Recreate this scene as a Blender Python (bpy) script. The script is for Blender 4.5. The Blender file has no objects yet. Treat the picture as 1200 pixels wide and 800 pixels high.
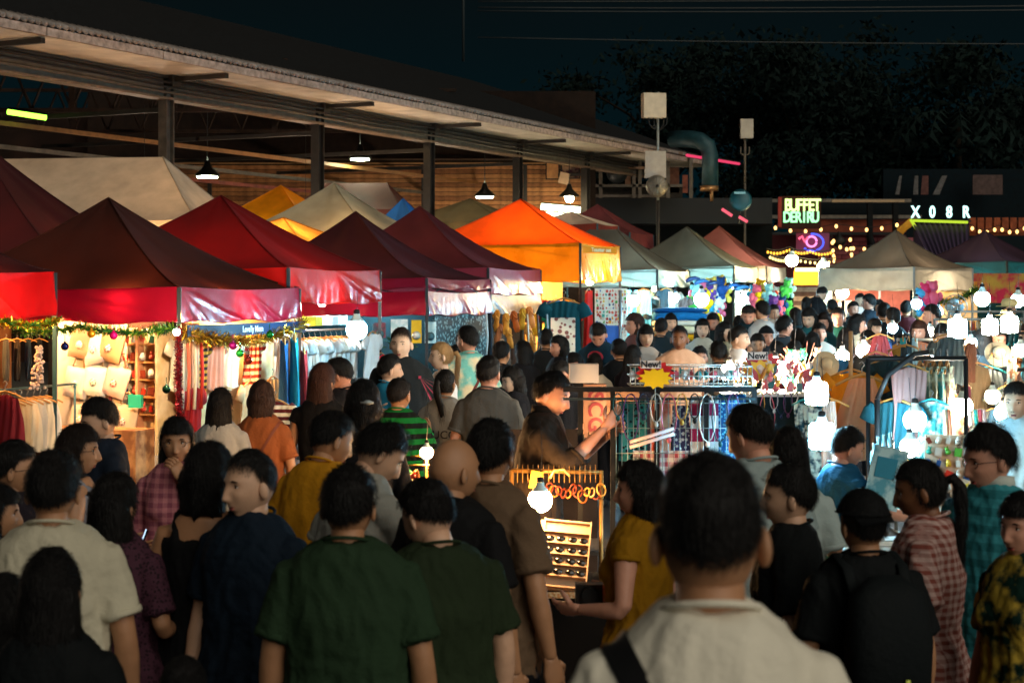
import bpy, math, random, time
import numpy as np
from mathutils import Vector, Matrix
T0=time.time()
random.seed(7); RNG=np.random.default_rng(7)
sc=bpy.context.scene; COL=sc.collection
R=math.radians; PI=math.pi
# ---------------- camera
F=2000.0; HZ=345.0; CAMZ=2.1          # focal length in photo pixels, horizon row, eye height
cam=bpy.data.objects.new('camera',bpy.data.cameras.new('camera')); COL.objects.link(cam)
cam.location=(0,0,CAMZ); cam.rotation_euler=(R(90),0,0)
cam.data.sensor_width=36; cam.data.lens=60; cam.data.shift_y=-55/1200
cam.data.clip_start=.1; cam.data.clip_end=1500
cam.data.dof.use_dof=True; cam.data.dof.focus_distance=13.0; cam.data.dof.aperture_fstop=5.6
sc.camera=cam
# ---------------- world: a night sky with a faint teal city glow near the horizon
w=bpy.data.worlds.new('World'); sc.world=w; w.use_nodes=True
nt=w.node_tree; nt.nodes.clear()
tc=nt.nodes.new('ShaderNodeTexCoord'); sp=nt.nodes.new('ShaderNodeSeparateXYZ'); cr=nt.nodes.new('ShaderNodeValToRGB')
bg=nt.nodes.new('ShaderNodeBackground'); wo=nt.nodes.new('ShaderNodeOutputWorld')
nt.links.new(tc.outputs['Generated'],sp.inputs[0]); nt.links.new(sp.outputs['Z'],cr.inputs[0])
cr.color_ramp.elements[0].position=0.0; cr.color_ramp.elements[0].color=(.0006,.0110,.0155,1)
cr.color_ramp.elements[1].position=0.20; cr.color_ramp.elements[1].color=(.0026,.0042,.0046,1)
e=cr.color_ramp.elements.new(.08); e.color=(.0009,.0070,.0095,1)
nt.links.new(cr.outputs[0],bg.inputs[0]); bg.inputs[1].default_value=1.0
nt.links.new(bg.outputs[0],wo.inputs[0])
# ---------------- one very dim, wide 'sun' added for the diffuse glow of the lit street behind the camera
sd=bpy.data.lights.new('street_glow','SUN'); sd.energy=1.35; sd.angle=R(60); sd.color=(1,.93,.78)
so=bpy.data.objects.new('street_glow',sd); COL.objects.link(so); so.rotation_euler=(R(60),0,R(36))
# ---------------- exposure
sc.view_settings.view_transform='Standard'; sc.view_settings.look='None'
sc.view_settings.exposure=0; sc.view_settings.gamma=1; sc.view_settings.use_curve_mapping=False
cy=sc.cycles; cy.use_denoising=True; cy.max_bounces=5; cy.diffuse_bounces=3; cy.glossy_bounces=2
cy.transparent_max_bounces=6; cy.sample_clamp_indirect=2.0; cy.sample_clamp_direct=0; cy.volume_bounces=0
cy.caustics_reflective=False; cy.caustics_refractive=False; cy.use_light_tree=True; cy.blur_glossy=1.0
try: cy.denoising_input_passes='RGB_ALBEDO_NORMAL'
except Exception: pass

def P(px,py,Y):                        # the point at depth Y seen at photo pixel (px, py)
    return Vector(((px-600)/F*Y, Y, CAMZ-(py-HZ)/F*Y))

# ---------------- materials
MC={}
def srgb(h):
    if isinstance(h,str):
        c=[int(h[i:i+2],16)/255 for i in (0,2,4)]
        return tuple(x/12.92 if x<=.04045 else ((x+.055)/1.055)**2.4 for x in c)
    return h
def M(col,rough=.7,metal=0,emit=0,bump=0,bscale=40,var=.12,vscale=6,coat=0,pat=None,col2=None,pscale=8,sheen=0,trans=0,stretch=None,name=None,alpha=1):
    key=(col,rough,metal,emit,bump,bscale,var,vscale,coat,pat,col2,pscale,sheen,trans,stretch)
    if key in MC: return MC[key]
    m=bpy.data.materials.new(name or 'mat'); m.use_nodes=True; nt=m.node_tree; N=nt.nodes; L=nt.links
    b=N['Principled BSDF']; c=srgb(col)
    b.inputs['Roughness'].default_value=rough; b.inputs['Metallic'].default_value=metal
    if rough>=.8: b.inputs['Specular IOR Level'].default_value=.2
    if coat: b.inputs['Coat Weight'].default_value=coat; b.inputs['Coat Roughness'].default_value=.12
    if sheen: b.inputs['Sheen Weight'].default_value=sheen
    tc=N.new('ShaderNodeTexCoord')
    mp=N.new('ShaderNodeMapping'); L.new(tc.outputs['Object'],mp.inputs[0])
    if stretch: mp.inputs['Scale'].default_value=stretch
    base=None
    if pat:
        c2=srgb(col2)
        mix=N.new('ShaderNodeMix'); mix.data_type='RGBA'
        mix.inputs['A'].default_value=(*c,1); mix.inputs['B'].default_value=(*c2,1)
        if pat in('stripe','vstripe','plaid'):
            se=N.new('ShaderNodeSeparateXYZ'); L.new(tc.outputs['Object'],se.inputs[0])
            def band(sock,sc_):
                a=N.new('ShaderNodeMath'); a.operation='MULTIPLY'; a.inputs[1].default_value=sc_; L.new(se.outputs[sock],a.inputs[0])
                f=N.new('ShaderNodeMath'); f.operation='FRACT'; L.new(a.outputs[0],f.inputs[0])
                g=N.new('ShaderNodeMath'); g.operation='GREATER_THAN'; g.inputs[1].default_value=.5; L.new(f.outputs[0],g.inputs[0]); return g.outputs[0]
            if pat=='stripe': L.new(band('Z',pscale),mix.inputs['Factor'])
            elif pat=='vstripe': L.new(band('X',pscale),mix.inputs['Factor'])
            else:
                ad=N.new('ShaderNodeMath'); ad.operation='MULTIPLY_ADD'; ad.inputs[1].default_value=.5
                L.new(band('Z',pscale),ad.inputs[0]); h=N.new('ShaderNodeMath'); h.operation='MULTIPLY'; h.inputs[1].default_value=.5
                L.new(band('X',pscale),h.inputs[0]); L.new(h.outputs[0],ad.inputs[2]); L.new(ad.outputs[0],mix.inputs['Factor'])
        elif pat=='blotch':
            v=N.new('ShaderNodeTexVoronoi'); v.inputs['Scale'].default_value=pscale; L.new(tc.outputs['Object'],v.inputs[0])
            g=N.new('ShaderNodeMath'); g.operation='LESS_THAN'; g.inputs[1].default_value=.38; L.new(v.outputs['Distance'],g.inputs[0]); L.new(g.outputs[0],mix.inputs['Factor'])
        elif pat=='noise':
            v=N.new('ShaderNodeTexNoise'); v.inputs['Scale'].default_value=pscale; v.inputs['Detail'].default_value=4; L.new(mp.outputs[0],v.inputs[0])
            g=N.new('ShaderNodeMapRange'); g.inputs[1].default_value=.42; g.inputs[2].default_value=.58; L.new(v.outputs[0],g.inputs[0]); L.new(g.outputs[0],mix.inputs['Factor'])
        base=mix.outputs['Result']
    if var:
        n=N.new('ShaderNodeTexNoise'); n.inputs['Scale'].default_value=vscale; n.inputs['Detail'].default_value=5; L.new(mp.outputs[0],n.inputs[0])
        mr=N.new('ShaderNodeMapRange'); mr.inputs[1].default_value=.25; mr.inputs[2].default_value=.75; mr.inputs[3].default_value=1-var*1.6; mr.inputs[4].default_value=1+var
        L.new(n.outputs[0],mr.inputs[0])
        mm=N.new('ShaderNodeVectorMath'); mm.operation='SCALE'; L.new(mr.outputs[0],mm.inputs['Scale'])
        if base: L.new(base,mm.inputs[0])
        else: mm.inputs[0].default_value=c
        L.new(mm.outputs[0],b.inputs['Base Color'])
        rr=N.new('ShaderNodeMapRange'); rr.inputs[3].default_value=max(0,rough-.08); rr.inputs[4].default_value=min(1,rough+.1); L.new(n.outputs[0],rr.inputs[0]); L.new(rr.outputs[0],b.inputs['Roughness'])
    elif base: L.new(base,b.inputs['Base Color'])
    else: b.inputs['Base Color'].default_value=(*c,1)
    if bump:
        n2=N.new('ShaderNodeTexNoise'); n2.inputs['Scale'].default_value=bscale; n2.inputs['Detail'].default_value=4; L.new(mp.outputs[0],n2.inputs[0])
        bu=N.new('ShaderNodeBump'); bu.inputs['Strength'].default_value=bump; bu.inputs['Distance'].default_value=.01; L.new(n2.outputs[0],bu.inputs['Height']); L.new(bu.outputs[0],b.inputs['Normal'])
    if emit:
        b.inputs['Emission Color'].default_value=(*c,1); b.inputs['Emission Strength'].default_value=emit
    if trans: b.inputs['Transmission Weight'].default_value=trans
    MC[key]=m; return m
def emis(col,strength):
    key=('e',col,strength)
    if key in MC: return MC[key]
    m=bpy.data.materials.new('lit'); m.use_nodes=True; nt=m.node_tree; nt.nodes.clear()
    e=nt.nodes.new('ShaderNodeEmission'); e.inputs[0].default_value=(*srgb(col),1); e.inputs[1].default_value=strength
    o=nt.nodes.new('ShaderNodeOutputMaterial'); nt.links.new(e.outputs[0],o.inputs[0]); MC[key]=m; return m
_cloth={}
def cloth(col,trl=.35,rough=.75,gloss=0,pat=None,col2=None,pscale=8,bump=.25,bscale=25,var=.14,vscale=3):
    """thin fabric or vinyl: diffuse + translucent so that lamps underneath glow through"""
    key=(col,trl,rough,gloss,pat,col2,pscale,bump,bscale)
    if key in _cloth: return _cloth[key]
    m=M(col,rough=rough,coat=gloss,pat=pat,col2=col2,pscale=pscale,bump=bump,bscale=bscale,var=var,vscale=vscale,name='fabric').copy()
    nt=m.node_tree; b=nt.nodes['Principled BSDF']; o=nt.nodes['Material Output']; b.inputs['Specular IOR Level'].default_value=.28
    t=nt.nodes.new('ShaderNodeBsdfTranslucent'); mx=nt.nodes.new('ShaderNodeMixShader'); mx.inputs[0].default_value=trl
    bl=b.inputs['Base Color'].links
    if bl: nt.links.new(bl[0].from_socket,t.inputs[0])
    else: t.inputs[0].default_value=b.inputs['Base Color'].default_value
    nt.links.new(b.outputs[0],mx.inputs[1]); nt.links.new(t.outputs[0],mx.inputs[2]); nt.links.new(mx.outputs[0],o.inputs[0])
    _cloth[key]=m; return m

# ---------------- mesh builder
class MB:
    def __init__(s): s.v=[]; s.f=[]; s.m=[]; s.n=0
    def add(s,V,Fc,mi=0):
        V=np.asarray(V,float).reshape(-1,3); s.v.append(V); k=s.n
        s.f+= [tuple(i+k for i in f) for f in Fc]; s.m+=[mi]*len(Fc); s.n+=len(V); return s
    def box(s,c,d,rot=None,mi=0,taper=1):
        x,y,z=d[0]/2,d[1]/2,d[2]/2
        V=np.array([(-x,-y,-z),(x,-y,-z),(x,y,-z),(-x,y,-z),(-x*taper,-y*taper,z),(x*taper,-y*taper,z),(x*taper,y*taper,z),(-x*taper,y*taper,z)])
        if rot is not None: V=V@np.array(Matrix(rot).to_3x3()).T
        return s.add(V+np.array(c),[(0,3,2,1),(4,5,6,7),(0,1,5,4),(1,2,6,5),(2,3,7,6),(3,0,4,7)],mi)
    def tube(s,pts,r,n=6,mi=0,cap=True): 
        pts=[Vector(p) for p in pts]; rr=r if isinstance(r,(list,tuple)) else [r]*len(pts)
        return s.loft(pts,[(a,a) for a in rr],n=n,mi=mi,cap=cap)
    def loft(s,pts,rad,n=12,lat=None,mi=0,cap=True,sup=1.0):
        P_=np.array([list(p) for p in pts],float); k=len(P_); V=[]
        T=np.gradient(P_,axis=0) if k>2 else np.repeat((P_[1:]-P_[:1]),2,0)
        T/= (np.linalg.norm(T,axis=1)[:,None]+1e-9)
        a=np.arange(n)*2*PI/n; ca=np.cos(a); sa=np.sin(a)
        if sup!=1: ca=np.sign(ca)*abs(ca)**sup; sa=np.sign(sa)*abs(sa)**sup
        ref=np.array(lat,float) if lat is not None else None
        prev=None
        for i in range(k):
            t=T[i]
            if ref is not None: x=ref-t*np.dot(ref,t)
            elif prev is None:
                q=np.array((1.,0,0)) if abs(t[0])<.9 else np.array((0,1.,0)); x=q-t*np.dot(q,t)
            else: x=prev-t*np.dot(prev,t)
            x/=np.linalg.norm(x)+1e-9; prev=x; y=np.cross(t,x)
            V.append(P_[i]+np.outer(ca*rad[i][0],x)+np.outer(sa*rad[i][1],y))
        V=np.concatenate(V); Fc=[]
        for i in range(k-1):
            for j in range(n):
                j2=(j+1)%n; Fc.append((i*n+j,i*n+j2,(i+1)*n+j2,(i+1)*n+j))
        if cap: Fc.append(tuple(range(n-1,-1,-1))); Fc.append(tuple((k-1)*n+j for j in range(n)))
        return s.add(V,Fc,mi)
    def ball(s,c,r,n=10,k=7,rot=None,mi=0):
        if not isinstance(r,(tuple,list)): r=(r,r,r)
        V=[(0,0,-1)]; 
        for i in range(1,k):
            t=-PI/2+PI*i/k
            V+=[(math.cos(t)*math.cos(2*PI*j/n),math.cos(t)*math.sin(2*PI*j/n),math.sin(t)) for j in range(n)]
        V.append((0,0,1)); V=np.array(V)*np.array(r)
        if rot is not None: V=V@np.array(Matrix(rot).to_3x3()).T
        Fc=[(0,1+(j+1)%n,1+j) for j in range(n)]
        for i in range(k-2):
            for j in range(n): a=1+i*n; Fc.append((a+j,a+(j+1)%n,a+n+(j+1)%n,a+n+j))
        a=1+(k-2)*n; Fc+=[(a+j,a+(j+1)%n,a+n) for j in range(n)]
        return s.add(V+np.array(c),Fc,mi)
    def grid(s,A,mi=0):                 # A: (nu, nv, 3)
        nu,nv=A.shape[:2]
        return s.add(A.reshape(-1,3),[(i*nv+j,(i+1)*nv+j,(i+1)*nv+j+1,i*nv+j+1) for i in range(nu-1) for j in range(nv-1)],mi)
    def lathe(s,prof,n=20,c=(0,0,0),rot=None,mi=0,sx=1,sy=1):
        V=np.array([(r*math.cos(2*PI*j/n)*sx,r*math.sin(2*PI*j/n)*sy,z) for r,z in prof for j in range(n)])
        if rot is not None: V=V@np.array(Matrix(rot).to_3x3()).T
        k=len(prof)
        return s.add(V+np.array(c),[(i*n+j,i*n+(j+1)%n,(i+1)*n+(j+1)%n,(i+1)*n+j) for i in range(k-1) for j in range(n)],mi)
    def mesh(s,name='mesh',smooth=True):
        V=np.concatenate(s.v) if s.v else np.zeros((0,3)); me=bpy.data.meshes.new(name)
        me.from_pydata(V.tolist(),[],s.f)
        me.polygons.foreach_set('material_index',s.m)
        me.polygons.foreach_set('use_smooth',[smooth]*len(s.f)); me.update(); return me
    def obj(s,name,mats,parent=None,loc=None,rot=None,smooth=True):
        me=s.mesh(name,smooth)
        for m in (mats if isinstance(mats,(list,tuple)) else [mats]): me.materials.append(m)
        return link(name,me,parent,loc,rot)
def link(name,me,parent=None,loc=None,rot=None):
    o=bpy.data.objects.new(name,me); COL.objects.link(o)
    if parent: o.parent=parent
    if loc is not None: o.location=loc
    if rot is not None: o.rotation_euler=rot
    return o
LABELS={}
def tag(o,label,cat,group=None,kind=None):
    if label:
        o['label']=label
        if label in LABELS and not (group and LABELS[label]==group): print('DUP LABEL',label)
        LABELS[label]=group
        nw=len(label.split())
        if nw<4 or nw>16: print('LABEL LEN',nw,label)
    if cat: o['category']=cat
    if group: o['group']=group
    if kind: o['kind']=kind
    return o
def empty(name,loc,label,cat,group=None,rz=0):
    o=bpy.data.objects.new(name,None); COL.objects.link(o); o.location=loc; o.rotation_euler=(0,0,rz); o.empty_display_size=.1
    return tag(o,label,cat,group)
def children(o): return [c for c in bpy.data.objects if c.parent==o]
def copy_tree(o,loc=None,rot=None,label=None,parent=None,kids=None):
    c=o.copy(); COL.objects.link(c); c.parent=parent
    if loc is not None: c.location=loc
    if rot is not None: c.rotation_euler=rot
    if label: c['label']=label; LABELS[label]=c.get('group')
    for ch in (kids if kids is not None else children(o)): copy_tree(ch,parent=c)
    return c
def setmat(o,m,i=0):
    o.material_slots[i].link='OBJECT'; o.material_slots[i].material=m
def wob(p,seed=0,k=1.0):                # cheap smooth vector noise in -1..1
    r=np.random.default_rng(seed); out=np.zeros(len(p))
    for i in range(4):
        d=r.normal(size=3)*k*(1+i*.7); d2=r.normal(size=3)*k
        out+=np.sin(p@d+r.uniform(0,6)+1.4*np.sin(p@d2+r.uniform(0,6)))/(1.3+i*.5)
    return out/2.2
def text_mesh(txt,size,depth=.002,bold=0):
    cu=bpy.data.curves.new('t','FONT'); cu.body=txt; cu.size=size; cu.extrude=depth; cu.offset=bold; cu.align_x='CENTER'; cu.align_y='CENTER'; cu.resolution_u=3
    o=bpy.data.objects.new('t',cu); COL.objects.link(o); dg=bpy.context.evaluated_depsgraph_get()
    me=bpy.data.meshes.new_from_object(o.evaluated_get(dg)); bpy.data.objects.remove(o); me.name='lettering'; me.materials.clear(); return me
# =================== the large structure
steel=M('2e2a26',.6,.3,bump=.2,var=.25); steel2=M('5b544b',.65,.2,bump=.2,var=.3); dark=M('15171a',.7,var=.2)
cream=M('d6ccbc',.75,var=.18,bump=.15,vscale=2); rusty=M('a89488',.8,var=.35,bump=.4,vscale=9)
g=MB(); g.add([(-150,-30,0),(200,-30,0),(200,400,0),(-150,400,0)],[(0,1,2,3)])
tag(g.obj('ground',M('3a3a3b',.55,bump=.5,bscale=14,var=.35,vscale=1.3),smooth=False),'dark worn asphalt ground of the market lane','ground',kind='structure')
def bp(t,o,z): return Vector((-23.5+.4472*t-.8944*o, .8944*t+.4472*o, z))
AU=math.atan2(.8944,.4472)              # direction of the hall's long axis
def along(t,o,z,L,wd,h,mb=None,mi=0):
    mb=mb or MB(); mb.box(bp(t,o,z),(L,wd,h),Matrix.Rotation(AU,3,'Z'),mi); return mb
hall=empty('market_hall',bp(20,0,0),'long open-sided market hall with corrugated roof behind the left stalls','hall')
def hp(mb,name,mat,smooth=False,parent=None):
    o=mb.obj(name,mat,parent or hall,smooth=smooth)
    if parent is None: o.location=-hall.location
    return o
# corrugated roof
TE=64.5; n=int((TE-17)/.165)
A=[]
for row,(o,z) in enumerate([(-1.55,6.53),(2.5,8.05),(7.6,9.74)]):
    A.append([list(bp(17+i*.165/4,o,z+.035*math.sin(i*PI/2))) for i in range(n*4)])
A=np.array(A); mb=MB(); mb.grid(A)
B=A.copy(); B[...,2]-=.012; mb.grid(B[:, ::-1])
hp(mb,'roof',M('0f0f10',.7,bump=.3,var=.3),smooth=True)
mb=MB()
for i in range(n):   # rolled tile ends along the eave
    if i%1==0:
        c=bp(17+i*.165+.04,-1.6,6.55); mb.tube([c,c+Vector((-.8944*.35,.4472*.35,.135))],.045,6)
o=hp(mb,'roof_edge_cap',M('8c8078',.8,var=.3),smooth=True); o['kind']='stuff'
k=0; t=17
while t<TE-1:
    L=min(3.05,TE-t); mb=along(t+L/2,-1.55,6.435+.01*random.uniform(-1,1),L-.03,.05,.14); hp(mb,'fascia_board',rusty); t+=3.05
mb=MB(); so_=[bp(17,-1.5,6.36),bp(TE,-1.5,6.36),bp(TE,1.6,6.40),bp(17,1.6,6.40)]; mb.add([list(q) for q in so_],[(0,1,2,3)]); mb.add([list(q+Vector((0,0,.05))) for q in so_],[(3,2,1,0)])
hp(mb,'ceiling_panel',cream)
# I-beam on the columns
mb=MB(); along(40.5,0,6.13,TE-17-4,.06,.38,mb); hp(mb,'beam_web',M('6a665e',.7,bump=.15,var=.25))
for z in(6.335,5.925):
    mb=along(40.5,0,z,TE-17-4,.30,.045); hp(mb,'beam_flange',M('3a332c',.6,var=.3) if z>6 else M('7d6955',.6,var=.3))
for z,r_,oo in((6.24,.026,-.2),(6.14,.020,-.23),(6.05,.03,-.18)):
    mb=MB(); mb.tube([bp(17+i*2,oo,z+.02*math.sin(i*1.7)) for i in range(24)],r_,6); hp(mb,'conduit_pipe',dark if z!=6.05 else steel2,smooth=True)
cols=[22.2,27.3,32.3,37.4,42.8,47.9,52.9,57.5]
for t in cols:
    c=MB(); b0=bp(t,0,0); rz=Matrix.Rotation(AU,3,'Z')
    c.box(b0+Vector((0,0,3.1)),(.22,.03,6.2),rz); 
    for s_ in(-1,1): c.box(b0+Vector(rz@Vector((s_*.11,0,0)))+Vector((0,0,3.1)),(.025,.2,6.2),rz)
    hp(c,'column',steel2 if t in(37.4,) else steel)
    c=MB(); c.box(bp(t,-.75,6.30),(.1,1.4,.09),rz); hp(c,'roof_bracket',steel)
    c=MB(); c.box(bp(t,-.1,6.40),(.25,.3,.5),rz); hp(c,'beam_bracket',steel)
    # rafter and truss behind
    c=MB(); c.box(bp(t,4,7.6),(.1,8,.12),rz@Matrix.Rotation(R(24),3,'X')); c.box(bp(t,4,5.72),(.09,8,.09),rz)
    hp(c,'rafter',steel)
# long runs inside the roof
for z,o_,m_ in((6.75,2.2,steel2),(5.5,3.2,M('8a5f34',.6,.2,var=.2)),(5.2,4.6,steel2),(7.3,5.5,steel),(5.05,6,M('7d3a2c',.7,var=.3))):
    c=along(40,o_,z,40,.08,.09); hp(c,'purlin',m_)
# crosswise trusses inside the hall (seen face-on)
tm=M('33261f',.8,.2,var=.3)
for ti,Y in enumerate((38.0,46.0)):
    x0,x1=(-14.5,-1.5) if ti else (-12.5,-5); c=MB(); zb=6.5 if ti else 6.2
    for z in(zb,zb+1.1): c.box(((x0+x1)/2,Y,z),(x1-x0,.08,.09))
    nn=int((x1-x0)/.9)
    for i in range(nn):
        xa=x0+i*.9; pts=[(xa,Y,zb),(xa+.45,Y,zb+1.1),(xa+.9,Y,zb)]
        c.tube(pts[:2],.03,4); c.tube(pts[1:],.03,4)
        if i%3==0: c.box((xa,Y,zb+.55),(.14,.06,1.1))
    hp(c,'roof_truss',tm)
# plank/brick courses of the rear wall
WY=52; zt=6.05
wm=[M('a0714a',.85,bump=.4,var=.3,vscale=5),M('8a5e3e',.85,bump=.4,var=.3,vscale=5),M('b07c50',.85,bump=.4,var=.3,vscale=5)]
c=MB(); c.box((-5.2,WY+.12,4.2),(15.5,.1,8.2)); hp(c,'rear_wall',M('241913',.9,var=.3))
base=MB(); base.box((0,0,0),(14.7,.07,.115)); pm=base.mesh('plank',False); pm.materials.append(wm[0])
for i in range(26):
    o=link('plank',pm,hall); o.location=Vector((-5.0+random.uniform(-.02,.02),WY+random.uniform(0,.02),zt-.08-i*.135))-hall.location; setmat(o,wm[i%3 if i%5 else 2])
for z in(6.08,6.2): c=MB(); c.box((-5.0,WY-.15,z),(15,.08,.045)); hp(c,'wall_rail',M('9a7348' if z<6.1 else '4b3828',.6,.2,var=.2))
for i,x in enumerate((-9.2,-2.7,.4)): c=MB(); c.box((x,WY-.05,3.1),(.12,.1,6)); hp(c,'wall_post',steel)
c=MB(); c.box((-24,62,3.9),(28,.2,7.8)); hp(c,'rear_wall',M('2a1c16',.9,var=.4,vscale=1)); c=MB(); c.box((-14.8,53,3.9),(5,.2,7.8)); hp(c,'rear_wall',M('2a1c16',.9,var=.4,vscale=1))
# notice boards on the rear wall
for i,(x0,x1,y0,y1,cc,l) in enumerate(((640,655,189,210,'c08a5a','plain tan notice sheet fixed high on the hall wall'),(658,679,190,209,'a88468','collage notice board with dark red patch on hall wall'))):
    a=P(x0,y0,51.8); b=P(x1,y1,51.8); bo=empty('notice_board',(a+b)/2,l,'notice')
    m=MB(); m.box((0,0,0),(b.x-a.x,.03,a.z-b.z)); m.obj('sheet',M(cc,.8,var=.2,pat='noise' if i else None,col2='5a2630',pscale=5),bo,smooth=False)
    m=MB()
    for s_ in(-1,1): m.box((s_*(b.x-a.x)/2,-.02,0),(.03,.05,a.z-b.z+.04)); m.box((0,-.02,s_*(a.z-b.z)/2),(b.x-a.x,.05,.03))
    m.obj('frame',dark,bo,smooth=False)
a=P(661,209,51.6); m=MB(); m.box((0,0,0),(.3,.02,.34),Matrix.Rotation(R(14),3,'Y')); tag(m.obj('paper_notice',M('d8b493',.8),loc=a,smooth=False),'pale tilted paper pinned below the notice board','notice')
# ---------- pendant lamps in the hall
shade=M('14120f',.4,.4)
for i,(px,py,Y,l) in enumerate(((243,208,41,'dark shaded pendant lamp over the big cream canopy'),(422,187,45,'dark shaded pendant lamp above the olive tent peak'),(568,231,48,'dark shaded pendant lamp left of the orange tent'),(667,231,50,'dark pendant lamp with round glowing bulb right of the orange tent'))):
    q=P(px,py+4,Y); L_=empty('pendant_lamp',q,l,'lamp','pendant lamps in the hall'); L_.scale=(.8,.8,.8)
    m=MB(); m.lathe([(.03,.62),(.07,.6),(.12,.42),(.36,.2),(.37,.14),(.35,.15)],18); m.obj('lamp_shade',shade,L_)
    m=MB(); m.tube([(0,0,.6),(0,0,2.6)],.015,5); m.obj('cord',dark,L_)
    m=MB()
    if i==3: m.ball((0,-.05,.08),.16,12,8); m.obj('bulb',emis('ffe9b8',300),L_)
    else: m.lathe([(0,.13),(.3,.13),(.3,.1),(0,.1)],16); m.obj('bulb',emis('f4ffd8',160),L_)
# fluorescent tubes
def tube_light(a,b,col,st,label,r=.03):
    e=empty('tube_light',(a+b)/2,label,'tube light'); m=MB(); m.tube([a-e.location,b-e.location],r,8); m.obj('tube',emis(col,st),e)
    m=MB(); m.tube([a-e.location+Vector((0,.03,.05)),b-e.location+Vector((0,.03,.05))],r*.9,4); m.obj('fitting',steel,e); return e
tube_light(P(9,131,34),P(54,138,34),'9cf040',5,'yellow green fluorescent tube glowing at far left under the roof',.055)
tube_light(P(634,242,49),P(680,246,49),'f2ffd0',12,'upper long fluorescent tube glowing behind the orange tent',.09)
tube_light(P(640,251,49.5),P(680,255,49.5),'f2ffd0',10,'lower long fluorescent tube glowing behind the orange tent',.08)
tube_light(P(805,182,50),P(866,192,56),'d83c60',1.3,'pink neon tube running along the hall eave by the duct',.045)
tube_light(P(846,245,40),P(858,253,40),'e05868',1.6,'short pink neon tube left of the dish stand',.035)
tube_light(P(866,254,40),P(876,260,40),'e05868',1.6,'short pink neon tube right of the dish stand',.035)
for i in range(7):  # unseen bulbs added to brighten the underside of the eave
    q=bp(21+i*6.2,2.3,3.15); e=empty('light_bulb',q,['nearest','second','third','fourth','fifth','sixth','farthest'][i]+' bare bulb added low inside the hall, unseen behind the tents','light bulb')
    m=MB(); m.ball((0,0,0),.09,12,8); m.obj('bulb',emis('ffe4c8',820),e); m=MB(); m.lathe([(.03,.085),(.03,.16),(0,.16)],8); m.tube([(0,0,.16),(0,0,3.0)],.006,5); m.obj('socket',dark,e)
# flood light on the beam
q=P(440,143,42); fl=empty('flood_light',q,'small lit flood light clamped to the long hall beam','flood light')
m=MB(); m.box((.1,0,.06),(.26,.12,.2)); m.obj('housing',steel2,fl,smooth=False); m=MB(); m.ball((-.05,-.1,-.02),.11,10,7); m.obj('lens',emis('ffd89a',90),fl)
# ---------- side structure right of the hall
sh=empty('service_shed',P(800,345,56),'dark low shed with pipe frames and panels at end of hall','shed')
def shp(mb,n,m,sm=False): o=mb.obj(n,m,sh,smooth=sm); o.location=-sh.location; return o
def slab(x0,y0,x1,y1,Y,dp=.15,mb=None,mi=0):
    a=P(x0,y0,Y); b=P(x1,y1,Y); mb=mb or MB(); mb.box((a+b)/2+Vector((0,dp/2,0)),(abs(b.x-a.x),dp,abs(a.z-b.z)),mi=mi); return mb
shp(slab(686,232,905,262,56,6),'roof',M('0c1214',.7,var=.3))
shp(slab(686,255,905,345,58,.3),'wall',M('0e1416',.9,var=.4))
for i,y in enumerate((178,195,216,228)): shp(slab(690,y,800-(i%2)*20,y+3,54+i*.3),'rail',M('7a5c46',.7,var=.3) if i<2 else steel2)
for x in(702,741,748,781,808): shp(slab(x,180,x+4,232,54.6),'post',steel2)
for x0,x1,y0,y1,cc in((733,739,196,222,'8a6a52'),(782,796,196,226,'6b4738'),(800,806,205,226,'8a5040'),(690,800,216,232,'2b2723')): shp(slab(x0,y0,x1,y1,55.2),'panel',M(cc,.8,var=.3))
m=MB(); m.ball(P(723,204,54.4),(.33,.3,.3),14,9); shp(m,'water_tank',M('11181a',.5),True)
# control box (lower white) with satellite-like fan
e=empty('antenna_mast',P(768,250,46),'tall mast carrying a pale panel antenna above a grey box','antenna')
def ep(mb,n,m,sm=False): o=mb.obj(n,m,e,smooth=sm); o.location=-e.location; return o
m=MB(); m.box(P(766,124,46),(.62,.3,.66),Matrix.Rotation(R(10),3,'Z')); ep(m,'antenna_panel',M('c9b9a2',.6,var=.1))
m=MB(); m.box(P(768,193,46),(.56,.2,.72)); ep(m,'equipment_box',M('a79d92',.6,var=.12))
m=MB(); m.tube([P(771,108,46.1),P(771,235,46.1)],.035,8); ep(m,'pole',M('9aa09c',.4,.5),True)
for dx in(-11,-5,7,11):
    m=MB(); m.tube([P(771+dx,137,46),P(771+dx*.9,146,46),P(771+dx*.3,152,46)],.018,5); ep(m,'cable',dark,True)
m=MB(); m.lathe([(.0,.05),(.2,.05),(.28,0),(.3,-.05),(.24,-.06),(.1,-.02)],20,P(770,218,45.8),Matrix.Rotation(R(90),3,'X')); 
for k in range(8): m.box(P(770,218,45.75),(.5,.02,.03),Matrix.Rotation(k*PI/8,3,'Y'))
ep(m,'fan',M('7b7468',.4,.5),True)
m=MB(); m.tube([P(771,235,46.1),P(771,345,46.1)],.05,6); ep(m,'lower_pole',steel,True)
e=empty('antenna_mast',P(875,260,50),'small pale panel antenna on thin mast right of the duct','antenna')
m=MB(); m.box(P(875,151,50),(.37,.2,.56)); ep(m,'antenna_panel',M('a8a39a',.6)); m=MB(); m.tube([P(873,162,50),P(873,215,50)],.035,6); m.tube([P(873,215,50),P(873,345,50)],.035,6); ep(m,'pole',steel2,True)
m=MB()
for dx in(-5,5): m.tube([P(873,183,50),P(873+dx,180,50),P(873+dx,172,50)],.02,5)
ep(m,'bracket',steel2,True)
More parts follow.
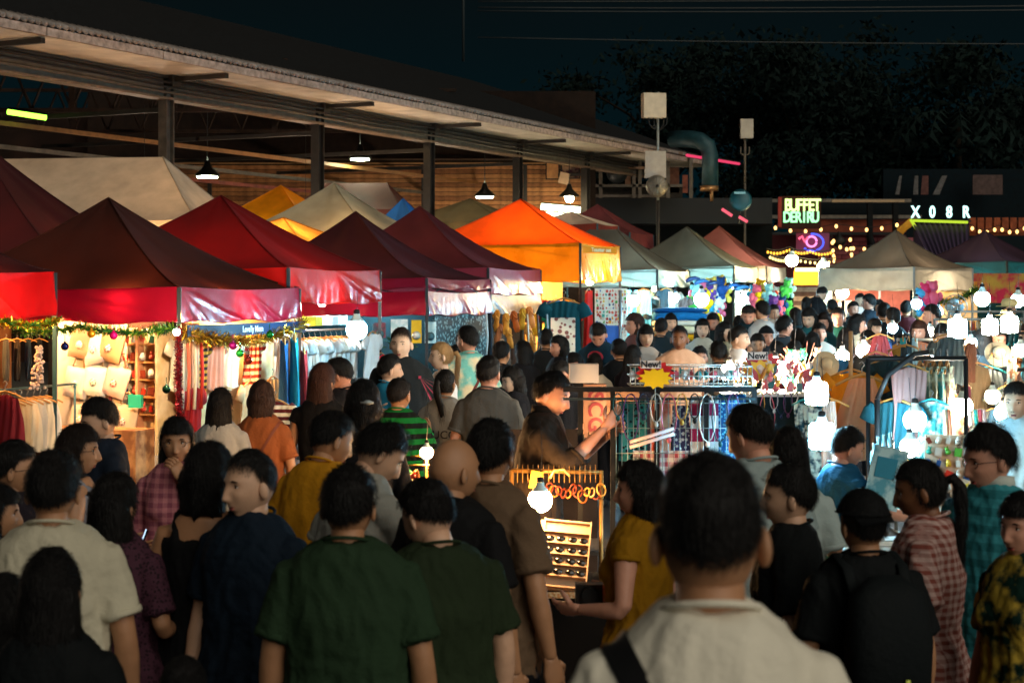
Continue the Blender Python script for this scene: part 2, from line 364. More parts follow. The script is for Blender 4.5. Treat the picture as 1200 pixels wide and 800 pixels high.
# duct
m=MB(); pts=[P(788,163,52),P(808,163,51.5),P(820,165,51),P(829,171,51),P(832,182,51),P(832,222,51)]
m.tube(pts,[.26,.26,.26,.26,.25,.25],16); d=empty('exhaust_duct',P(832,225,51),'big teal grey exhaust duct bending down beside the hall roof','duct')
o=m.obj('duct_pipe',M('20444c',.5,.2,var=.25),d); o.location=-d.location
m=MB(); m.tube([P(831,218,51),P(831,224,51)],.28,16); m.tube([P(834,222,50.7),P(834,236,50.7)],.05,8); o=m.obj('collar',M('a37a50',.4,.7),d); o.location=-d.location
# dish
d=empty('satellite_dish',P(868,250,42),'round teal satellite dish standing on the shed roof','satellite dish')
m=MB(); m.lathe([(0,.05),(.12,.045),(.23,.015),(.28,-.03),(.275,-.04),(.16,-.0),(0,.025)],24,P(868,234,42),Matrix.Rotation(R(80),3,'X')); o=m.obj('reflector',M('0f4a54',.4,.1,var=.15),d); o.location=-d.location
m=MB(); m.tube([P(868,236,42.1),P(865,262,42.1)],.03,6); o=m.obj('stand',dark,d); o.location=-d.location
m=MB(); m.box(P(867,226,41.86),(.28,.01,.05)); o=m.obj('emblem',M('8fc4cc',.5),d,smooth=False); o.location=-d.location
# ---------- food court shed at the far right
fc=empty('food_court',P(1020,345,60),'far food court with steel frame, red fascia and pink brick wall','building')
def fp(mb,n,m,sm=False,par=None): o=mb.obj(n,m,fc,smooth=sm); o.location=-fc.location; return o
fp(slab(860,233,1068,237,60,.3),'top_rail',M('6f675c',.6,var=.3)); fp(slab(975,234,1060,237,59.6,.1),'rail',M('b99b75',.6))
fp(slab(860,252,1080,256,60,.3),'middle_rail',M('6f675c',.6,var=.3))
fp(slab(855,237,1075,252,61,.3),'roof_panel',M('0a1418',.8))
fp(slab(925,257,1062,272,60.2,.2),'fascia',M('8a4634',.8,var=.3,vscale=2)); fp(slab(850,272,1060,275,60,.3),'lower_rail',dark)
bk=empty; 
# pink brick wall, courses built one by one
wb=[M('a8606a',.85,var=.2),M('9a5058',.85,var=.25),M('b46c62',.85,var=.2)]
fp(slab(900,275,1062,345,61,.2),'wall',M('5a2c34',.9))
bm=MB(); bm.box((0,0,0),(.40,.06,.13)); bmesh_=bm.mesh('brick',False); bmesh_.materials.append(wb[0])
for r_ in range(9):
    for cidx in range(10):
        q=P(965,278,60.95)+Vector((cidx*.43+(.2 if r_%2 else 0),0,-.08-r_*.155)); o=link('brick',bmesh_,fc); o.location=q-fc.location; setmat(o,wb[(r_*7+cidx*3)%3])
for x in(1020,1050): fp(slab(x-3,237,x+3,300,59,.2),'post',M('0c1012',.8))
m=MB(); m.tube([P(1018,275,58.8),P(1026,296,58.8)],.12,8); fp(m,'post',M('0c1012',.8),True)
m=slab(1135,258,1200,266+10,58,.2); fp(m,'fascia',M('8a4a30',.8,var=.4,vscale=1.5))
for i in range(7): fp(slab(1136+i*9.6,255,1143.5+i*9.6,272,57.8,.05),'panel',M('9a5236',.8,var=.3))
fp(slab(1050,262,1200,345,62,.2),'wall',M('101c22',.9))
# hanging speaker silhouette
m=MB(); m.lathe([(.02,.32),(.1,.15),(.28,-.0),(.2,-.12),(.03,-.28)],8,(0,0,0)); tag(m.obj('hanging_lantern',M('0a0c0c',.6),loc=P(983,282,58)),'black lantern silhouette hanging before the pink brick wall','lantern')
# the two lit signs
def sign_letters(par,txt,x0,x1,yc,Y,size,mat,back=None):
    n=len(txt)
    for i,ch in enumerate(txt):
        me=text_mesh(ch,size,.03,.012); me.materials.append(mat); q=P(x0+(x1-x0)*(i+.5)/n,yc,Y)
        link('letter',me,par,q-par.location,(R(90),0,0)).scale=(.72,1,1)
s1=empty('lit_sign',P(940,270,56),'green glowing double-row sign reading BUFFET over the food court','sign')
gl=emis('d0ff90',2.6); sign_letters(s1,'BUFFET',920,961,241,56,.56,gl); sign_letters(s1,'DERIRU',919,959,255,56,.5,emis('a0ffb0',2))
m=slab(913,230,962,268,56.15,.08); o=m.obj('back_panel',M('3a1512',.8),s1,smooth=False); o.location=-s1.location
m=slab(912,231,916,266,56.05,.1); o=m.obj('side_panel',M('a02c24',.7),s1,smooth=False); o.location=-s1.location
s2=empty('lit_sign',P(1102,262,54),'four white glowing characters standing above the purple roof','sign')
sign_letters(s2,'X08R',1063,1142,249,54,.52,emis('c8fff8',2.2))
m=slab(1068,258,1138,260,54.1,.05); o=m.obj('base_rail',dark,s2,smooth=False); o.location=-s2.location
# neon heart-like sign
s3=empty('neon_sign',P(955,283,57),'pink and blue neon loop sign under the green lit sign','neon sign')
m=MB(); pts=[P(952+13*math.cos(a),284-10*math.sin(a),56.5) for a in np.linspace(-2.4,1.7,16)]; m.tube(pts,.03,6); o=m.obj('neon_loop',emis('4a5cff',2),s3); o.location=-s3.location
m=MB(); pts=[P(951+6*math.cos(a),283-6*math.sin(a),56.5) for a in np.linspace(0,6.1,14)]; m.tube(pts,.035,6); o=m.obj('neon_ring',emis('ff8ad0',2),s3); o.location=-s3.location
m=MB(); m.tube([P(936,280,56.5),P(940,277,56.5),P(943,283,56.5),P(947,278,56.5)],.045,6); o=m.obj('neon_wave',emis('ff5a7a',2),s3); o.location=-s3.location
m=slab(933,273,972,297,56.7,.05); o=m.obj('back_panel',M('8a3a5c',.6),s3,smooth=False); o.location=-s3.location
# purple corrugated roof stall with yellow gable
pr=empty('roofed_kiosk',P(1090,345,50),'kiosk with purple corrugated roof and yellow gable behind grey tent','kiosk')
m=MB(); a,b,c_,d_=P(1070,262,50),P(1136,263,50),P(1136,300,46),P(1098,300,46); a2=P(1069,262,50)
A=np.array([[list(a2.lerp(b,i/44)*(1-j/6)+ (P(1090,303,46)).lerp(P(1136,303,46),i/44)*(j/6)+Vector((0,0,.035*math.sin(i*PI/2)))) for j in range(7)] for i in range(45)])
m.grid(A); o=m.obj('roof',M('4a3a58',.6,.1,var=.2),pr); o.location=-pr.location
m=MB(); q=[P(1066,256,50.2),P(1073,262,50.2),P(1062,270,50.2),P(1045,292,50.2),P(1040,290,50.2),P(1052,268,50.2)]
m.add([list(p) for p in q]+[list(p+Vector((0,.12,0))) for p in q],[tuple(range(6)),tuple(range(11,5,-1))]+[(i,(i+1)%6,6+(i+1)%6,6+i) for i in range(6)]); o=m.obj('gable_board',M('d09018',.6,var=.15),pr,smooth=False); o.location=-pr.location
for (x0,y0,x1,y1) in ((1070,258.5,1134,260.5),(1067,257,1074,268)):
    m=MB(); m.tube([P(x0,y0,49.8),P(x1,y1,49.8)],.045,6); o=m.obj('neon_tube',emis('c8e83c',1.0),pr); o.location=-pr.location
m=slab(1072,262,1136,345,51,.2); o=m.obj('wall',M('2a2030',.9),pr,smooth=False); o.location=-pr.location
# festoon lights
def festoon(name,pts,n,label,col='ffc070',st=3.5,r=.06,sagp=.5):
    e=empty('string_lights',pts[0],label,'string lights'); m=MB(); W=[]
    for a,b in zip(pts[:-1],pts[1:]):
        W+=[a.lerp(b,t)+Vector((0,0,-sagp*.35*math.sin(PI*t))) for t in np.linspace(0,1,9)[:-1]]
    W.append(pts[-1]); m.tube([p-e.location for p in W],.014,4); m.obj('cable',dark,e)
    bm_=MB(); bm_.ball((0,0,-.09),(r*.9,r*.9,r*1.15),8,6); me=bm_.mesh('bulb'); me.materials.append(emis(col,st))
    for i in range(n):
        t=(i+.5)/n*(len(W)-1); k=int(t); q=W[k].lerp(W[k+1],t-k); link('bulb',me,e,q-e.location)
festoon('s',[P(900,262,58),P(980,262,57),P(1060,258,57)],9,'festoon of warm bulbs along the red fascia')
festoon('s',[P(1135,262,57),P(1170,264,57),P(1205,262,57)],8,'festoon of warm bulbs before the brown panels at right edge')
festoon('s',[P(973,275,57),P(1000,288,57),P(1045,274,57)],7,'drooping festoon of bulbs before the pink bricks')
festoon('s',[P(975,276,57.5),P(978,300,57.5)],4,'vertical bulb strand left on the pink brick wall',r=.06)
festoon('s',[P(996,272,57.5),P(999,300,57.5)],4,'vertical bulb strand right on the pink brick wall',r=.06)
festoon('s',[P(898,291,46),P(925,289,46),P(950,291,46),P(975,292,46)],22,'dense string of small golden lights under the neon sign','ffb83c',2.5,.035,.2)
festoon('s',[P(901,297,45),P(930,300,45),P(980,302,45)],18,'second lower string of golden lights under the neon sign','ffe08a',3,.035,.2)
# banner pictures on the dark far wall at right
m=slab(1140,205,1175,228,66,.06); tag(m.obj('wall_poster',M('5c4a46',.8,var=.3),smooth=False),'faint rectangular poster high on the dark far wall','poster')
wl=empty('far_wall',P(1040,345,67),'dark far wall behind the food court at right','wall')
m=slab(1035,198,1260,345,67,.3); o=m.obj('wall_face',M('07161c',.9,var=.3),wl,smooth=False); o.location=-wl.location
tag(wl,None,None)
for i,(x0,x1,tl) in enumerate(((1050,1054,3),(1071,1076,0),(1080,1088,0),(1094,1101,9))):
    m=MB(); a,b=P(x0,228,66),P(x1,206,66); m.add([list(P(x0-1,228,66)),list(P(x1,228,66)),list(P(x1+tl,206,66)),list(P(x0+tl+1,206,66)),list(P(x0-1,228,66.1)),list(P(x1,228,66.1)),list(P(x1+tl,206,66.1)),list(P(x0+tl+1,206,66.1))],[(0,1,2,3),(7,6,5,4),(0,3,7,4),(1,5,6,2)])
    tag(m.obj('hanging_banner',M('6a6664' if i!=2 else '6a4640',.8,var=.3),smooth=False),['leftmost thin faint banner on the far dark wall','second faint narrow banner on the far dark wall','wider reddish faint banner on the far dark wall','slanting faint banner on the far dark wall'][i],'banner','faint banners on the far dark wall')
# overhead wires
for i,(y0,y1) in enumerate(((2,-4),(9,6),(13,11),(44,52))):
    m=MB(); m.tube([P(x,y0+(y1-y0)*t/8+2*math.sin(PI*t/8),60) for t,x in enumerate(np.linspace(560,1300,9))],.022,4)
    tag(m.obj('power_cable',M('3c3f40',.6)),['topmost','second','third','lowest'][i]+' overhead cable crossing the dark sky','cable','overhead cables')
m=MB(); m.tube([P(543,-40,64),P(543,72,64)],.05,6); tag(m.obj('utility_pole',M('30383a',.8)),'thin dark pole rising behind the hall roof ridge','pole')
# trees behind
def tree(base,H,spread,n,label,seed,leafm,lo=.45):
    r=np.random.default_rng(seed); e=empty('tree',base,label,'tree')
    m=MB(); m.tube([(0,0,0),(.1,.1,H*.25),(-.1,0,H*.5),(0,.2,H*.75)],[.35,.28,.2,.08],8)
    tips=[]
    for i in range(9):
        a=r.uniform(0,2*PI); z0=H*r.uniform(.3,.6); L=spread*r.uniform(.5,.95); tip=np.array((math.cos(a)*L,math.sin(a)*L,z0+H*r.uniform(.1,.32))); tips.append(tip)
        m.tube([(0,0,z0),tuple(tip*[.5,.5,1]-[0,0,.1*H]),tuple(tip)],[.12,.08,.03],5)
    m.obj('trunk',M('2a2119',.9,bump=.5),e)
    cl=[t+r.normal(size=3)*[.8,.8,.5] for t in tips for _ in range(5)]+[np.array((r.normal()*spread*.4,r.normal()*spread*.4,H*r.uniform(.6,1))) for _ in range(18)]
    c=np.array(cl)[r.integers(0,len(cl),n)]+r.normal(size=(n,3))*[.75,.75,.5]
    d1=r.normal(size=(n,3)); d1/=np.linalg.norm(d1,axis=1)[:,None]; d2=np.cross(d1,r.normal(size=(n,3))); d2/=np.linalg.norm(d2,axis=1)[:,None]
    s_=r.uniform(.12,.27,n)[:,None]; V=np.stack([c-d1*s_,c-d2*s_*.45,c+d1*s_,c+d2*s_*.45],1).reshape(-1,3)
    me=bpy.data.meshes.new('crown'); me.from_pydata(V.tolist(),[],[(4*i,4*i+1,4*i+2,4*i+3) for i in range(n)]); me.materials.append(leafm); link('crown',me,e); return e
lf=M('0e1f1c',.9,var=.4,vscale=.8); 
tree(P(935,345,78)*1+Vector((0,0,-CAMZ-0+0))*0+Vector((0,0,-P(935,345,78).z)),14,4.5,13000,'tall dark leafy tree behind the small antenna mast',3,lf)
tree(Vector((P(1105,345,76).x,76,0)),12.5,4.6,12000,'dark leafy tree at upper right above the faint banners',4,lf)
tree(Vector((P(790,345,90).x,90,0)),15,5.5,12000,'dark tree behind the end of the hall roof',5,lf)
# palm
pb=Vector((P(1120,345,72).x,72,0)); e=empty('palm_tree',pb,'dark palm tree against the sky at upper right','tree')
m=MB(); m.tube([(0,0,0),(.2,0,4),(.1,0,9.2)],[.22,.17,.12],8); m.obj('trunk',M('2b241d',.9),e)
for k in range(13):
    a=k*2*PI/13+.2; m=MB(); L=2.6
    spine=[Vector((math.cos(a)*L*t,math.sin(a)*L*t,9.2+1.0*math.sin(t*2.2)-1.3*t*t)) for t in np.linspace(0,1,9)]
    for i in range(1,9):
        for s_ in(-1,1):
            p=spine[i]; q=p+Vector((-math.sin(a)*s_*.5,math.cos(a)*s_*.5,-.35)); t_=(spine[i]-spine[i-1])*.35
            m.add([list(p-t_),list(p+t_),list(q+t_*1.5)],[(0,1,2)])
    m.tube(spine,.025,4); m.obj('frond',lf,e,smooth=False)
# =================== market tents
postm=M('2f5560',.45,.5,var=.2); postd=M('191a1c',.5,.4); postw=M('8f9492',.45,.5,var=.2)
def tent(px,py,Y,ang,w,d,rise,canm,valm,drop,label,peak=1.5,posts=postm,tiers=None,gloss_amp=.030,seed=0,wall=False,ridge=0,sag=.10):
    C0=P(px,py,Y); ez=C0.z; g0=Vector((C0.x,C0.y,0)); a=R(ang)
    u=Vector((-math.cos(a),math.sin(a),0)); v=Vector((math.sin(a),math.cos(a),0))
    e=empty('market_tent',g0,label,'tent')
    c=[Vector((0,0,ez)),v*d+Vector((0,0,ez)),v*d+u*w+Vector((0,0,ez)),u*w+Vector((0,0,ez))]   # near, right, back, left
    cen=(c[0]+c[2])/2+Vector((0,0,rise)); pk=[cen+u*ridge/2*sg for sg in(1,-1)]
    rg=np.random.default_rng(seed+11)
    for k in range(4):
        A=c[k]; B=c[(k+1)%4]; nu,nv=22,16
        # apex at either end of the ridge (k: 0 right side,1 back,2 left,3 front)
        ta,tb={0:(pk[1],pk[1]),1:(pk[1],pk[0]),2:(pk[0],pk[0]),3:(pk[0],pk[1])}[k]
        G=np.zeros((nu+1,nv+1,3)); ph=rg.uniform(0,6)
        nrm=(B-A).cross(ta-A).normalized()
        for i in range(nu+1):
            s_=i/nu
            for j in range(nv+1):
                t=j/nv
                base=A.lerp(B,s_); top=ta.lerp(tb,s_); q=base.lerp(top,t)
                q.z=ez+rise*(t**peak)
                sg_=sag*math.sin(PI*s_)*(1-t)*(t**.3)*1.6
                fold=.024*math.sin(9*s_*(1+.4*t)+ph+2*t)*math.sin(PI*s_)*(1-t)**.6+.013*math.sin(21*s_+5*t+ph*2)*math.sin(PI*s_)*(1-t)
                q=q+Vector((0,0,-sg_+fold)); 
                if j==0: q=base+Vector((0,0,-.03*math.sin(PI*s_)))
                G[i,j]=q
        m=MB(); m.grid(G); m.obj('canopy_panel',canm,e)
    for k in range(4):
        m=MB(); ap=pk[1] if k in(0,1) else pk[0]
        m.tube([c[k].lerp(ap,t)*1.0+Vector((0,0,(rise*(t**peak)-(rise*t))+.008)) for t in np.linspace(0,1,9)],.012,5)
        m.obj('seam',canm,e)
    # valances
    tiers=tiers or [(drop,valm,0)]
    for k in (3,0,1,2):
        A=c[k]; B=c[(k+1)%4]; out=(A+B)/2-(c[0]+c[2])/2; out.z=0; out.normalize(); z0=0
        for ti,(dr,vm,zo) in enumerate(tiers):
            nu,nv=64,12; L=(B-A).length; r2=np.random.default_rng(seed*7+k+ti*31)
            s_=np.linspace(0,1,nu+1)[:,None]; t=np.linspace(0,1,nv+1)[None,:]
            base=np.array(A)[None,None]+np.array(B-A)[None,None]*s_[...,None]+0*t[...,None]
            # folds fanning out of the corners and the middle tie
            fold=np.zeros((nu+1,nv+1))
            for q in range(12):
                x0=r2.choice([0,1,.5]); ang_=r2.uniform(.25,1.3)*(1 if x0==0 else -1 if x0==1 else r2.choice([-1,1])); 
                lx=(s_-x0)*L; ly=t*dr
                dist=lx*math.sin(ang_)-ly*math.cos(ang_)*(1 if ang_>0 else -1)
                fold+=np.exp(-(dist/.022)**2)*np.clip((np.hypot(lx,ly)-.03)*2.5,0,1)*r2.uniform(.5,1.3)
            fold+=.22*np.sin(s_*L*r2.uniform(9,14)+2.5*np.sin(t*3+s_*4)+r2.uniform(0,6))*t+.12*np.sin(s_*L*31+3*t)*t
            hem=.05*np.sin(PI*s_)*0-.02*np.sin(s_*L*5+k)
            off=gloss_amp*fold*(.25+t*.9)+.03*t+ti*.012
            G=base+np.array(out)[None,None]*off[...,None]; G[...,2]+=zo+.012-(dr+hem*t)*t-.03*np.sin(PI*s_)*(1-t)
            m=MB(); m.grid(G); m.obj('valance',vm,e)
            o_=np.array(out)*.004; H=G[:,-1:,:]+np.array([[[0,0,.0]]]); H2=H+np.array([[[0,0,-.02]]])
            m=MB(); m.tube([tuple(p) for p in G[::4,-1,:]],.007,4); m.obj('valance_hem',vm,e)
    for k in range(4):
        m=MB(); q=c[k]; m.box((q.x,q.y,ez/2),(.045,.045,ez)); m.obj('post',posts,e,smooth=False)
        A=c[k].lerp(c[(k+2)%4],.015); B=c[(k+1)%4].lerp(c[(k+3)%4],.015); m=MB(); m.tube([A+Vector((0,0,-.06)),B+Vector((0,0,-.06))],.018,6); m.tube([A+Vector((0,0,-.3)),A.lerp(B,.5)+Vector((0,0,-.02)),B+Vector((0,0,-.3))],.011,5); m.obj('frame_bar',posts,e)
    return dict(e=e,g=g0,u=u,v=v,ez=ez,c=[g0+x for x in c])
def vinyl(c,g=.12,t=.04): return cloth(c,t,.33,g,bump=.6,bscale=7,var=.1)
def fabric(c,t=.10): return cloth(c,t,.85,0,bump=.5,bscale=5,var=.28,vscale=1.1)
TA=19
T={}
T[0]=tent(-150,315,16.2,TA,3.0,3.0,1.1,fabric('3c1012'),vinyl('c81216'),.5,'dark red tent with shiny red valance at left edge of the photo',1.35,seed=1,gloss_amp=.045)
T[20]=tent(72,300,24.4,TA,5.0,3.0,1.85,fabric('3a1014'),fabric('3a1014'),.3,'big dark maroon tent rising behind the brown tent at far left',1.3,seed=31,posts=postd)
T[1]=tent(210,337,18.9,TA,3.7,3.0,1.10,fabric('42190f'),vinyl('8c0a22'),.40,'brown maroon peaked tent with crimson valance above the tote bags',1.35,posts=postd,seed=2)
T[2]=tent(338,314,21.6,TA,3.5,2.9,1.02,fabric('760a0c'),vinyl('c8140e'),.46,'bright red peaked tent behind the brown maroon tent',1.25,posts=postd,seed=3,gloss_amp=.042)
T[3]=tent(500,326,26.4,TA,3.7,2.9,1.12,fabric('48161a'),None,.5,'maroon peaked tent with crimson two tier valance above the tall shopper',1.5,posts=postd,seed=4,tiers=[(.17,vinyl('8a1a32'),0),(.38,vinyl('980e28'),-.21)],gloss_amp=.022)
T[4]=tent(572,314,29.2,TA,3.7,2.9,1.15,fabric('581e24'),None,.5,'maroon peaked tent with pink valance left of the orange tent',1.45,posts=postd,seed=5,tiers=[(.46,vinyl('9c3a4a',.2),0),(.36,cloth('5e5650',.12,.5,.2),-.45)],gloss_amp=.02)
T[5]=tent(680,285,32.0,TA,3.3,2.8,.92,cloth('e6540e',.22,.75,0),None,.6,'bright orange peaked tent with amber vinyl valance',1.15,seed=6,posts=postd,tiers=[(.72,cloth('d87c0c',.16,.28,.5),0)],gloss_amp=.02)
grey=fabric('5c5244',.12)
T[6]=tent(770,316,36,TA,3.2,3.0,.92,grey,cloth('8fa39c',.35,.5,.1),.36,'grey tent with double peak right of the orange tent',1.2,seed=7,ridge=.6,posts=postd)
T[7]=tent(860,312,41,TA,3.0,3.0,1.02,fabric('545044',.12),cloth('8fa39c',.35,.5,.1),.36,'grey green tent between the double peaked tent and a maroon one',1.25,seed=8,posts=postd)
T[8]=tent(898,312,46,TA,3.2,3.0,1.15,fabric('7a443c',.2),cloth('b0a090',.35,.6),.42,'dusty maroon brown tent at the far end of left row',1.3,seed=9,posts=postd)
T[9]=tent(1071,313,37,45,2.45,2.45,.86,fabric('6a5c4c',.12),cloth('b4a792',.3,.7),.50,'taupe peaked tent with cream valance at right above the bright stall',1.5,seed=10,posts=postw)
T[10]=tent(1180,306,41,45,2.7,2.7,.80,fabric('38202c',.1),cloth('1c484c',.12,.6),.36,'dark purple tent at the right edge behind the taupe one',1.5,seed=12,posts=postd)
# tents of the rows behind, only their canopies show
T[11]=tent(230,258,29,8,6.6,3.4,1.22,cloth('bcae9a',.25,.85),cloth('b0a490',.2,.8),.3,'big cream canopy with long ridge behind the front left tents',1.1,seed=13,ridge=4.2,sag=.04)
T[12]=tent(360,262,38,TA,2.6,2.6,.95,cloth('f4a008',.4,.8),cloth('eca01c',.3,.8),.3,'small yellow peaked tent partly behind a hall column',1.1,seed=14)
T[13]=tent(436,270,35,TA,3.2,3.2,1.10,fabric('a09c86',.15),fabric('a09c86',.15),.3,'olive cream peaked tent behind the maroon tents',1.3,seed=15)
T[14]=tent(470,245,43,8,2.9,2.5,.75,fabric('5a3028'),fabric('5a3028'),.3,'dark brown ridge tent close to the hall wall',1.05,seed=16,ridge=1.6)
T[15]=tent(486,262,40,TA,1.0,1.0,.62,fabric('1c62b0'),fabric('1c62b0'),.3,'small blue tent top between two maroon peaks',1.1,seed=17)
T[16]=tent(590,258,42,TA,2.8,2.8,.62,fabric('5a5238'),fabric('5a5238'),.3,'dark olive tent behind the orange tent',1.1,seed=18)
T[17]=tent(355,285,31.5,TA,2.3,3.0,.55,cloth('e09a3c',.3,.8),cloth('e09a3c',.3,.8),.12,'tan orange canopy strip between cream canopy and olive tent',1.1,seed=19,ridge=0)
T[18]=tent(700,262,44,TA,2.0,2.0,.36,fabric('a89e94',.2),fabric('6a2a24'),.7,'pale low tent behind the orange tent top',1.1,seed=20)
T[19]=tent(738,272,47,TA,2.6,2.6,.84,fabric('6a2f32'),fabric('6a2f32'),.4,'small maroon peaked tent below the equipment box',1.2,seed=21)
def tp(t,s,q,z): # point in tent t: s metres left along the front from near corner, q metres back along the lane
    T_=T[t]; return T_['g']+T_['u']*s+T_['v']*q+Vector((0,0,z))
AF=R(TA) # rotation of things parallel to the tent fronts: local x -> right along the front
FRZ=-R(TA)   # front faces
LRZ=R(90-TA) # lane side faces

def on_front(t,q,px,py,side='front'):
    """the point of a plane parallel to a tent face, q metres behind it, seen at photo pixel px, py"""
    T_=T[t]; d=T_['u'] if side=='front' else T_['v']; o=T_['g']+(T_['v'] if side=='front' else T_['u'])*q; k=(px-600)/F
    s_=(k*o.y-o.x)/(d.x-k*d.y); p=o+d*s_; return Vector((p.x,p.y,CAMZ-(py-HZ)/F*p.y))
# =================== lamps
def bulb(px,py,Y,r,col,st,label,hang=.5,shape='ball',cone=False):
    q=P(px,py,Y); e=empty('light_bulb',q,label,'light bulb','bare bulbs lighting the stalls')
    m=MB()
    if shape=='ball': m.ball((0,0,0),r,16,10)
    else: m.lathe([(0,-r),(r*.75,-r*.97),(r*.97,-r*.8),(r,-r*.1),(r*.98,r*.7),(r*.8,r*.98),(0,r)],16)
    m.obj('bulb',emis(col,st),e)
    m=MB(); m.lathe([(r*.66,r*.76),(r*.58,r*.98),(r*.38,r*1.18),(r*.30,r*1.5)],14); m.obj('housing',M('d8ecec',.5),e)
    m=MB(); m.lathe([(r*.30,r*1.5),(r*.30,r*1.85),(r*.1,r*1.95)],10); m.obj('socket',postd if not cone else postw,e)
    m=MB(); m.tube([(0,0,r*1.9),(.01,.01,r*1.5+hang*.3),(0,.02,r*1.5+hang*.6)],.0018,5); m.obj('cord',dark,e)
    return e
CW='a0e2ff'; WW='ffc07c'; NW='ffe4c0'
BS=8.0
bl=[(957,461,9.0,.060,CW,25,'cool white lamp left of the hanging peach skirt','can'),
(963,511,8.6,.066,CW,25,'lowest cool square lamp beside the vendor in blue','can'),
(1072,492,9.6,.064,CW,25,'large round cool lamp below the pink grey cloth','ball'),
(1066,524,9.4,.055,NW,20,'lamp half hidden behind the ponytailed woman in plaid','ball'),
(1128,476,10.5,.062,NW,32,'warm white lamp left of the white camisole woman','ball'),
(1163,464,11.5,.05,NW,36,'small lamp right of the white camisole woman','ball'),
(1100,414,12.5,.055,CW,44,'round lamp above the coat hanger rack at right','ball'),
(1122,385,16,.09,CW,60,'lamp before the white rail left of the straw hat','can'),
(1160,383,16,.075,NW,44,'lamp below the straw hat','can'),
(1183,380,15,.075,NW,44,'lamp just right of the straw hat, near the edge','can'),
(1151,350,24,.11,CW,110,'big flood bulb under the taupe tent edge','ball'),
(1074,356,30,.09,CW,60,'lamp at the near post of the taupe tent','ball'),
(987,418,12.5,.052,NW,55,'lamp in front of the long haired woman, left one','ball'),
(1012,411,13.5,.06,NW,60,'lamp above the peach skirt','ball'),
(908,436,12,.075,NW,70,'wide bright lamp on the jewellery table','can'),
(855,436,12,.055,NW,55,'lamp standing at right end of wire basket','can'),
(931,418,13,.035,NW,50,'small lamp between table lamps and long haired woman','ball'),
(1090,388,20,.06,NW,40,'small lamp by the woman with headphones','ball'),
(742,352,28,.10,CW,60,'lamp inside the stall right of orange tent','ball'),
(822,351,33,.14,CW,60,'brilliant lamp among yellow toys under the grey tent','ball'),
(868,353,34,.10,CW,60,'lamp right of the yellow toys under the grey tent','ball'),
(418,386,20.5,.125,CW,60,'round white globe lamp under the bright red tent','ball'),
(633,586,8.45,.060,WW,42,'amber bulb hanging above the sunglasses tray','ball'),
(607,562,9.35,.035,WW,90,'small amber bulb half behind the brown shirt man','can'),
(500,530,9.5,.036,WW,130,'small amber bulb beside the bald man','ball'),
(207,389,17.8,.035,NW,420,'tiny white bulb at the corner of the brown maroon tent','ball'),
(928,305,44,.16,'ffe29a',40,'warm globe lamp left under the food court canopy','ball'),
(965,313,44,.16,'ffd890',40,'warm globe lamp right under the food court canopy','ball'),
(987,343,40,.15,'ffe8b8',40,'warm lamp at left side of the pink stall','ball'),
(1046,384,20,.06,CW,45,'cool bulb left of the woman with headphones','ball'),
(1138,402,13,.045,CW,50,'small cool bulb under the straw hat rail','ball'),
(1193,352,22,.09,CW,60,'cool bulb at the right edge beside the flood bulb','ball'),
(1196,410,12,.05,NW,45,'neutral bulb at right edge above the black rail','ball'),
(958,383,22,.05,NW,45,'small neutral bulb amid the far crowd','ball'),
(1100,365,26,.07,CW,60,'cool bulb right of the taupe tent post lamp','ball'),
(1175,484,10.5,.05,CW,40,'cool bulb beside the man in pale blue','ball'),
(893,372,30,.07,CW,50,'cool bulb above the far left heads','ball'),
(790,350,33,.08,CW,55,'cool bulb over the folded towel stack','ball'),
]
for px,py,Y,r,c,st,l,sh_ in bl: bulb(px,py,Y,r,c,st*BS,l,hang=.5 if Y<25 else .3,shape=sh_)
def lamp_in(t,s,q,z,r,col,st,label):
    p=tp(t,s,q,z); e=empty('light_bulb',p,label,'light bulb','bulbs inside the tents')
    m=MB(); m.ball((0,0,0),r,12,8); m.obj('bulb',emis(col,st*BS),e); m=MB(); m.lathe([(r*.4,r*.9),(r*.4,r*1.8)],8); m.tube([(0,0,r*1.8),(0,0,max(.05,T[t]['ez']-.02-z))],.006,5); m.obj('socket',dark,e)
wt='ffb868'
lamp_in(0,.25,1.9,2.02,.05,wt,330,'warm bulb inside the left edge tent')
lamp_in(1,2.1,.15,1.98,.05,'ffc890',210,'warm bulb over the tote bags')
lamp_in(1,.75,.15,1.98,.05,'ffc890',210,'warm bulb over the keychain shelves')
lamp_in(1,.10,1.5,1.95,.05,wt,520,'warm bulb on the lane side of brown maroon tent')
lamp_in(2,.15,1.3,2.0,.06,'fff0dc',220,'warm white bulb under bright red tent')
lamp_in(2,1.5,1.0,2.0,.06,wt,160,'warm bulb deep inside the bright red tent')
lamp_in(3,1.2,.3,2.0,.06,'d8f4ff',120,'cool bulb before posters of the maroon tent')
lamp_in(4,.3,1.2,1.9,.06,'ffd8a0',60,'warm bulb over the sandals')
lamp_in(5,.2,1.3,2.35,.07,'ffc070',300,'warm bulb over the keychain wall of orange tent')
lamp_in(5,1.4,1.2,2.7,.07,'ffc070',200,'warm bulb deep inside the orange tent')
lamp_in(6,.3,1.0,2.2,.07,'c8f6ff',260,'cool bulb inside the double peaked tent')
lamp_in(7,.3,1.2,2.3,.07,'c8f6ff',420,'cool bulb inside the grey green tent')
lamp_in(8,.3,1.2,2.4,.07,'e8f6e8',380,'white bulb inside the far dusty maroon tent')
lamp_in(9,.6,1.2,2.3,.07,'fff0d8',120,'white bulb inside the taupe tent')
lamp_in(10,.6,.5,2.2,.07,'b8fff4',200,'cool bulb inside the dark purple tent')
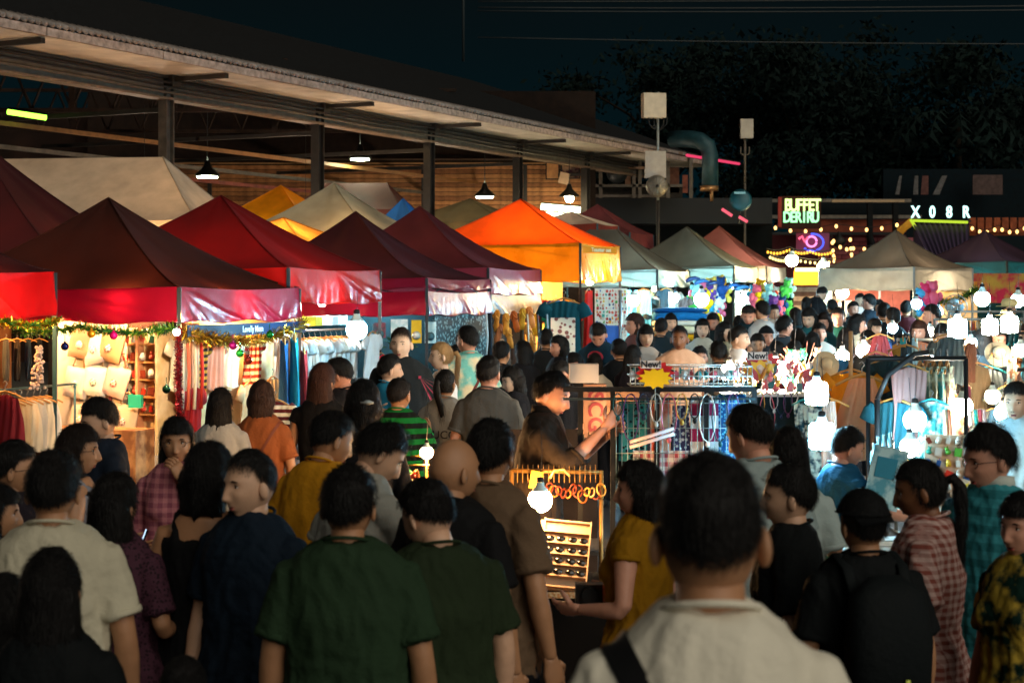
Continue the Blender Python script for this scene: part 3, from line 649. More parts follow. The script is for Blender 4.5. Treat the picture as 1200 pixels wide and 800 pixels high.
# unseen warm bulbs added to light the eave, cream canopy and rear tents
lamp_in(11,-.3,-.6,2.9,.06,wt,150,'unseen warm bulb added in the gap before the cream canopy')

for i,(px,py,Y) in enumerate(((40,318,26),(150,316,27.5),(262,300,31),(330,300,33),(405,300,36),(470,300,39),(530,296,43),(640,296,46))):  # hidden bulbs added behind the front row to light eave and rear canopies
    q=P(px,py,Y); e=empty('light_bulb',q,['unseen added warm bulb low behind the left edge tent','unseen added warm bulb behind the brown maroon tent','unseen added warm bulb behind the bright red tent','unseen added warm bulb under the yellow tent','unseen added warm bulb under the olive cream tent','unseen added warm bulb under the small blue tent','unseen added warm bulb under the dark olive tent','unseen added warm bulb under the pale low tent'][i],'light bulb')
    m=MB(); m.ball((0,0,0),.09,12,8); m.obj('bulb',emis('ffc890',800),e); m=MB(); m.lathe([(.035,.08),(.035,.16),(0,.16)],8); m.tube([(0,0,.16),(0,0,.5)],.006,5); m.obj('socket',dark,e)
# =================== garlands
def garland(pts,label,cols,n=900,r=.07,seed=0,mats=None):
    rg=np.random.default_rng(seed); pts=[Vector(p) for p in pts]; o0=pts[0]
    m=MB(); m.tube([p-o0 for p in pts],.012,4)
    seg=len(pts)-1; t=rg.uniform(0,seg,n); k=t.astype(int); f=t-k
    A=np.array([list(p-o0) for p in pts]); c=A[k]*(1-f[:,None])+A[k+1]*f[:,None]
    d=rg.normal(size=(n,3)); d/=np.linalg.norm(d,axis=1)[:,None]; s_=np.cross(d,rg.normal(size=(n,3))); s_/=np.linalg.norm(s_,axis=1)[:,None]
    L=rg.uniform(.5,1.1,n)[:,None]*r; wd=.007
    V=np.stack([c-s_*wd,c+s_*wd,c+d*L+s_*wd*.6,c+d*L-s_*wd*.6],1).reshape(-1,3)
    F_=[(4*i,4*i+1,4*i+2,4*i+3) for i in range(n)]; 
    for i in range(n): m.add(V[4*i:4*i+4],[(0,1,2,3)],int(rg.integers(0,len(cols))))
    o=m.obj('garland',cols,loc=o0,smooth=False); tag(o,label,'garland'); return o
gg=[M('1c5a1e',.35,.3),M('2f7a22',.3,.4),M('8fae2a',.3,.5),M('0c2e12',.5)]
gd=[M('c98f1a',.25,.8),M('e8b830',.22,.8),M('7d4a0c',.4,.6),M('f0d060',.2,.8)]
def droop(a,b,n,dz): return [a.lerp(b,t)+Vector((0,0,-dz*abs(math.sin(PI*t*n)))) for t in np.linspace(0,1,10*n+1)]
fr=Vector((math.sin(AF)*-.06,-.07,0))
c1=T[1]['c']; zv=Vector((0,0,-.44))
garland(droop(c1[0]+zv+fr,c1[3]+zv+fr,3,.06),'green tinsel garland below the crimson valance over tote bags',gg,2200,.09,1)
c0=T[0]['c']; garland(droop(c0[0]+zv*1.2+Vector((.06,-.04,0)),c0[1]+zv*1.2+Vector((.06,-.04,0)),3,.05),'green and gold tinsel garland under the red valance at left edge',[gg[1],gd[0],gd[1],gg[2]],1800,.08,2)
c=c1; a_=Vector((math.cos(AF)*.08,-.05,0)); garland(droop(c[0]+zv*1.15+a_,c[1]+zv*1.0+a_,1,.14),'gold tinsel garland swagged on lane side of the brown tent',gd,2600,.11,3)
p0=tp(1,-.02,-.05,1.72); garland([p0,p0+Vector((0,0,-.5)),p0+Vector((.02,0,-1.0)),p0+Vector((0,0,-1.5))],'dark red tinsel wound round the tent post',[M('7a1018',.3,.5),M('3a0a10',.5),M('b02430',.25,.6)],1500,.06,4)
c=T[9]['c']; garland(droop(P(1077,344,35.6),P(1145,338,36.3),1,.22),'green garland under the taupe tent valance',gg,1200,.12,5)
garland(droop(c[0]+Vector((.05,-.05,-.6)),P(1075,385,36.5),1,0),'pale green tinsel hanging down the taupe tent post',[M('b9c690',.4,.3),M('5a7a4a',.5)],500,.08,6)
# navy banner strip with script
def banner(a,b,h,col,label,txt=None,tcol='e8eef4',size=.12):
    a=Vector(a);b=Vector(b); L=(b-a).length; rz=math.atan2(b.y-a.y,b.x-a.x); e=empty('banner',(a+b)/2,label,'banner',rz=rz)
    G=np.array([[[x,.012*math.sin(x*9),z*h/2] for z in(-1,0,1)] for x in np.linspace(-L/2,L/2,24)]); m=MB(); m.grid(G); G2=G[::-1].copy(); G2[...,1]+=.008; m.grid(G2); m.obj('banner_cloth',cloth(col,.15,.6),e)
    if txt: me=text_mesh(txt,size,.001,.002); me.materials.append(M(tcol,.6)); link('lettering',me,e,(0,-.03,0),(R(90),0,0))
    return e
banner(c1[0]+a_*1.3+Vector((0,0,-.5)),c1[1]+a_*1.3+Vector((0,0,-.47)),.14,'0c2448','navy banner with pale script on lane side of the brown tent',"Love'ly Mom",size=.10)
# baubles
def bauble(p,col,label,r=.04):
    m=MB(); m.ball((0,0,0),r,12,8); m.lathe([(r*.3,r*.9),(r*.3,r*1.2),(.004,r*1.25),(.004,r*2.8)],6); o=m.obj('bauble',M(col,.15,.6),loc=p); tag(o,label,'bauble','christmas baubles under the valances')
for px,py,Y,cc,l in ((76,406,18.6,'101c5c','dark blue bauble by the teal post'),(133,393,18.5,'e0187a','hot pink bauble in the green garland'),(273,405,18.9,'a81870','magenta bauble before striped shirt'),(281,414,19,'2aa83a','small green bauble under the magenta one'),(316,392,19.8,'157a2c','green bauble at end of gold garland'),(195,456,18.0,'10301c','dark green bauble against the keychain shelves'),(291,422,19.1,'8a2a18','red brown bauble right of magenta one'),(107,391,18.5,'e09a20','orange bauble in green garland')):
    bauble(P(px,py,Y),cc,l,.045)

# =================== goods generators
def garment_me(kind,seed=0,w=.46,h=.62):
    r=np.random.default_rng(seed); nu,nv=26,20; t=np.linspace(0,1,nv)[None,:]; s_=np.linspace(-1,1,nu)[:,None]
    if kind=='tee': half=w/2*(.92-.08*np.sin(t*PI)); 
    elif kind=='dress': half=w/2*(.62+.10*np.cos(t*4)+.62*np.clip(t-.35,0,1))
    elif kind=='tank': half=w/2*(.66+.18*np.clip(t*3,0,1)+.1*t)
    elif kind=='skirt': half=w/2*(.30+.75*t)
    elif kind=='scarf': half=w/2*(.35+.1*np.sin(t*3))
    else: half=w/2*(.9+0*t)
    X=s_*half; Z=-t*h-.045*np.abs(s_)*(1-t)*(1 if kind in('tee','dress','tank') else 0)+.02*np.sin(s_*5+seed)*t
    nf={'skirt':9,'scarf':5,'dress':6}.get(kind,3)
    Yf=.028*np.sin(s_*nf+r.uniform(0,6)+1.5*t)*(.25+t)+.01*np.sin(s_*17+t*6)
    dep=.035*np.sqrt(np.clip(1-s_**2,0,1))
    m=MB(); 
    Fr=np.stack([X+0*t,Yf-dep,Z+0*s_],-1); Bk=np.stack([X+0*t,Yf+dep,Z+0*s_],-1); m.grid(Fr); m.grid(Bk[::-1])
    if kind=='tee':
        for sg in(-1,1): m.loft([(sg*w*.40,0,-.06),(sg*w*.52,0,-.11),(sg*w*.60,.01,-.20)],[(.075,.03),(.08,.034),(.085,.03)],n=8,lat=(sg*.5,0,1))
    return m.mesh('garment')
GME={k:[garment_me(k,i,*wh) for i in range(2)] for k,wh in {'tee':(.46,.62),'dress':(.5,1.0),'tank':(.40,.58),'skirt':(.60,.62),'scarf':(.34,.9)}.items()}
for l in GME.values():
    for me in l: me.materials.append(None)
hm=MB(); hm.tube([(-.2,0,-.05),(-.1,0,0),(0,0,.03),(.1,0,0),(.2,0,-.05)],.011,6); hang_w=hm.mesh('hanger')
hk=MB(); hk.tube([(0,0,.03),(0,0,.07),(.02,0,.10),(0,0,.125),(-.02,0,.11)],.004,5); hook_me=hk.mesh('hook')
wood=M('b5803f',.5,var=.2); wire=M('8a8c8c',.35,.7)
for me,mm in ((hang_w,wood),(hook_me,wire)): me.materials.append(mm)
def garment(p,rz,kind,mat,label,k=1.0,group=None,hmat=None):
    e=empty('hanging_'+{'tee':'shirt','dress':'dress','tank':'shirt','skirt':'skirt','scarf':'scarf'}[kind],p,label,{'tee':'shirt','dress':'dress','tank':'top','skirt':'skirt','scarf':'scarf'}[kind],group,rz=rz)
    e.scale=(k,k,k); g_=link('garment',GME[kind][random.randrange(2)],e); setmat(g_,mat)
    h_=link('hanger',hang_w,e); k_=link('hook',hook_me,e)
    if hmat: setmat(h_,hmat)
    return e
def rack(p,rz,L,H,label,mat=None,legs=True,r=.014):
    e=empty('clothes_rack',p,label,'rack',rz=rz); m=MB(); m.tube([(-L/2,0,H),(L/2,0,H)],r,8); m.obj('rail',mat or wire,e)
    if legs:
        for s_ in(-1,1): m=MB(); m.tube([(s_*L/2,0,H),(s_*L/2,0,.03)],r,8); m.tube([(s_*L/2,-.25,.02),(s_*L/2,.25,.02)],r,6); m.obj('leg',mat or wire,e)
    return e
def boxthing(name,p,d,mat,label,cat,rz=0,rx=0,group=None,bev=True,tap=1):
    m=MB(); m.box((0,0,0),d,taper=tap); o=m.obj(name,mat,loc=p,rot=(rx,0,rz),smooth=False); tag(o,label,cat,group); return o
def backwall(t,side,s0,s1,z0,z1,mat,label,off):
    """a hung sheet / board standing inside the tent"""
    if side=='front': a=tp(t,s0,off,z0); b=tp(t,s1,off,z1)
    else: a=tp(t,off,s0,z0); b=tp(t,off,s1,z1)
    return a,b
def sheet(a,b,z0,z1,mat,label,name='backdrop_sheet',cat='backdrop',th=.03,fold=.0):
    a=Vector((a.x,a.y,0)); b=Vector((b.x,b.y,0)); L=(b-a).length; rz=math.atan2(b.y-a.y,b.x-a.x)
    m=MB()
    if fold: 
        G=np.array([[[x,fold*math.sin(x*14+z),z] for z in np.linspace(-(z1-z0)/2,(z1-z0)/2,6)] for x in np.linspace(-L/2,L/2,int(L*16)+2)]); m.grid(G); G2=G[::-1].copy(); G2[...,1]+=.01; m.grid(G2)
    else: m.box((0,0,0),(L,th,z1-z0))
    o=m.obj(name,mat,loc=(a+b)/2+Vector((0,0,(z0+z1)/2)),rot=(0,0,rz),smooth=bool(fold)); tag(o,label,cat); return o

# --- tent 0 stall: hangers with pale tops
sheet(tp(0,.55,.1,0),tp(0,.55,2.95,0),.2,2.0,M('5a3a20',.9,var=.3,bump=.2),'brown backdrop of the left edge stall')
q=on_front(0,.12,14,456,'side'); rk=rack(Vector((q.x,q.y,0)),LRZ,2.4,q.z+.0,'teal rail with wooden hangers at left edge',postm)
nm=['white','cream','pale grey','ivory','beige','sand','off-white','chalk']; cc=['e8e2d8','e2d3b8','bfb8ae','d8c8ae','c8b08c','c2a47c','e4dcd0','d8d4cc']
for i in range(8):
    p=on_front(0,.10,54-i*7.5,456,'side'); p.z=q.z-.13; garment(p,FRZ+R(20+random.uniform(-14,14)) if i in(0,3) else FRZ+R(48+random.uniform(-12,12)),'tank',cloth(cc[i],.25,.85),f'{nm[i]} singlet on wooden hanger, {["nearest the teal post","second from the post","third from the post","fourth from the post","fifth from the post","sixth from the post","seventh from the post","farthest from the post"][i]}',.95,'pale singlets on the teal rail')
p=on_front(0,-.15,6,462,'side'); garment(p,FRZ+R(12),'tank',cloth('7a1620',.2,.8),'dark red and white top hanging at far left edge',1.15)
for i,cl in enumerate(('26282a','1e2c36','30261c','3a3a38')):
    garment(on_front(0,.3,46-i*13,398,'side'),FRZ+R(20),'scarf',cloth(cl,.1,.85),['black','dark navy','dark brown','charcoal'][i]+' scarf hanging high in the left edge stall',.5)
# shell/flower string left of the post
m=MB(); rg=np.random.default_rng(5)
for i in range(70):
    z=-i*.0065-.02; m.ball((rg.uniform(-.05,.05)*(.6+i/70),rg.uniform(-.03,.03),z*1.0-.1),(.018,.006,.02),6,4,Matrix.Rotation(rg.uniform(0,3),3,'Y'))
tag(m.obj('seashell_mobile',M('cfb0a0',.6,var=.2),loc=P(45,393,18.2)),'pinkish shell mobile hanging left of the teal post','mobile')
boxthing('cloth_pile',tp(0,.35,2.0,.62),(.5,1.6,.5),M('6a3a30',.9,bump=.8,bscale=10,pat='noise',col2='b09070'),'folded cloth heap below the hanging singlets','cloth heap',FRZ)
# --- tent 1 front: bag display + shelves
bagwall=sheet(on_front(1,.5,64,0),on_front(1,.5,149,0),.5,1.95,M('efdcc0',.9,var=.06),'cream display board behind the tote bags','display_board','board')
def tote(p,rz,col,label,tilt=0,pc=None,k=1.0):
    e=empty('tote_bag',p,label,'tote bag','tote bags on the display board',rz=rz); e.rotation_euler=(R(-6),R(tilt),rz); e.scale=(k,k,k)
    nu,nv=9,9; s_=np.linspace(-1,1,nu)[:,None]; t=np.linspace(-1,1,nv)[None,:]
    bul=.035*np.sqrt(np.clip((1-s_**4)*(1-t**4),0,1)); m=MB()
    m.grid(np.stack([s_*.15+0*t,-bul-.01,t*.17+0*s_],-1)); m.grid(np.stack([s_*.15+0*t,bul+.01,t*.17+0*s_],-1)[::-1])
    m.add([(-.15,-.01,-.17),(.15,-.01,-.17),(.15,.01,-.17),(-.15,.01,-.17),(-.15,-.01,.17),(-.15,.01,.17),(.15,-.01,.17),(.15,.01,.17)],[(0,3,2,1),(0,4,5,3),(1,2,7,6)])
    m.obj('bag_body',M(col,.85,bump=.3,bscale=80,var=.08),e)
    m=MB(); m.tube([(-.07,-.02,.17),(-.05,-.02,.27),(0,-.02,.31),(.05,-.02,.27),(.07,-.02,.17)],.008,5); m.obj('handle',M('c9a070',.8),e)
    m=MB(); m.lathe([(0,0),(.045,0),(.04,.006),(0,.006)],12,(0,-.052,-.02),Matrix.Rotation(R(90),3,'X')); m.obj('print',M(pc or 'd08a80',.7,pat='noise',col2='f0e4d4',pscale=60),e); return e
bd=[(96,402,'b89070','d8c0a0','brown tote bag at top left of the display'),(111,408,'f4d8d0','e07088','white tote bag with red edge at top middle'),(130,406,'c09468','6a4a30','tan tote bag at top right of the display'),
(90,448,'f0dcc8','48b8b0','cream tote bag with teal dot, lower left'),(112,446,'e8e8dc','5a7a6a','white tote bag with green print, lower middle'),(136,447,'f4c8b4','e04a38','pink tote bag with red dot, lower right'),
(95,490,'e8d0b4','c08a60','cream tote bag in the bottom row behind a head'),(146,492,'dfc3a2','a05a48','beige tote bag in the bottom row at right')]
for i,(x,y,c_,p_,l) in enumerate(bd): tote(on_front(1,.44,x,y),FRZ,c_,l,random.choice([-14,12,16,8]),p_,1.05)
def post_thing(p,d,mat,label): return boxthing('display_post',p,d,mat,label,'post',FRZ)
# shelves with small goods
sb=empty('goods_shelf',Vector((*on_front(1,.5,178,0).xy,0)),'wooden shelf wall of keychains right of the tote bags','shelf',rz=FRZ)
m=MB(); m.box((0,.12,1.15),(1.08,.03,1.25)); m.obj('back_board',M('f0b878',.85,var=.15,pat='noise',col2='f8e0b0',pscale=7),sb,smooth=False)
for z in(.72,.92,1.12,1.32,1.52): m=MB(); m.box((0,.05,z),(1.06,.12,.018)); m.obj('shelf_board',M('c98a4a',.7,var=.2),sb,smooth=False)
for x in(-.53,-.18,.18,.53): m=MB(); m.box((x,.03,1.15),(.03,.14,1.25)); m.obj('upright',M('e8a070' if x!=-.53 else 'd86a60',.7),sb,smooth=False)
cols=['d83018','f0a020','e8e0d0','2a5a9a','30a890','c8402a','f4c840','803018','f0f0e0','e86a50','1a3a6a','60b040']
cnames=['red','orange','white','blue','teal','brick red','yellow','brown','ivory','coral','navy','green']
kin=[]
def kc_me(kind):
    m=MB()
    if kind==0: m.box((0,0,0),(.05,.018,.075)); m.tube([(0,0,.0375),(0,0,.065)],.005,5)
    elif kind==1: m.ball((0,0,0),(.035,.025,.03),8,6); m.ball((0,0,.04),(.022,.02,.022),8,6); m.ball((-.016,0,.062),.009,5,4); m.ball((.016,0,.062),.009,5,4)
    elif kind==2: m.lathe([(0,-.035),(.03,-.035),(.034,0),(.025,.04),(.012,.05),(0,.05)],8)
    else: m.box((0,0,0),(.085,.012,.10)); m.box((0,-.008,0),(.06,.006,.07))
    me=m.mesh('trinket',kind!=0 and kind!=3); me.materials.append(None); return me
KME=[kc_me(i) for i in range(4)]
SHP=['boxy','figure shaped','bell shaped','framed']; CNM={'f4f4f0':'white','e8ecec':'pale grey','c8c8c8':'grey','30a0a8':'teal','e86a78':'pink','202428':'black','f0d8d0':'blush','e0a040':'amber','c83020':'red','2a6a40':'green','f0d8a0':'cream','a85a28':'brown','d8b888':'beige','7a2018':'dark red','f0d060':'yellow','f0f0f0':'white','e87080':'rose','f4e8e0':'ivory','1c6a78':'petrol','d8a040':'golden','f090a0':'pale pink'}
pos=['on the top shelf','on the second shelf','on the third shelf','on the fourth shelf','on the bottom shelf']
cnt=0
for zi,z in enumerate((1.53,1.33,1.13,.93,.73)):
    for xi in range(9):
        ci=(zi*5+xi*7)%12; x=-.46+xi*.115; q=sb.matrix_basis if False else None
        wp=Vector(sb.location)+Matrix.Rotation(FRZ,3,'Z')@Vector((x+random.uniform(-.01,.01),-.005,z+.055))
        o=link('trinket',KME[(zi+xi*3)%4],None,wp,(0,random.uniform(-.2,.2),FRZ+random.uniform(-.3,.3))); k_=random.uniform(.9,1.25); o.scale=(k_,k_,k_); setmat(o,M(cols[ci],.5,var=.1))
        col_=['far left','left','left of centre','left of the middle upright','middle','right of the middle upright','right of centre','right','far right'][xi]
        tag(o,f'{cnames[ci]} souvenir {pos[zi]}, {col_}'.replace('left of the middle upright','just left of middle').replace('right of the middle upright','just right of middle'),'souvenir','souvenirs on the shelf wall')
boxthing('teal_pouch',on_front(1,.36,159,470),(.17,.05,.15),M('14b090',.6),'teal zip pouch hung beside the keychain shelves','pouch',FRZ,group=None)
# dark fascia above shelves
sheet(on_front(1,.3,150,0),on_front(1,.3,208,0),1.72,1.84,M('3a2012',.8,var=.2),'dark brown header board over the shelf wall','header_board','board')
boxthing('stall_counter',tp(1,1.6,-.05,.3),(2.4,.4,.6),M('8a5a38',.8,var=.3,pat='noise',col2='c08a58',pscale=5),'wooden counter with goods under the tote bags','counter',FRZ)
# --- tent 1 lane side: shirts on a warm wall
sheet(tp(1,.35,.1,0),tp(1,.35,2.95,0),.3,1.85,M('f2c88a',.9,var=.12,pat='noise',col2='f8d8a8',pscale=3),'warm cream backdrop on the lane side of the brown tent')
tshirt=[(.35,'f0d8b0',None,None,'cream t-shirt nearest the tinsel post','tee'),(.75,'e8a428','3a2010','stripe','amber shirt with dark bands on the lane side wall','tee'),(1.15,'f0a080',None,None,'salmon t-shirt between amber and cream shirts','tee'),(1.55,'f4e2c0',None,None,'plain cream t-shirt left of the flag striped shirt','tee'),(2.1,'f2e4c8','d04030','stripe','red striped t-shirt above the long haired woman','tee')]
for q,c_,c2,pt,l,kd in tshirt: garment(tp(1,.18,q,1.62),LRZ,kd,cloth(c_,.2,.85,pat=pt,col2=c2,pscale=14 if q<2 else 12),l,1.0)
for q,z,c_,l,kd in ((.5,1.05,'a81818','deep red bag cloth hanging low left of the long haired woman','tee'),(1.9,1.02,'d8a878','tan folded shirt below the striped shirt','tee'),(2.5,1.05,'e8c8a0','beige shirt low on lane side wall','tee')): garment(tp(1,.12,q,z),LRZ,kd,cloth(c_,.2,.85),l,1.0)
for i,q in enumerate((.15,.28,.42,.58)):
    m=MB(); m.tube([(0,0,1.55),(.03,0,1.2),(.0,0,.8)],.02,6); tag(m.obj('hanging_strap',cloth(['f0e0c8','e86a48','f4d8b0','d83828'][i],.2,.7),loc=tp(1,.05,q,0),rot=(0,0,LRZ)),['ivory','orange red','cream','red'][i]+' fabric strap hanging beside the tinsel post','strap','hanging straps by the post')
# --- tent 2: dark dresses at its near corner, wooden hangers, globe lamp
for i,(px,py,Y,kd,c_,l,k_) in enumerate(((333,398,20.8,'dress','10406a','navy blue dress with teal edge by red tent post',1.0),(345,395,20.9,'dress','0e6a78','teal long dress hanging by the red tent post',1.05),(356,410,21,'dress','8a1c1c','dark red dress behind the teal dress',.9),(322,470,19.6,'tee','e8d8b8','cream and red striped shirt low beside brown haired woman',.95))):
    garment(P(px,py,Y),LRZ+R(30) if i<3 else FRZ,kd,cloth(c_,.15,.8,pat='stripe' if i==3 else None,col2='5a1818' if i==3 else None,pscale=11),l,k_)
rack(tp(2,.25,1.45,0),LRZ,2.4,1.62,'rail of shirts on wooden hangers under bright red tent',wire)
for i in range(12):
    garment(tp(2,.25,.45+i*.17,1.50),LRZ+R(72+random.uniform(-8,8)),'tee',cloth(['f0ece0','e8f0f0','d8e8ec','f4f4f0'][i%4],.3,.85),f'white shirt on the red tent rail, {["nearest","second","third","fourth","fifth","sixth","seventh","eighth","ninth","tenth","eleventh","last"][i]} along the rail',.9,'white shirts on the rail under the bright red tent')
sheet(tp(2,1.3,.3,0),tp(2,1.3,2.9,0),.2,2.0,M('c8b8a0',.9,var=.2,pat='noise',col2='f0ece0',pscale=5),'pale clothes backdrop inside the bright red tent')
garment(tp(2,-.02,2.6,1.55),LRZ,'tee',cloth('f0f4f4',.3,.85),'white t-shirt at far end of the red tent',1.05); garment(tp(2,-.02,2.9,1.25),LRZ,'tank',cloth('d81c28',.3,.85),'red top hanging beside the grey post',.8)
for i,(dx,cl) in enumerate(((0,'f0d030'),(.25,'e8f4f4'),(.5,'60a0b0'))):
    boxthing('cap_box',tp(2,.1,.9+dx*2,1.75),(.2,.2,.12),M(cl,.6),['yellow','white','pale blue'][i]+' packet on the high ledge under red tent','packet',LRZ)
# --- tent 3: posters, dark panels
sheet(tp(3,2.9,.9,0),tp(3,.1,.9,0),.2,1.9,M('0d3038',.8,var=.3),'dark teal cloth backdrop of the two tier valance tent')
for i,(x0,x1,y0,y1,c_,c2,l) in enumerate(((458,478,374,394,'b8dce0','e8f4f4','pale blue poster behind the tall shopper'),(482,494,375,402,'f4c410','f4c410','yellow tag poster behind the tall shopper'),(498,511,377,402,'a8e0ec','d8f4f8','pale blue poster behind the blonde woman'),(438,452,378,396,'2a3a44','8a3a4a','dark picture poster left of tall shopper'))):
    a=P(x0,y0,26.6); b=P(x1,y1,26.6); e_=empty('poster',(a+b)/2,l,'poster'); m=MB(); m.box((0,0,0),(b.x-a.x,.015,a.z-b.z)); m.obj('poster_sheet',M(c_,.7,pat='noise',col2=c2,pscale=9),e_,smooth=False)
    m=MB(); m.lathe([(0,0),(.07,0),(0,.01)],10,(.0,-.02,-.06),Matrix.Rotation(R(90),3,'X')); m.obj('emblem',M('f4f0e0' if i==1 else '50808c',.7),e_)
rk=rack(tp(3,1.9,.2,0),FRZ,1.2,1.28,'low grey rail behind the boy in blue',postw)
for i in range(5): garment(tp(3,1.5+i*.2,.22,1.16),FRZ+R(60),'tee',cloth(['1c4a54','c02838','0c2c34','284048','d8d8d8'][i],.2,.85),['teal','crimson','black','slate','light grey'][i]+' shirt on the low grey rail',.85)
pot=empty('potted_plant',tp(3,.55,.3,1.0),'dark leafy plant in the stall behind blonde woman','plant')
m=MB(); m.lathe([(.0,0),(.08,0),(.11,.18),(.10,.18),(0,.16)],14); m.obj('pot',M('6a4030',.8),pot)
m=MB(); rg=np.random.default_rng(8)
for i in range(160):
    d=rg.normal(size=3); d[2]=abs(d[2]); d/=np.linalg.norm(d); c_=Vector(d*rg.uniform(.08,.3))+Vector((0,0,.25)); s_=Vector(np.cross(d,rg.normal(size=3))).normalized()*.018; dd=Vector(d)*.05
    m.add([list(c_-dd),list(c_+s_),list(c_+dd),list(c_-s_)],[(0,1,2,3)])
m.obj('leaves',M('1e4a2c',.5),pot,smooth=False)
sheet(tp(3,.0,.3,0),tp(3,.0,2.7,0),.9,1.85,M('0c2c30',.6,pat='blotch',col2='88a8a8',pscale=16),'black leafy patterned cloth right of the blonde woman','patterned_cloth','cloth')
boxthing('stall_table',tp(3,1.0,-.25,.4),(2.2,.5,.8),M('203038',.8,var=.3),'dark stall table behind the tall shopper','table',FRZ)
# --- tent 4: sandals and belts
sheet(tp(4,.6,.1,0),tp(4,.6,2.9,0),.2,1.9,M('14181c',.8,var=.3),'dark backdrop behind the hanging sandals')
sm_=MB(); 
sm_.loft([(0,0,-.12),(0,0,-.06),(0,0,.02),(0,0,.09),(0,0,.125)],[(.028,.011),(.04,.012),(.034,.012),(.046,.012),(.02,.01)],n=12,lat=(1,0,0)); sm_.tube([(-.04,0,.02),(-.02,-.05,.06),(0,-.03,.10),(.02,-.05,.06),(.04,0,.02)],.008,5); SAN=sm_.mesh('sandal'); SAN.materials.append(None)
k=0
sp_=[(582,376,'e8922a','ochre'),(593,380,'f0a030','light amber'),(604,377,'d86a20','burnt orange'),(612,374,'f0b028','golden'),(622,372,'e07828','orange'),(584,392,'a85a24','brown'),(597,396,'e89a38','honey'),(620,392,'f0983a','apricot'),(625,405,'e09038','tan orange'),(588,410,'c8a48a','pale tan')]
for px,py,c_,nmn in sp_:
    o=link('sandal',SAN,None,P(px,py,28.9),(0,R(random.uniform(-14,14)),FRZ+R(random.uniform(-20,20)))); o.scale=(1.5,1.5,1.5); setmat(o,M(c_,.6,var=.15)); tag(o,f'{nmn} sandal hanging under the pink valance','sandal','sandals hanging under the pink valance')
for i,px in enumerate((570,575,618,630,641)):
    m=MB(); m.tube([(0,0,0),(.02,0,-.4),(-.01,0,-.9)],.017,6); tag(m.obj('belt',M(['d8e0e0','203040','c8b090','4a4038','8a98a0'][i],.5,var=.1),loc=P(px,368,28.7)),['silver white','dark navy','beige','dark brown','grey blue'][i]+' belt hanging beside the sandals','belt')
# --- tent 5
sheet(tp(5,1.2,.3,0),tp(5,1.2,2.7,0),.2,2.5,M('f0a040',.9,var=.15),'amber backdrop inside the orange tent')
g_=garment(P(661,352,31.4),FRZ+R(10),'tee',cloth('0e4a54',.1,.85),'dark teal oversized t-shirt hanging at left of orange tent post',1.5)
m=MB(); m.box((0,-.10,-.42),(.30,.01,.42)); o=m.obj('print',M('e8d8c0',.7,pat='blotch',col2='8a4a40',pscale=14),g_,smooth=False)
garment(P(690,340,31.6),LRZ,'dress',cloth('e0281c',.3,.85),'bright red dress hung right of the black tent post',1.1)
kb=empty('keychain_board',P(716,368,32.4),'white board crowded with small charms under the amber vinyl valance','display board'); 
m=MB(); m.box((0,0,0),(.62,.03,.98)); m.obj('board',M('f4f0e0',.8,var=.05),kb,smooth=False)
rg=random.Random(4)
for i in range(10):
    for j in range(14):
        o=link('charm',KME[(i+j*3)%4],kb,(-.27+i*.06+rg.uniform(-.01,.01),-.03,.43-j*.065+rg.uniform(-.01,.01)),(0,rg.uniform(-.5,.5),0)); kk=rg.uniform(.4,.62); o.scale=(kk,kk,kk); setmat(o,M(rg.choice(cols+['f0f0e8','f0c8b0','e8b070']),.5,var=.1))
kb.rotation_euler=(0,0,R(8))
banner(P(684,290,30.6)+Vector((0,0,0)),P(722,296,31.2),.12,'f0901a','small amber strip with pale script on the orange valance','Toastter out',tcol='ffe8b8',size=.1)
m=MB(); m.tube([(0,0,0),(0,0,-1.9)],.03,6)
tag(m.obj('grey_pole',postw,loc=P(727,340,31)),'pale upright pole at right end of the charm board','pole')
for i in range(8):
    p=tp(5,.15+.12*i,.1,1.75+.25*(i%2)); garment(p,FRZ+R(60),'tee',cloth(cols[i],.3,.85),f'{cnames[i]} shirt on the inner rail of the orange tent',.7)
o=boxthing('blue_pouch',P(717,392,31.8),(.28,.1,.34),M('1c5ab0',.5),'royal blue pouch low right on the charm board','pouch')
# --- tents 6-8 : toys, towels, hats, bright cool back wall
for t_,c_,c2,l in ((6,'7fd0d0','2a7a80','pale cyan backdrop of the double peaked tent'),(7,'d8f0e0','40a0a0','mint white backdrop of the grey green tent'),(8,'e8ecd8','b0c8c0','cream white backdrop of the far maroon brown tent')):
    sheet(tp(t_,.9,.05,0),tp(t_,.9,2.95,0),.2,2.2,M(c_,.9,pat='noise',col2=c2,pscale=4),l)
toyc=['f4d020','e8a818','30a0c8','f0f0e8','40b050','e06a8a','1c4a8a','f8e060','8ad0d8','c8402a','5a3a8a','f4c8a0']; tn=['yellow','amber','sky blue','white','green','pink','navy','lemon','pale cyan','red','violet','peach']
m=MB(); m.ball((0,0,0),(.10,.085,.11),10,8); m.ball((0,-.01,.15),.075,10,8); m.ball((-.055,0,.21),.028,6,5); m.ball((.055,0,.21),.028,6,5); m.ball((-.10,-.03,.03),(.045,.04,.06),6,5); m.ball((.10,-.03,.03),(.045,.04,.06),6,5); m.ball((-.06,-.05,-.10),(.04,.05,.05),6,5); m.ball((.06,-.05,-.10),(.04,.05,.05),6,5); m.ball((0,-.075,.14),(.03,.02,.022),6,5); TOY=m.mesh('plush'); TOY.materials.append(None)
rg=random.Random(9); k=0
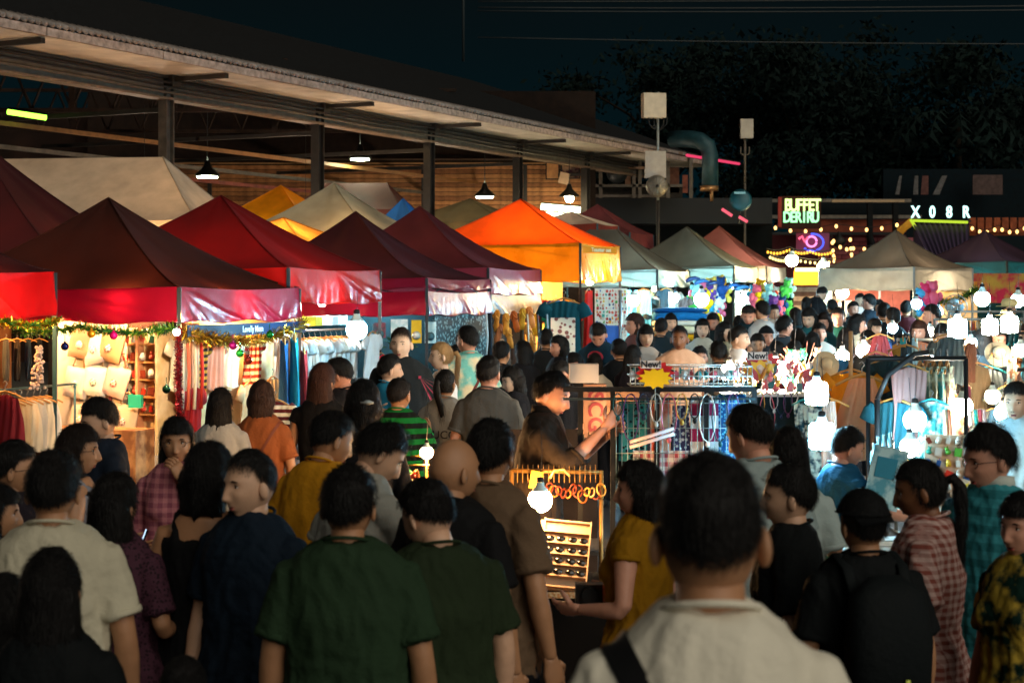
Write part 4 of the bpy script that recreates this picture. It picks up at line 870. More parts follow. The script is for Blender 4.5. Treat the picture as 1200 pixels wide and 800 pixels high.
for t_,s0,nn,zz in ((6,34.6,0,0),(7,36.5,26,0),(8,41,20,0)):
    for i in range(nn):
        px=rg.uniform(808,850) if t_==7 else rg.uniform(882,930); py=rg.uniform(338,385); Y=s0+rg.uniform(-.3,.3); ci=k%12; k+=1
        o=link('plush_toy',TOY,None,P(px,py,Y),(0,rg.uniform(-.3,.3),rg.uniform(-.6,.6))); s_=rg.uniform(1.0,1.7); o.scale=(s_,s_,s_); setmat(o,M(toyc[ci],.9,var=.1)); o.name='plush_toy'; tag(o,f'{tn[ci]} plush toy, {"upper" if py<353 else "middle" if py<369 else "lower"} {"left" if (px<829 if t_==7 else px<906) else "right"} part of the {"grey green" if t_==7 else "far maroon brown"} tent','plush toy','%s plush toys in %s tent'%(tn[ci],'grey green' if t_==7 else 'far maroon brown'))
for i in range(9):
    garment(P(752+rg.uniform(0,55),338+rg.uniform(0,10),34.5+rg.uniform(-.3,.3)),rg.uniform(-.5,.5),'tee',cloth(['3a4a4c','8a7a6a','1c5a68','d8c8b8','506a6a','c8a898','2a3a40','88b8b8','604a44'][i],.2,.85),['slate','taupe','petrol','bone','sage','rose beige','ink','pale aqua','cocoa'][i]+' top hanging in the double peaked tent',.8)
tw=[('e8a818',.12,.0),('f4ecc8',.14,.13),('fff6e0',.10,.25),('1c78b8',.16,.37),('0f5a9a',.08,.48)]
e_=P(797,396,32.5); 
for i,(c_,h_,z) in enumerate(tw):
    m=MB(); G=[]; m.loft([(-.52,0,0),(-.48,0,0),(-.2,0,.01),(.1,0,.015),(.42,0,0),(.5,0,0)],[(h_*.3,.2),(h_*.5,.26),(h_*.56,.27),(h_*.55,.27),(h_*.5,.26),(h_*.3,.2)],n=12,lat=(0,0,1),sup=.6)
    tag(m.obj('folded_towel',M(c_,.9,bump=.5,bscale=30),loc=e_+Vector((0,0,z*1.1))),['amber towel at bottom','cream towel second from bottom','ivory towel in middle','blue towel near top','dark blue towel on top'][i]+' of the folded stack','towel')
boxthing('towel_table',e_+Vector((0,0,-.75)),(1.3,.6,1.3),M('1c4a5a',.8,var=.2),'teal draped table carrying the folded towel stack','table')
for i,(px,py) in enumerate(((812,328),(822,331),(836,333),(860,336),(870,338))):
    m=MB(); m.loft([(-.15,0,0),(-.07,0,.03),(.05,0,.03),(.15,0,-.02)],[(.03,.05),(.05,.06),(.04,.06),(.02,.04)],n=10,lat=(0,0,1)); tag(m.obj('inflatable_toy',M(['0c3060','1c5a90','0c2a58','124a80','2a6a98'][i],.35,var=.1),loc=P(px,py,35.5),rot=(0,R(-14),0)),['navy','azure','deep blue','royal blue','light blue'][i]+' inflatable hung at the valance edge','inflatable','inflatables at the valance edge')
# white cloth roll and grey-white draped vinyl between orange and grey tents
sheet(tp(6,3.3,-.1,0),tp(6,2.3,-.1,0),1.9,2.6,cloth('c8c4b8',.4,.4,.3),'bunched pale vinyl sheet right of orange tent','vinyl_sheet','sheet',fold=.06)
# --- pink stall between (T8) and T9
sheet(P(990,345,42),P(1066,345,42),.3,2.6,M('c86a5a',.85,var=.15),'salmon pink backdrop of the stall under the taupe tent')
sheet(P(930,345,46),P(990,345,46),2.35,2.75,M('f0901a',.7,var=.1),'orange lit sign board under the food court lamps','sign_board','sign board')
m=MB(); m.tube([P(932,316,45.8)-P(932,316,45.8),P(979,316,45.8)-P(932,316,45.8)],.05,8); tag(m.obj('tube_light',emis('ffd870',9),loc=P(932,316,45.8)),'long warm yellow light tube above the orange sign board','tube light')
sheet(P(930,345,47),P(990,345,47),.3,2.3,M('584038',.85,var=.3,pat='stripe',col2='a08878',pscale=4),'slatted kiosk front beneath the orange sign board')
for i,(px,py,w_,h_,c_,l) in enumerate(((968,352,14,26,'58b8c0','cyan lit drinks cabinet behind bending vendor'),(985,355,9,34,'e0602a','orange red menu board at left of pink stall'),(992,362,12,20,'f0e0c8','white menu sheet on the pink stall'),(906,356,14,36,'f0b89a','peach poster under the far tent'),(890,352,14,40,'d0f0e8','pale mint poster under the far tent'))):
    a=P(px-w_/2,py-h_/2,41.5); b=P(px+w_/2,py+h_/2,41.5); m=MB(); m.box((0,0,0),(b.x-a.x,.05,a.z-b.z)); tag(m.obj('menu_board',M(c_,.6,pat='noise',col2='f4f4f0',pscale=5),loc=(a+b)/2,smooth=False),l,'panel')
# --- right bright stall under the taupe tent
sheet(P(1076,345,39.5),P(1145,345,39.5),1.2,2.4,M('e89838',.8,pat='noise',col2='f0c890',pscale=2),'orange patterned backdrop under the taupe tent')
sheet(P(1140,345,40.5),P(1215,345,40.5),1.9,2.6,M('d8b050',.8,pat='noise',col2='d03050',pscale=3),'floral printed valance cloth at the right edge','floral_cloth','cloth')
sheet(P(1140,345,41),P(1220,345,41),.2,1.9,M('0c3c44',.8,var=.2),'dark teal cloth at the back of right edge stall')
for i,(px,py) in enumerate(((1085,352),(1092,350),(1079,358))):
    o=link('plush_toy',TOY,None,P(px,py,35.5),(0,0,.2*i)); o.scale=(1.6,)*3; setmat(o,M(['e83a6a','f06a8a','50b0e0'][i],.8)); tag(o,['crimson pink','light pink','sky blue'][i]+' plush toy at the near post of taupe tent','plush toy')
# fan (round, pale) and straw hats
fn=empty('desk_fan',P(1119,360,22),'pale round electric fan above the lamps at right','fan'); m=MB()
for rr in(.06,.11,.16): m.tube([(rr*math.cos(a),0,rr*math.sin(a)) for a in np.linspace(0,2*PI,20)],.006,4)
for k in range(16): m.tube([(0,-.02,0),(.16*math.cos(k*PI/8),0,.16*math.sin(k*PI/8))],.003,3)
m.obj('grille',postw,fn); m=MB()
for k in range(4): m.ball((.07*math.cos(k*PI/2),.03,.07*math.sin(k*PI/2)),(.06,.012,.045),8,5)
m.obj('blade',M('8ab0c0',.4),fn); m=MB(); m.tube([(0,.05,0),(0,.06,-1.8)],.02,6); m.obj('stand',postw,fn)
def straw(p,label,c_='d8c8a0',k=1.0,rx=0,cat='hat'):
    m=MB(); m.lathe([(.20,-.005),(.19,.01),(.12,.008),(.095,.02),(.088,.08),(.06,.115),(0,.125)],22,sy=1.05); m.lathe([(0,.11),(.085,.07),(.09,.015),(.12,0),(.20,-.01)],22); m.lathe([(.0965,.018),(.098,.045)],22,mi=1)
    o=m.obj('straw_hat',[M(c_,.8,bump=.6,bscale=120,var=.12),M('3a3028',.7)],loc=p,rot=(rx,0,0)); o.scale=(k,k,k); tag(o,label,cat); return o
# --- clothes rails at the right, far to near
for i,(x0,x1,py,Y,l) in enumerate(((1112,1200,365,21,'white upper rail of small bottles at right'),(1095,1200,374,19,'long pale rail behind the three lamps'),(1120,1215,390,17,'dark hanger rail above camisole woman'),(1050,1098,398,15,'pale rail with thin blue scarves'),(1118,1215,433,12.6,'black rail at right edge behind camisole woman'))):
    a,b=P(x0,py,Y),P(x1,py,Y); rack((a+b)/2-Vector((0,0,a.z)),0,(b-a).length,a.z,l,postw if i in(0,1,3) else postd)
    n_=[14,16,16,9,10][i]
    for k in range(n_):
        q=a.lerp(b,(k+.5)/n_)-Vector((0,0,.12)); c_=rg.choice(['1c7078','88a0a0','123a50','b06a38','0a3038','5a8a8a','8a3a2c','8a8468','0f4a58','a8987c'])
        garment(q,R(75)+rg.uniform(-.2,.2),'scarf' if i in(0,3) else 'tee',cloth(c_,.3,.8),f'hanging garment on the {["white upper rail","long pale rail","dark hanger rail","pale scarf rail","black right edge rail"][i]}, place {["one","two","three","four","five","six","seven","eight","nine","ten","eleven","twelve","thirteen","fourteen","fifteen","sixteen"][k]} from left',[.45,.7,.75,.6,.85][i],'garments on the right-hand rails',hmat=M('28a0a8',.4) if i==2 else None)
straw(P(1177,372,15.5)+Vector((0,0,.02)),'wide straw hat perched above the lamp at right','c8b888',.42)
straw(P(1170,415,12.3),'grey straw hat on the black right edge rail','8a8a7c',.5,R(60))
# black hair-like garment & camisole area handled by people
# hanging peach skirt and amber shirt on pole
rk=empty('display_pole',Vector((P(997,430,11).x,11,0)),'tall thin pole stand holding the peach skirt','pole stand'); m=MB(); m.tube([(0,0,0),(0,0,P(997,388,11).z)],.014,8); m.obj('pole',M('c89a68',.5,.4),rk); m=MB(); m.lathe([(.25,0),(.25,.02),(0,.04)],16); m.obj('base',postd,rk)
garment(P(1010,443,10.9),R(8),'skirt',cloth('f0a878',.4,.8),'peach pleated skirt hanging right of the cool lamps',.86)
garment(P(998,436,11.2),R(-20),'tee',cloth('e89a20',.4,.8),'amber shirt hanging above the peach skirt',.7)
garment(P(980,420,11.8),R(20),'tee',cloth('3878a8',.3,.8),'denim blue top left of the amber shirt',.6)
garment(P(1027,415,11.6),R(10),'tee',cloth('4a4844',.3,.8),'dark grey top right of the small lamp',.6)
garment(P(1065,430,9.9),R(15),'dress',cloth('8a605a',.2,.8),'dusty pink cloth above the large round lamp',.62)
for i,(px,c_,nmm) in enumerate(((1078,'1c6a70','teal'),(1086,'3a5a50','moss'),(1094,'6a6a50','olive'),(1102,'2a8a90','turquoise'),(1110,'5a4a40','umber'))):
    garment(P(px,428,10.2+.1*i),R(70),'dress',cloth(c_,.25,.8,pat='noise',col2='a0a890',pscale=14),f'{nmm} patterned dress on the round hanger rack right of the lamp',.8)
rk=rack(Vector((P(1075,420,10.2).x,10.2,0)),R(10),.62,P(1075,420,10.2).z,'dark round topped hanger rack behind the large round lamp',postd)
m=MB(); m.tube([(0,0,0),(.06,0,.14),(.22,.02,.26),(.30,.02,.27)],.016,8); tag(m.obj('bent_rack_arm',postd,loc=P(1028,468,9.8)),'black bent rack arm right of the peach skirt','rack arm')
m=MB(); m.tube([(0,0,0),(0,0,P(1030,468,9.8).z)],.016,8); tag(m.obj('rack_upright',postd,loc=Vector((P(1028,468,9.8).x,9.8,0))),'black upright under the bent rack arm','rack post')
for i,(px,c_,nmm) in enumerate(((1047,'1c3a60','navy'),(1058,'2aa0a8','teal'),(1065,'1a2a30','black'),(1072,'c8e0e0','pale'))): garment(P(px,388+8,14.6),R(80),'scarf',cloth(c_,.3,.8),f'{nmm} narrow scarf beside the headphone woman',.5)
# right accessory board with trinkets + belts
ab=empty('accessory_board',P(1118,556,9.0),'pale board of sunglasses and charms below the warm white lamp','display board',rz=R(-12))
m=MB(); m.box((0,0,0),(.30,.02,.42)); m.obj('board',M('e8c8a8',.8,var=.15),ab,smooth=False)
for i in range(6):
    for j in range(7):
        o=link('charm',KME[(i*2+j)%4],ab,(-.13+i*.05,-.025,.18-j*.06),(0,rg.uniform(-.5,.5),0)); o.scale=(.45,)*3; setmat(o,M(rg.choice(cols+['181818','141414','e8e0d0']),.4))
for i,(px,c_) in enumerate(((1107,'d8c0a0'),(1112,'b06a50'),(1137,'f0e8e0'),(1143,'40c8c0'),(1148,'e86a7a'),(1153,'f0d8d8'))):
    m=MB(); m.tube([(0,0,0),(.01,0,-.15),(0,0,-.42)],.011,6); tag(m.obj('hanging_belt',cloth(c_,.2,.6),loc=P(px,480,9.6)),['beige','rust','white','aqua','coral pink','blush'][i]+' belt hanging near the warm white lamp','belt')
# table with stacks near (1060,560-640)
tb=empty('stall_table',Vector((P(1075,600,8.2).x,8.2,0)),'low table of folded cloth behind the ponytailed woman in plaid','table'); m=MB(); m.box((0,0,.76),(.9,.6,.03)); m.obj('tabletop',M('d8d8d0',.7),tb,smooth=False)
for x in(-.4,.4):
    for y in(-.25,.25): m=MB(); m.box((x,y,.37),(.03,.03,.75)); m.obj('leg',postd,tb,smooth=False)
for i in range(12):
    x=-.36+.24*(i%4); y=-.15+.18*(i//4); col_=rg.choice(['e0f0f4','1c4048','c03848','f0d8e0','2a8088','f0f0f0']); ww=MB()
    for j in range(4): ww.box((rg.uniform(-.008,.008),0,.015+j*.032),(.2,.14,.026),mi=j%2)
    tag(ww.obj('folded_shirts',[M(col_,.9),M('d8e4e4',.9)],loc=(tb.location.x+x,tb.location.y+y,.776),smooth=False),['front','middle','back'][i//4]+' row folded shirts, '+['far left','left','right','far right'][i%4]+' on the low table','folded shirts','folded shirts on the low table')
# paper sheet held near vendor
m=MB(); m.box((0,0,0),(.17,.006,.30),Matrix.Rotation(R(12),3,'Y')); m.box((0,-.005,.05),(.10,.003,.10),Matrix.Rotation(R(12),3,'Y'),mi=1); tag(m.obj('price_sheet',[M('c8f0f8',.6,pat='noise',col2='58a8c0',pscale=12),M('2a90b0',.6)],loc=P(1038,560,8.3),smooth=False),'pale blue printed sheet beside the vendor in blue','sheet')
# bottles
for i,(px,py) in enumerate(((1029,527),(1036,524),(1043,522),(1024,535))):
    m=MB(); m.lathe([(0,-.06),(.02,-.06),(.02,.02),(.008,.04),(.008,.07),(0,.07)],12); tag(m.obj('bottle',M('a8d8e0',.1,trans=.6),loc=P(px,py,8.8)),['leftmost but one','second from right','rightmost','lowest'][i]+' clear bottle above the pale blue sheet','bottle','bottles above the blue sheet')
# =================== centre stall: black display rack
BY=8.9
zb=P(700,456,BY).z; xl=P(660,456,BY).x; xr=P(885,459,BY).x
dr=empty('display_rack',Vector(((xl+xr)/2,BY,0)),'black metal display rack with wire panels in the middle of market','rack'); rx_=-(xr-xl)/2
m=MB(); m.box((0,0,zb),(xr-xl,.05,.025)); m.obj('top_bar',postd,dr,smooth=False); m=MB(); m.box((0,0,zb-.05),(xr-xl,.03,.012)); m.obj('lower_bar',M('3a4a50',.4,.6),dr,smooth=False)
for px in(680,718,770,828,884):
    m=MB(); m.box((P(px,0,BY).x-dr.location.x,0,zb/2),(.025,.025,zb)); m.obj('post',postd,dr,smooth=False)
for z in(.3,.75): m=MB(); m.box((0,.25,z),(xr-xl,.5,.02)); m.obj('shelf_board',M('1c1e20',.6),dr,smooth=False)
m=MB(); 
for i in range(24): x=P(722+i*6.8,0,BY-.03).x-dr.location.x; m.tube([(x,-.03,zb-.05),(x,-.03,zb-.62)],.0020,4)
for j in range(5): m.tube([(P(722,0,BY).x-dr.location.x,-.034,zb-.07-j*.13),(P(880,0,BY).x-dr.location.x,-.034,zb-.07-j*.13)],.0020,4)
m.obj('wire_grid',M('9ab4b8',.3,.8),dr)
# wire basket on top
m=MB(); x0,x1=P(738,0,BY).x-dr.location.x,P(880,0,BY).x-dr.location.x
for z in(.0,.05,.10): m.tube([(x0,-.05,zb+.02+z),(x1,-.05,zb+.02+z),(x1,.2,zb+.02+z),(x0,.2,zb+.02+z),(x0,-.05,zb+.02+z)],.003,4)
for i in range(26): x=x0+(x1-x0)*i/25; m.tube([(x,-.05,zb+.02),(x,-.05,zb+.12)],.0025,4)
m.obj('wire_basket',M('c8d0d0',.3,.8),dr)
# items: flag striped towel, blue glitter curtain, box with lettering
def panel(x0,x1,y0,y1,Y,mat,label,name,cat,fold=.006):
    a,b=P(x0,y0,Y),P(x1,y1,Y); w_,h_=b.x-a.x,a.z-b.z; m=MB()
    G=np.array([[[x,fold*math.sin(x*40+z*3)+fold*.5*math.sin(z*20),z] for z in np.linspace(-h_/2,h_/2,10)] for x in np.linspace(-w_/2,w_/2,24)]); m.grid(G); G2=G[::-1].copy(); G2[...,1]+=.01; m.grid(G2); return tag(m.obj(name,mat,loc=(a+b)/2),label,cat)
panel(809,842,464,540,BY+.02,cloth('f0f4f8',.3,.7,pat='stripe',col2='a82a60',pscale=7.4),'magenta and white striped cloth behind the wire grid','striped_cloth','cloth')
panel(842,874,462,560,BY+.03,cloth('0f5a9a',.3,.5,pat='blotch',col2='60b8e0',pscale=60),'deep blue sequinned cloth at right of the striped one','sequin_cloth','cloth')
panel(762,786,468,530,BY+.02,cloth('e8c8a8',.3,.7,pat='noise',col2='d86a58',pscale=9),'peach patterned cloth in the middle of wire grid','printed_cloth','cloth')
panel(725,758,470,540,BY+.04,cloth('2a8a90',.3,.6,pat='blotch',col2='0c2c34',pscale=45),'teal checked cloth at left of the wire grid','checked_cloth','cloth')
panel(788,808,475,550,BY+.05,cloth('3a3a60',.3,.6,pat='blotch',col2='c8d0d8',pscale=50),'dark speckled cloth between peach and striped cloths','speckled_cloth','cloth')
panel(742,806,528,575,BY+.01,cloth('f0e8e0',.3,.6,pat='plaid',col2='c85a68',pscale=22),'pale plaid cloth at bottom of the wire grid','plaid_cloth','cloth')
for i,(y0) in enumerate((508,514)):
    m=MB(); m.tube([P(738,y0+10,BY-.12)-P(738,y0,BY),P(790,y0-6,BY-.12)-P(738,y0,BY)],.010,8); tag(m.obj('acrylic_rod',M('f0e0e8',.2,coat=.5),loc=P(738,y0,BY)),['upper','lower'][i]+' slanting pale rod in front of the wire grid','rod')
# small goods on top of basket
rg=random.Random(3)
for i in range(30):
    x=P(742+i*4.3,0,BY).x; c_=rg.choice(['f4f4f0','e8ecec','c8c8c8','30a0a8','e86a78','202428','f0d8d0']); o=link('bracelet_pack',KME[i%4],None,(x,BY+.05+.05*(i%2),zb+.07),(rg.uniform(-.3,.3),rg.uniform(-.6,.6),rg.uniform(-1,1))); o.scale=(.55,)*3; setmat(o,M(c_,.3,var=.1)); q_=['left end','left half','right half','right end'][i*4//30]; tag(o,f'{CNM[c_]} {SHP[i%4]} packed trinket in the {q_} of the wire basket','trinket',f'{CNM[c_]} {SHP[i%4]} trinkets, {q_} of wire basket')
# starburst price signs
def burst(px,py,Y,k,label,txt=True):
    e=empty('price_sign',P(px,py,Y),label,'price sign'); e.scale=(k,k,k)
    def star(ro,ri,n,y,z0,mat,nm):
        V=[];
        for i in range(2*n): a=i*PI/n; r_=ro if i%2==0 else ri; V.append((r_*math.cos(a)*1.2,y,z0+r_*math.sin(a)*.75))
        m=MB(); m.add(V+[(x,y+.006,z) for x,_,z in V],[tuple(range(2*n-1,-1,-1)),tuple(range(2*n,4*n))]+[(i,(i+1)%(2*n),2*n+(i+1)%(2*n),2*n+i) for i in range(2*n)]); m.obj(nm,mat,e,smooth=False)
    star(.078,.06,12,0,.012,M('d81c20',.4),'red_burst'); star(.068,.048,11,-.01,-.012,M('f8c80c',.4),'yellow_burst')
    if txt:
        m=MB(); m.box((-.022,-.014,.052),(.095,.004,.036)); m.obj('sign_plate',M('f4f0f0',.5),e,smooth=False)
        me=text_mesh('New!',.042,.001,.001); me.materials.append(M('1a1a24',.5)); link('lettering',me,e,(-.022,-.018,.052),(R(90),0,0))
    m=MB(); m.tube([(0,.01,-.05),(0,.01,-.16)],.003,4); m.obj('stick',postw,e)
burst(768,440,BY-.08,1.12,'yellow and red starburst sign reading New! on the black rack')
burst(893,430,11.8,1.5,'washed out starburst sign reading New! beside the table lamp')
# cardboard with red letters, boxes
e=empty('cardboard_box',P(697,482,BY+.35),'standing cardboard box lettered SCG in dark red','box'); m=MB(); m.box((0,0,0),(.12,.10,.30)); m.obj('carton',M('8a6a58',.9,var=.12,bump=.2),e,smooth=False)
me=text_mesh('SCG',.115,.001,.003); me.materials.append(M('6a1420',.7)); link('lettering',me,e,(.0,-.054,0),(R(90),R(90),0))
boxthing('white_box',P(684,437,BY+.3),(.155,.12,.10),M('b8b4b0',.7,var=.06),'plain pale grey box standing on the black rack','box')
boxthing('brown_box',P(722,480,BY+.45),(.24,.2,.22),M('7a5c46',.9,var=.15),'plain brown carton right of the lettered one','box')
m=MB(); m.box((0,0,0),(.006,.05,.14),Matrix.Rotation(R(35),3,'Y')); 
# draped brown cloth behind vendor
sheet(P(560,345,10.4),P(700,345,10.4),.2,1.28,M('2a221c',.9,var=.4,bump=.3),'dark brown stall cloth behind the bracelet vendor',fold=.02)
# gold jewellery rail
gp=empty('jewellery_rail',P(652,551,8.75),'gold horizontal rail with hooks and hanging bracelets','rail'); L_=P(705,0,8.75).x-P(600,0,8.75).x
gm=M('a87a3a',.45,.5,var=.2); m=MB(); m.tube([(-L_/2,0,0),(L_/2,0,-.01)],.011,8); m.obj('rail',gm,gp)
for x in(-L_/2,L_/2): m=MB(); m.tube([(x,0,0),(x,0,-gp.location.z)],.011,8); m.obj('post',gm,gp)
for i in range(16):
    x=-L_/2+.03+i*(L_-.06)/15; m=MB(); m.tube([(x,0,.03),(x,-.01,.02),(x,-.02,-.01),(x,-.03,-.05),(x,-.02,-.06)],.002,4); o=m.obj('hook',gm,gp)
for i in range(13):
    x=-.06+i*.024; r_=rg.uniform(.018,.035); m=MB(); m.tube([(r_*.8*math.cos(a),.3*r_*math.sin(a),r_*math.sin(a)-r_) for a in np.linspace(0,2*PI,12)],.0045,5); tag(m.obj('bracelet',M(rg.choice(['c8702a','e8a040','7a3018','d8b070']),.4,.3),loc=gp.location+Vector((x,-.03,-.06-rg.uniform(0,.04))),rot=(0,0,rg.uniform(-1,1))),'copper coloured bracelet on the gold rail, '+['first','second','third','fourth','fifth','sixth','seventh','eighth','ninth','tenth','eleventh','twelfth','last'][i]+' from left','bracelet','bracelets hanging from the gold rail')
m=MB(); m.box((0,0,0),(.06,.02,.09)); tag(m.obj('yellow_card',M('e8b418',.7),loc=P(628,562,8.7),rot=(0,R(10),0),smooth=False),'yellow price card hanging on the gold rail','price card')
m=MB(); m.tube([(-.05,0,0),(-.03,0,.04),(.02,0,.045),(.05,0,.01)],.006,6); tag(m.obj('headband',M('f0b868',.4,.3),loc=P(656,560,8.6)),'curved golden headband on the gold rail','headband')
# sunglasses tray
ty=empty('display_tray',P(655,650,8.55),'tilted wooden display tray with rows of dark sunglasses','tray'); ty.rotation_euler=(R(-28),R(5),R(-3))
trm=M('c0a080',.6,var=.15); m=MB(); m.box((0,.015,0),(.30,.02,.36)); m.obj('tray_base',trm,ty,smooth=False)
for i in range(7): m=MB(); m.box((.03,-.012,-.17+i*.057),(.235,.035,.008)); m.obj('tray_slat',trm,ty,smooth=False)
for x in(-.147,-.085,.147): m=MB(); m.box((x,-.012,0),(.007,.04,.36)); m.obj('tray_edge',trm,ty,smooth=False)
m=MB()
for s_ in(-1,1): m.ball((s_*.031,-.01,0),(.027,.007,.019),12,6)
m.tube([(-.012,-.012,.008),(0,-.014,.012),(.012,-.012,.008)],.003,5); m.tube([(-.056,-.01,.01),(-.06,.03,.0)],.0025,4); m.tube([(.056,-.01,.01),(.06,.03,.0)],.0025,4); SG=m.mesh('sunglasses'); SG.materials.append(M('0c0a08',.12,coat=.6))
MT=Matrix.Rotation(R(-3),4,'Z')@Matrix.Rotation(R(5),4,'Y')@Matrix.Rotation(R(-28),4,'X'); MT=__import__('mathutils').Euler((R(-28),R(5),R(-3))).to_matrix()
rows=['second','third','fourth','fifth']
for i in range(4):
    for j in range(2):
        q=ty.location+MT@Vector((-.02+j*.115-.005,-.022,.075-i*.057)); o=link('sunglasses',SG,None,q,(R(-28),R(5)+rg.uniform(-.05,.05),R(-3))); o.scale=(.85,)*3; tag(o,f'black sunglasses in tray row {rows[i]} from top, {"left" if j==0 else "right"} pair','sunglasses','sunglasses in the wooden tray')
for i in range(4):
    o=link('sunglasses',SG,None,ty.location+MT@Vector((-.118,-.022,.10-i*.06)),(R(-28),R(5),R(-3))); o.scale=(.45,)*3; tag(o,'small dark sunglasses in narrow left column of tray, '+['topmost','second','third','lowest'][i],'sunglasses','small glasses in the narrow column')
boxthing('jewellery_tray',P(648,697,8.4),(.28,.2,.03),M('d88a48',.4,pat='noise',col2='f0d0a0',pscale=60,bump=.8),'flat glittering jewellery tray below the sunglasses','tray',rx=R(-10))
tb=empty('stall_table',Vector((P(600,600,8.9).x,8.9,0)),'vendor table with dark cloth carrying the jewellery trays','table'); m=MB(); m.box((.05,0,.60),(1.3,.5,.03)); m.obj('tabletop',M('3a2a1c',.7),tb,smooth=False)
for x in(-.55,.65):
    for y in(-.22,.22): m=MB(); m.box((x,y,.3),(.03,.03,.59)); m.obj('leg',postd,tb,smooth=False)
m=MB(); m.box((.05,-.255,.33),(1.3,.01,.52)); m.obj('table_skirt',M('1a1410',.9),tb,smooth=False)
# accessories round the small amber bulb
for i in range(44):
    px=rg.uniform(478,532); py=rg.uniform(545,590); col_=rg.choice(['e0a040','c83020','2a6a40','f0d8a0','a85a28','d8b888','7a2018']); o=link('trinket',KME[i%4],None,P(px,py,9.4+rg.uniform(-.2,.2)),(rg.uniform(-1,1),rg.uniform(-1,1),rg.uniform(-2,2))); o.scale=(.5,)*3; setmat(o,M(col_,.35,.3,var=.1)); tag(o,f'{CNM[col_]} {SHP[i%4]} trinket {"left of" if px<505 else "right of"} the small amber bulb stand','trinket',f'{CNM[col_]} {SHP[i%4]} trinkets {px<505} by amber bulb')
tr=empty('jewellery_stand',P(500,545,9.5),'little gold stand by the small amber bulb','stand'); m=MB(); m.tube([(-.1,0,0),(.1,0,0)],.006,6); m.tube([(-.09,0,.05),(.09,0,.05)],.005,6); m.tube([(0,0,.05),(0,0,-.35)],.008,6); m.obj('stand_frame',gm,tr)
boxthing('trinket_table',P(505,640,9.4),(.55,.5,.04),M('5a3a20',.7),'table top under the small trinkets','table')
# table of jewellery with lamps (850-950, 420-450)
jt=empty('stall_table',Vector((P(905,450,11.8).x,11.8,0)),'jewellery table under the table lamps in mid market','table'); zt_=P(905,458,11.8).z; m=MB(); m.box((0,0,zt_-.02),(.75,.5,.03)); m.obj('tabletop',M('c8c8c8',.5),jt,smooth=False); m=MB(); m.box((0,-.25,zt_/2),(.75,.01,zt_-.05)); m.obj('table_skirt',M('0a2028',.8),jt,smooth=False)
for i in range(60):
    px=rg.uniform(862,962); py=rg.uniform(428,456); c_=rg.choice(['f0d060','f0f0f0','e87080','f4e8e0','1c6a78','d8a040','f090a0']); o=link('trinket',KME[i%4],None,P(px,py,11.9+rg.uniform(-.25,.2)),(rg.uniform(-.6,.6),rg.uniform(-.6,.6),rg.uniform(-2,2))); o.scale=(.8,)*3; setmat(o,M(c_,.35,var=.1)); q_=['left end','middle','right end'][min(2,int((px-862)/34))]; tag(o,f'{CNM[c_]} {SHP[i%4]} trinket at the {q_} of the lamp lit jewellery table','trinket',f'{CNM[c_]} {SHP[i%4]} trinkets, {q_} of jewellery table')
dm=empty('doll_rack',P(942,425,12.4),'spiky wire rack of pink and orange dolls on jewellery table','rack'); m=MB()
for i in range(16): a=rg.uniform(0,PI); m.tube([(0,0,-.1),(.2*math.cos(a),rg.uniform(-.05,.05),.18*math.sin(a)-.02)],.004,4)
m.obj('wire_arm',M('d88a78',.4,.4),dm)
for i in range(9): o=link('doll',TOY,dm,(rg.uniform(-.13,.13),-.03,rg.uniform(-.14,.1))); o.scale=(.24,)*3; setmat(o,M(rg.choice(['e8508a','f07a30','f0b8a0','30a070']),.7))
straw(P(968,427,11.6),'pale round woven hat lying by the jewellery table','e0c8a0',.45,R(70))

# necklaces and straps dangling from the rack bar and the jewellery table
nk=[('dark teal','0e4a50'),('silver','b8c4c8'),('black','101214'),('violet','5a3a70'),('pink','d06a80'),('white','e8ecec'),('navy','16284a'),('gold','c89a40')]
def necklace(p,L,ci,label,group):
    m=MB(); w_=.012+L*.12; m.tube([(w_*math.sin(t*PI),0,-L*(1-math.cos(t*PI))/2) for t in np.linspace(0,1,7)]+[(-w_*math.sin(t*PI),0,-L*(1-math.cos(t*PI))/2) for t in np.linspace(1,0,7)],.0035,4); m.ball((0,-.004,-L-.012),(.012,.006,.016),7,5)
    tag(m.obj('necklace',M(nk[ci][1],.3,.4,var=.1),loc=p),label,'necklace',group)
for i in range(10):
    px=724+i*15; L=rg.uniform(.08,.26); ci=i*3%8; necklace(P(px,461,BY-.06),L,ci,f'{nk[ci][0]} necklace on the black rack bar, {["left end","left half","right half","right end"][i*4//10]}','necklaces on the black rack bar, '+nk[ci][0]+str(i*4//10))
for i in range(12):
    px=866+i*8.2; L=rg.uniform(.10,.34); ci=i*5%8; necklace(P(px,459,11.5),L,ci,f'{nk[ci][0]} necklace hanging from the lamp lit jewellery table, {["left end","left half","right half","right end"][i*4//12]}','necklaces on jewellery table, '+nk[ci][0]+str(i*4//12))
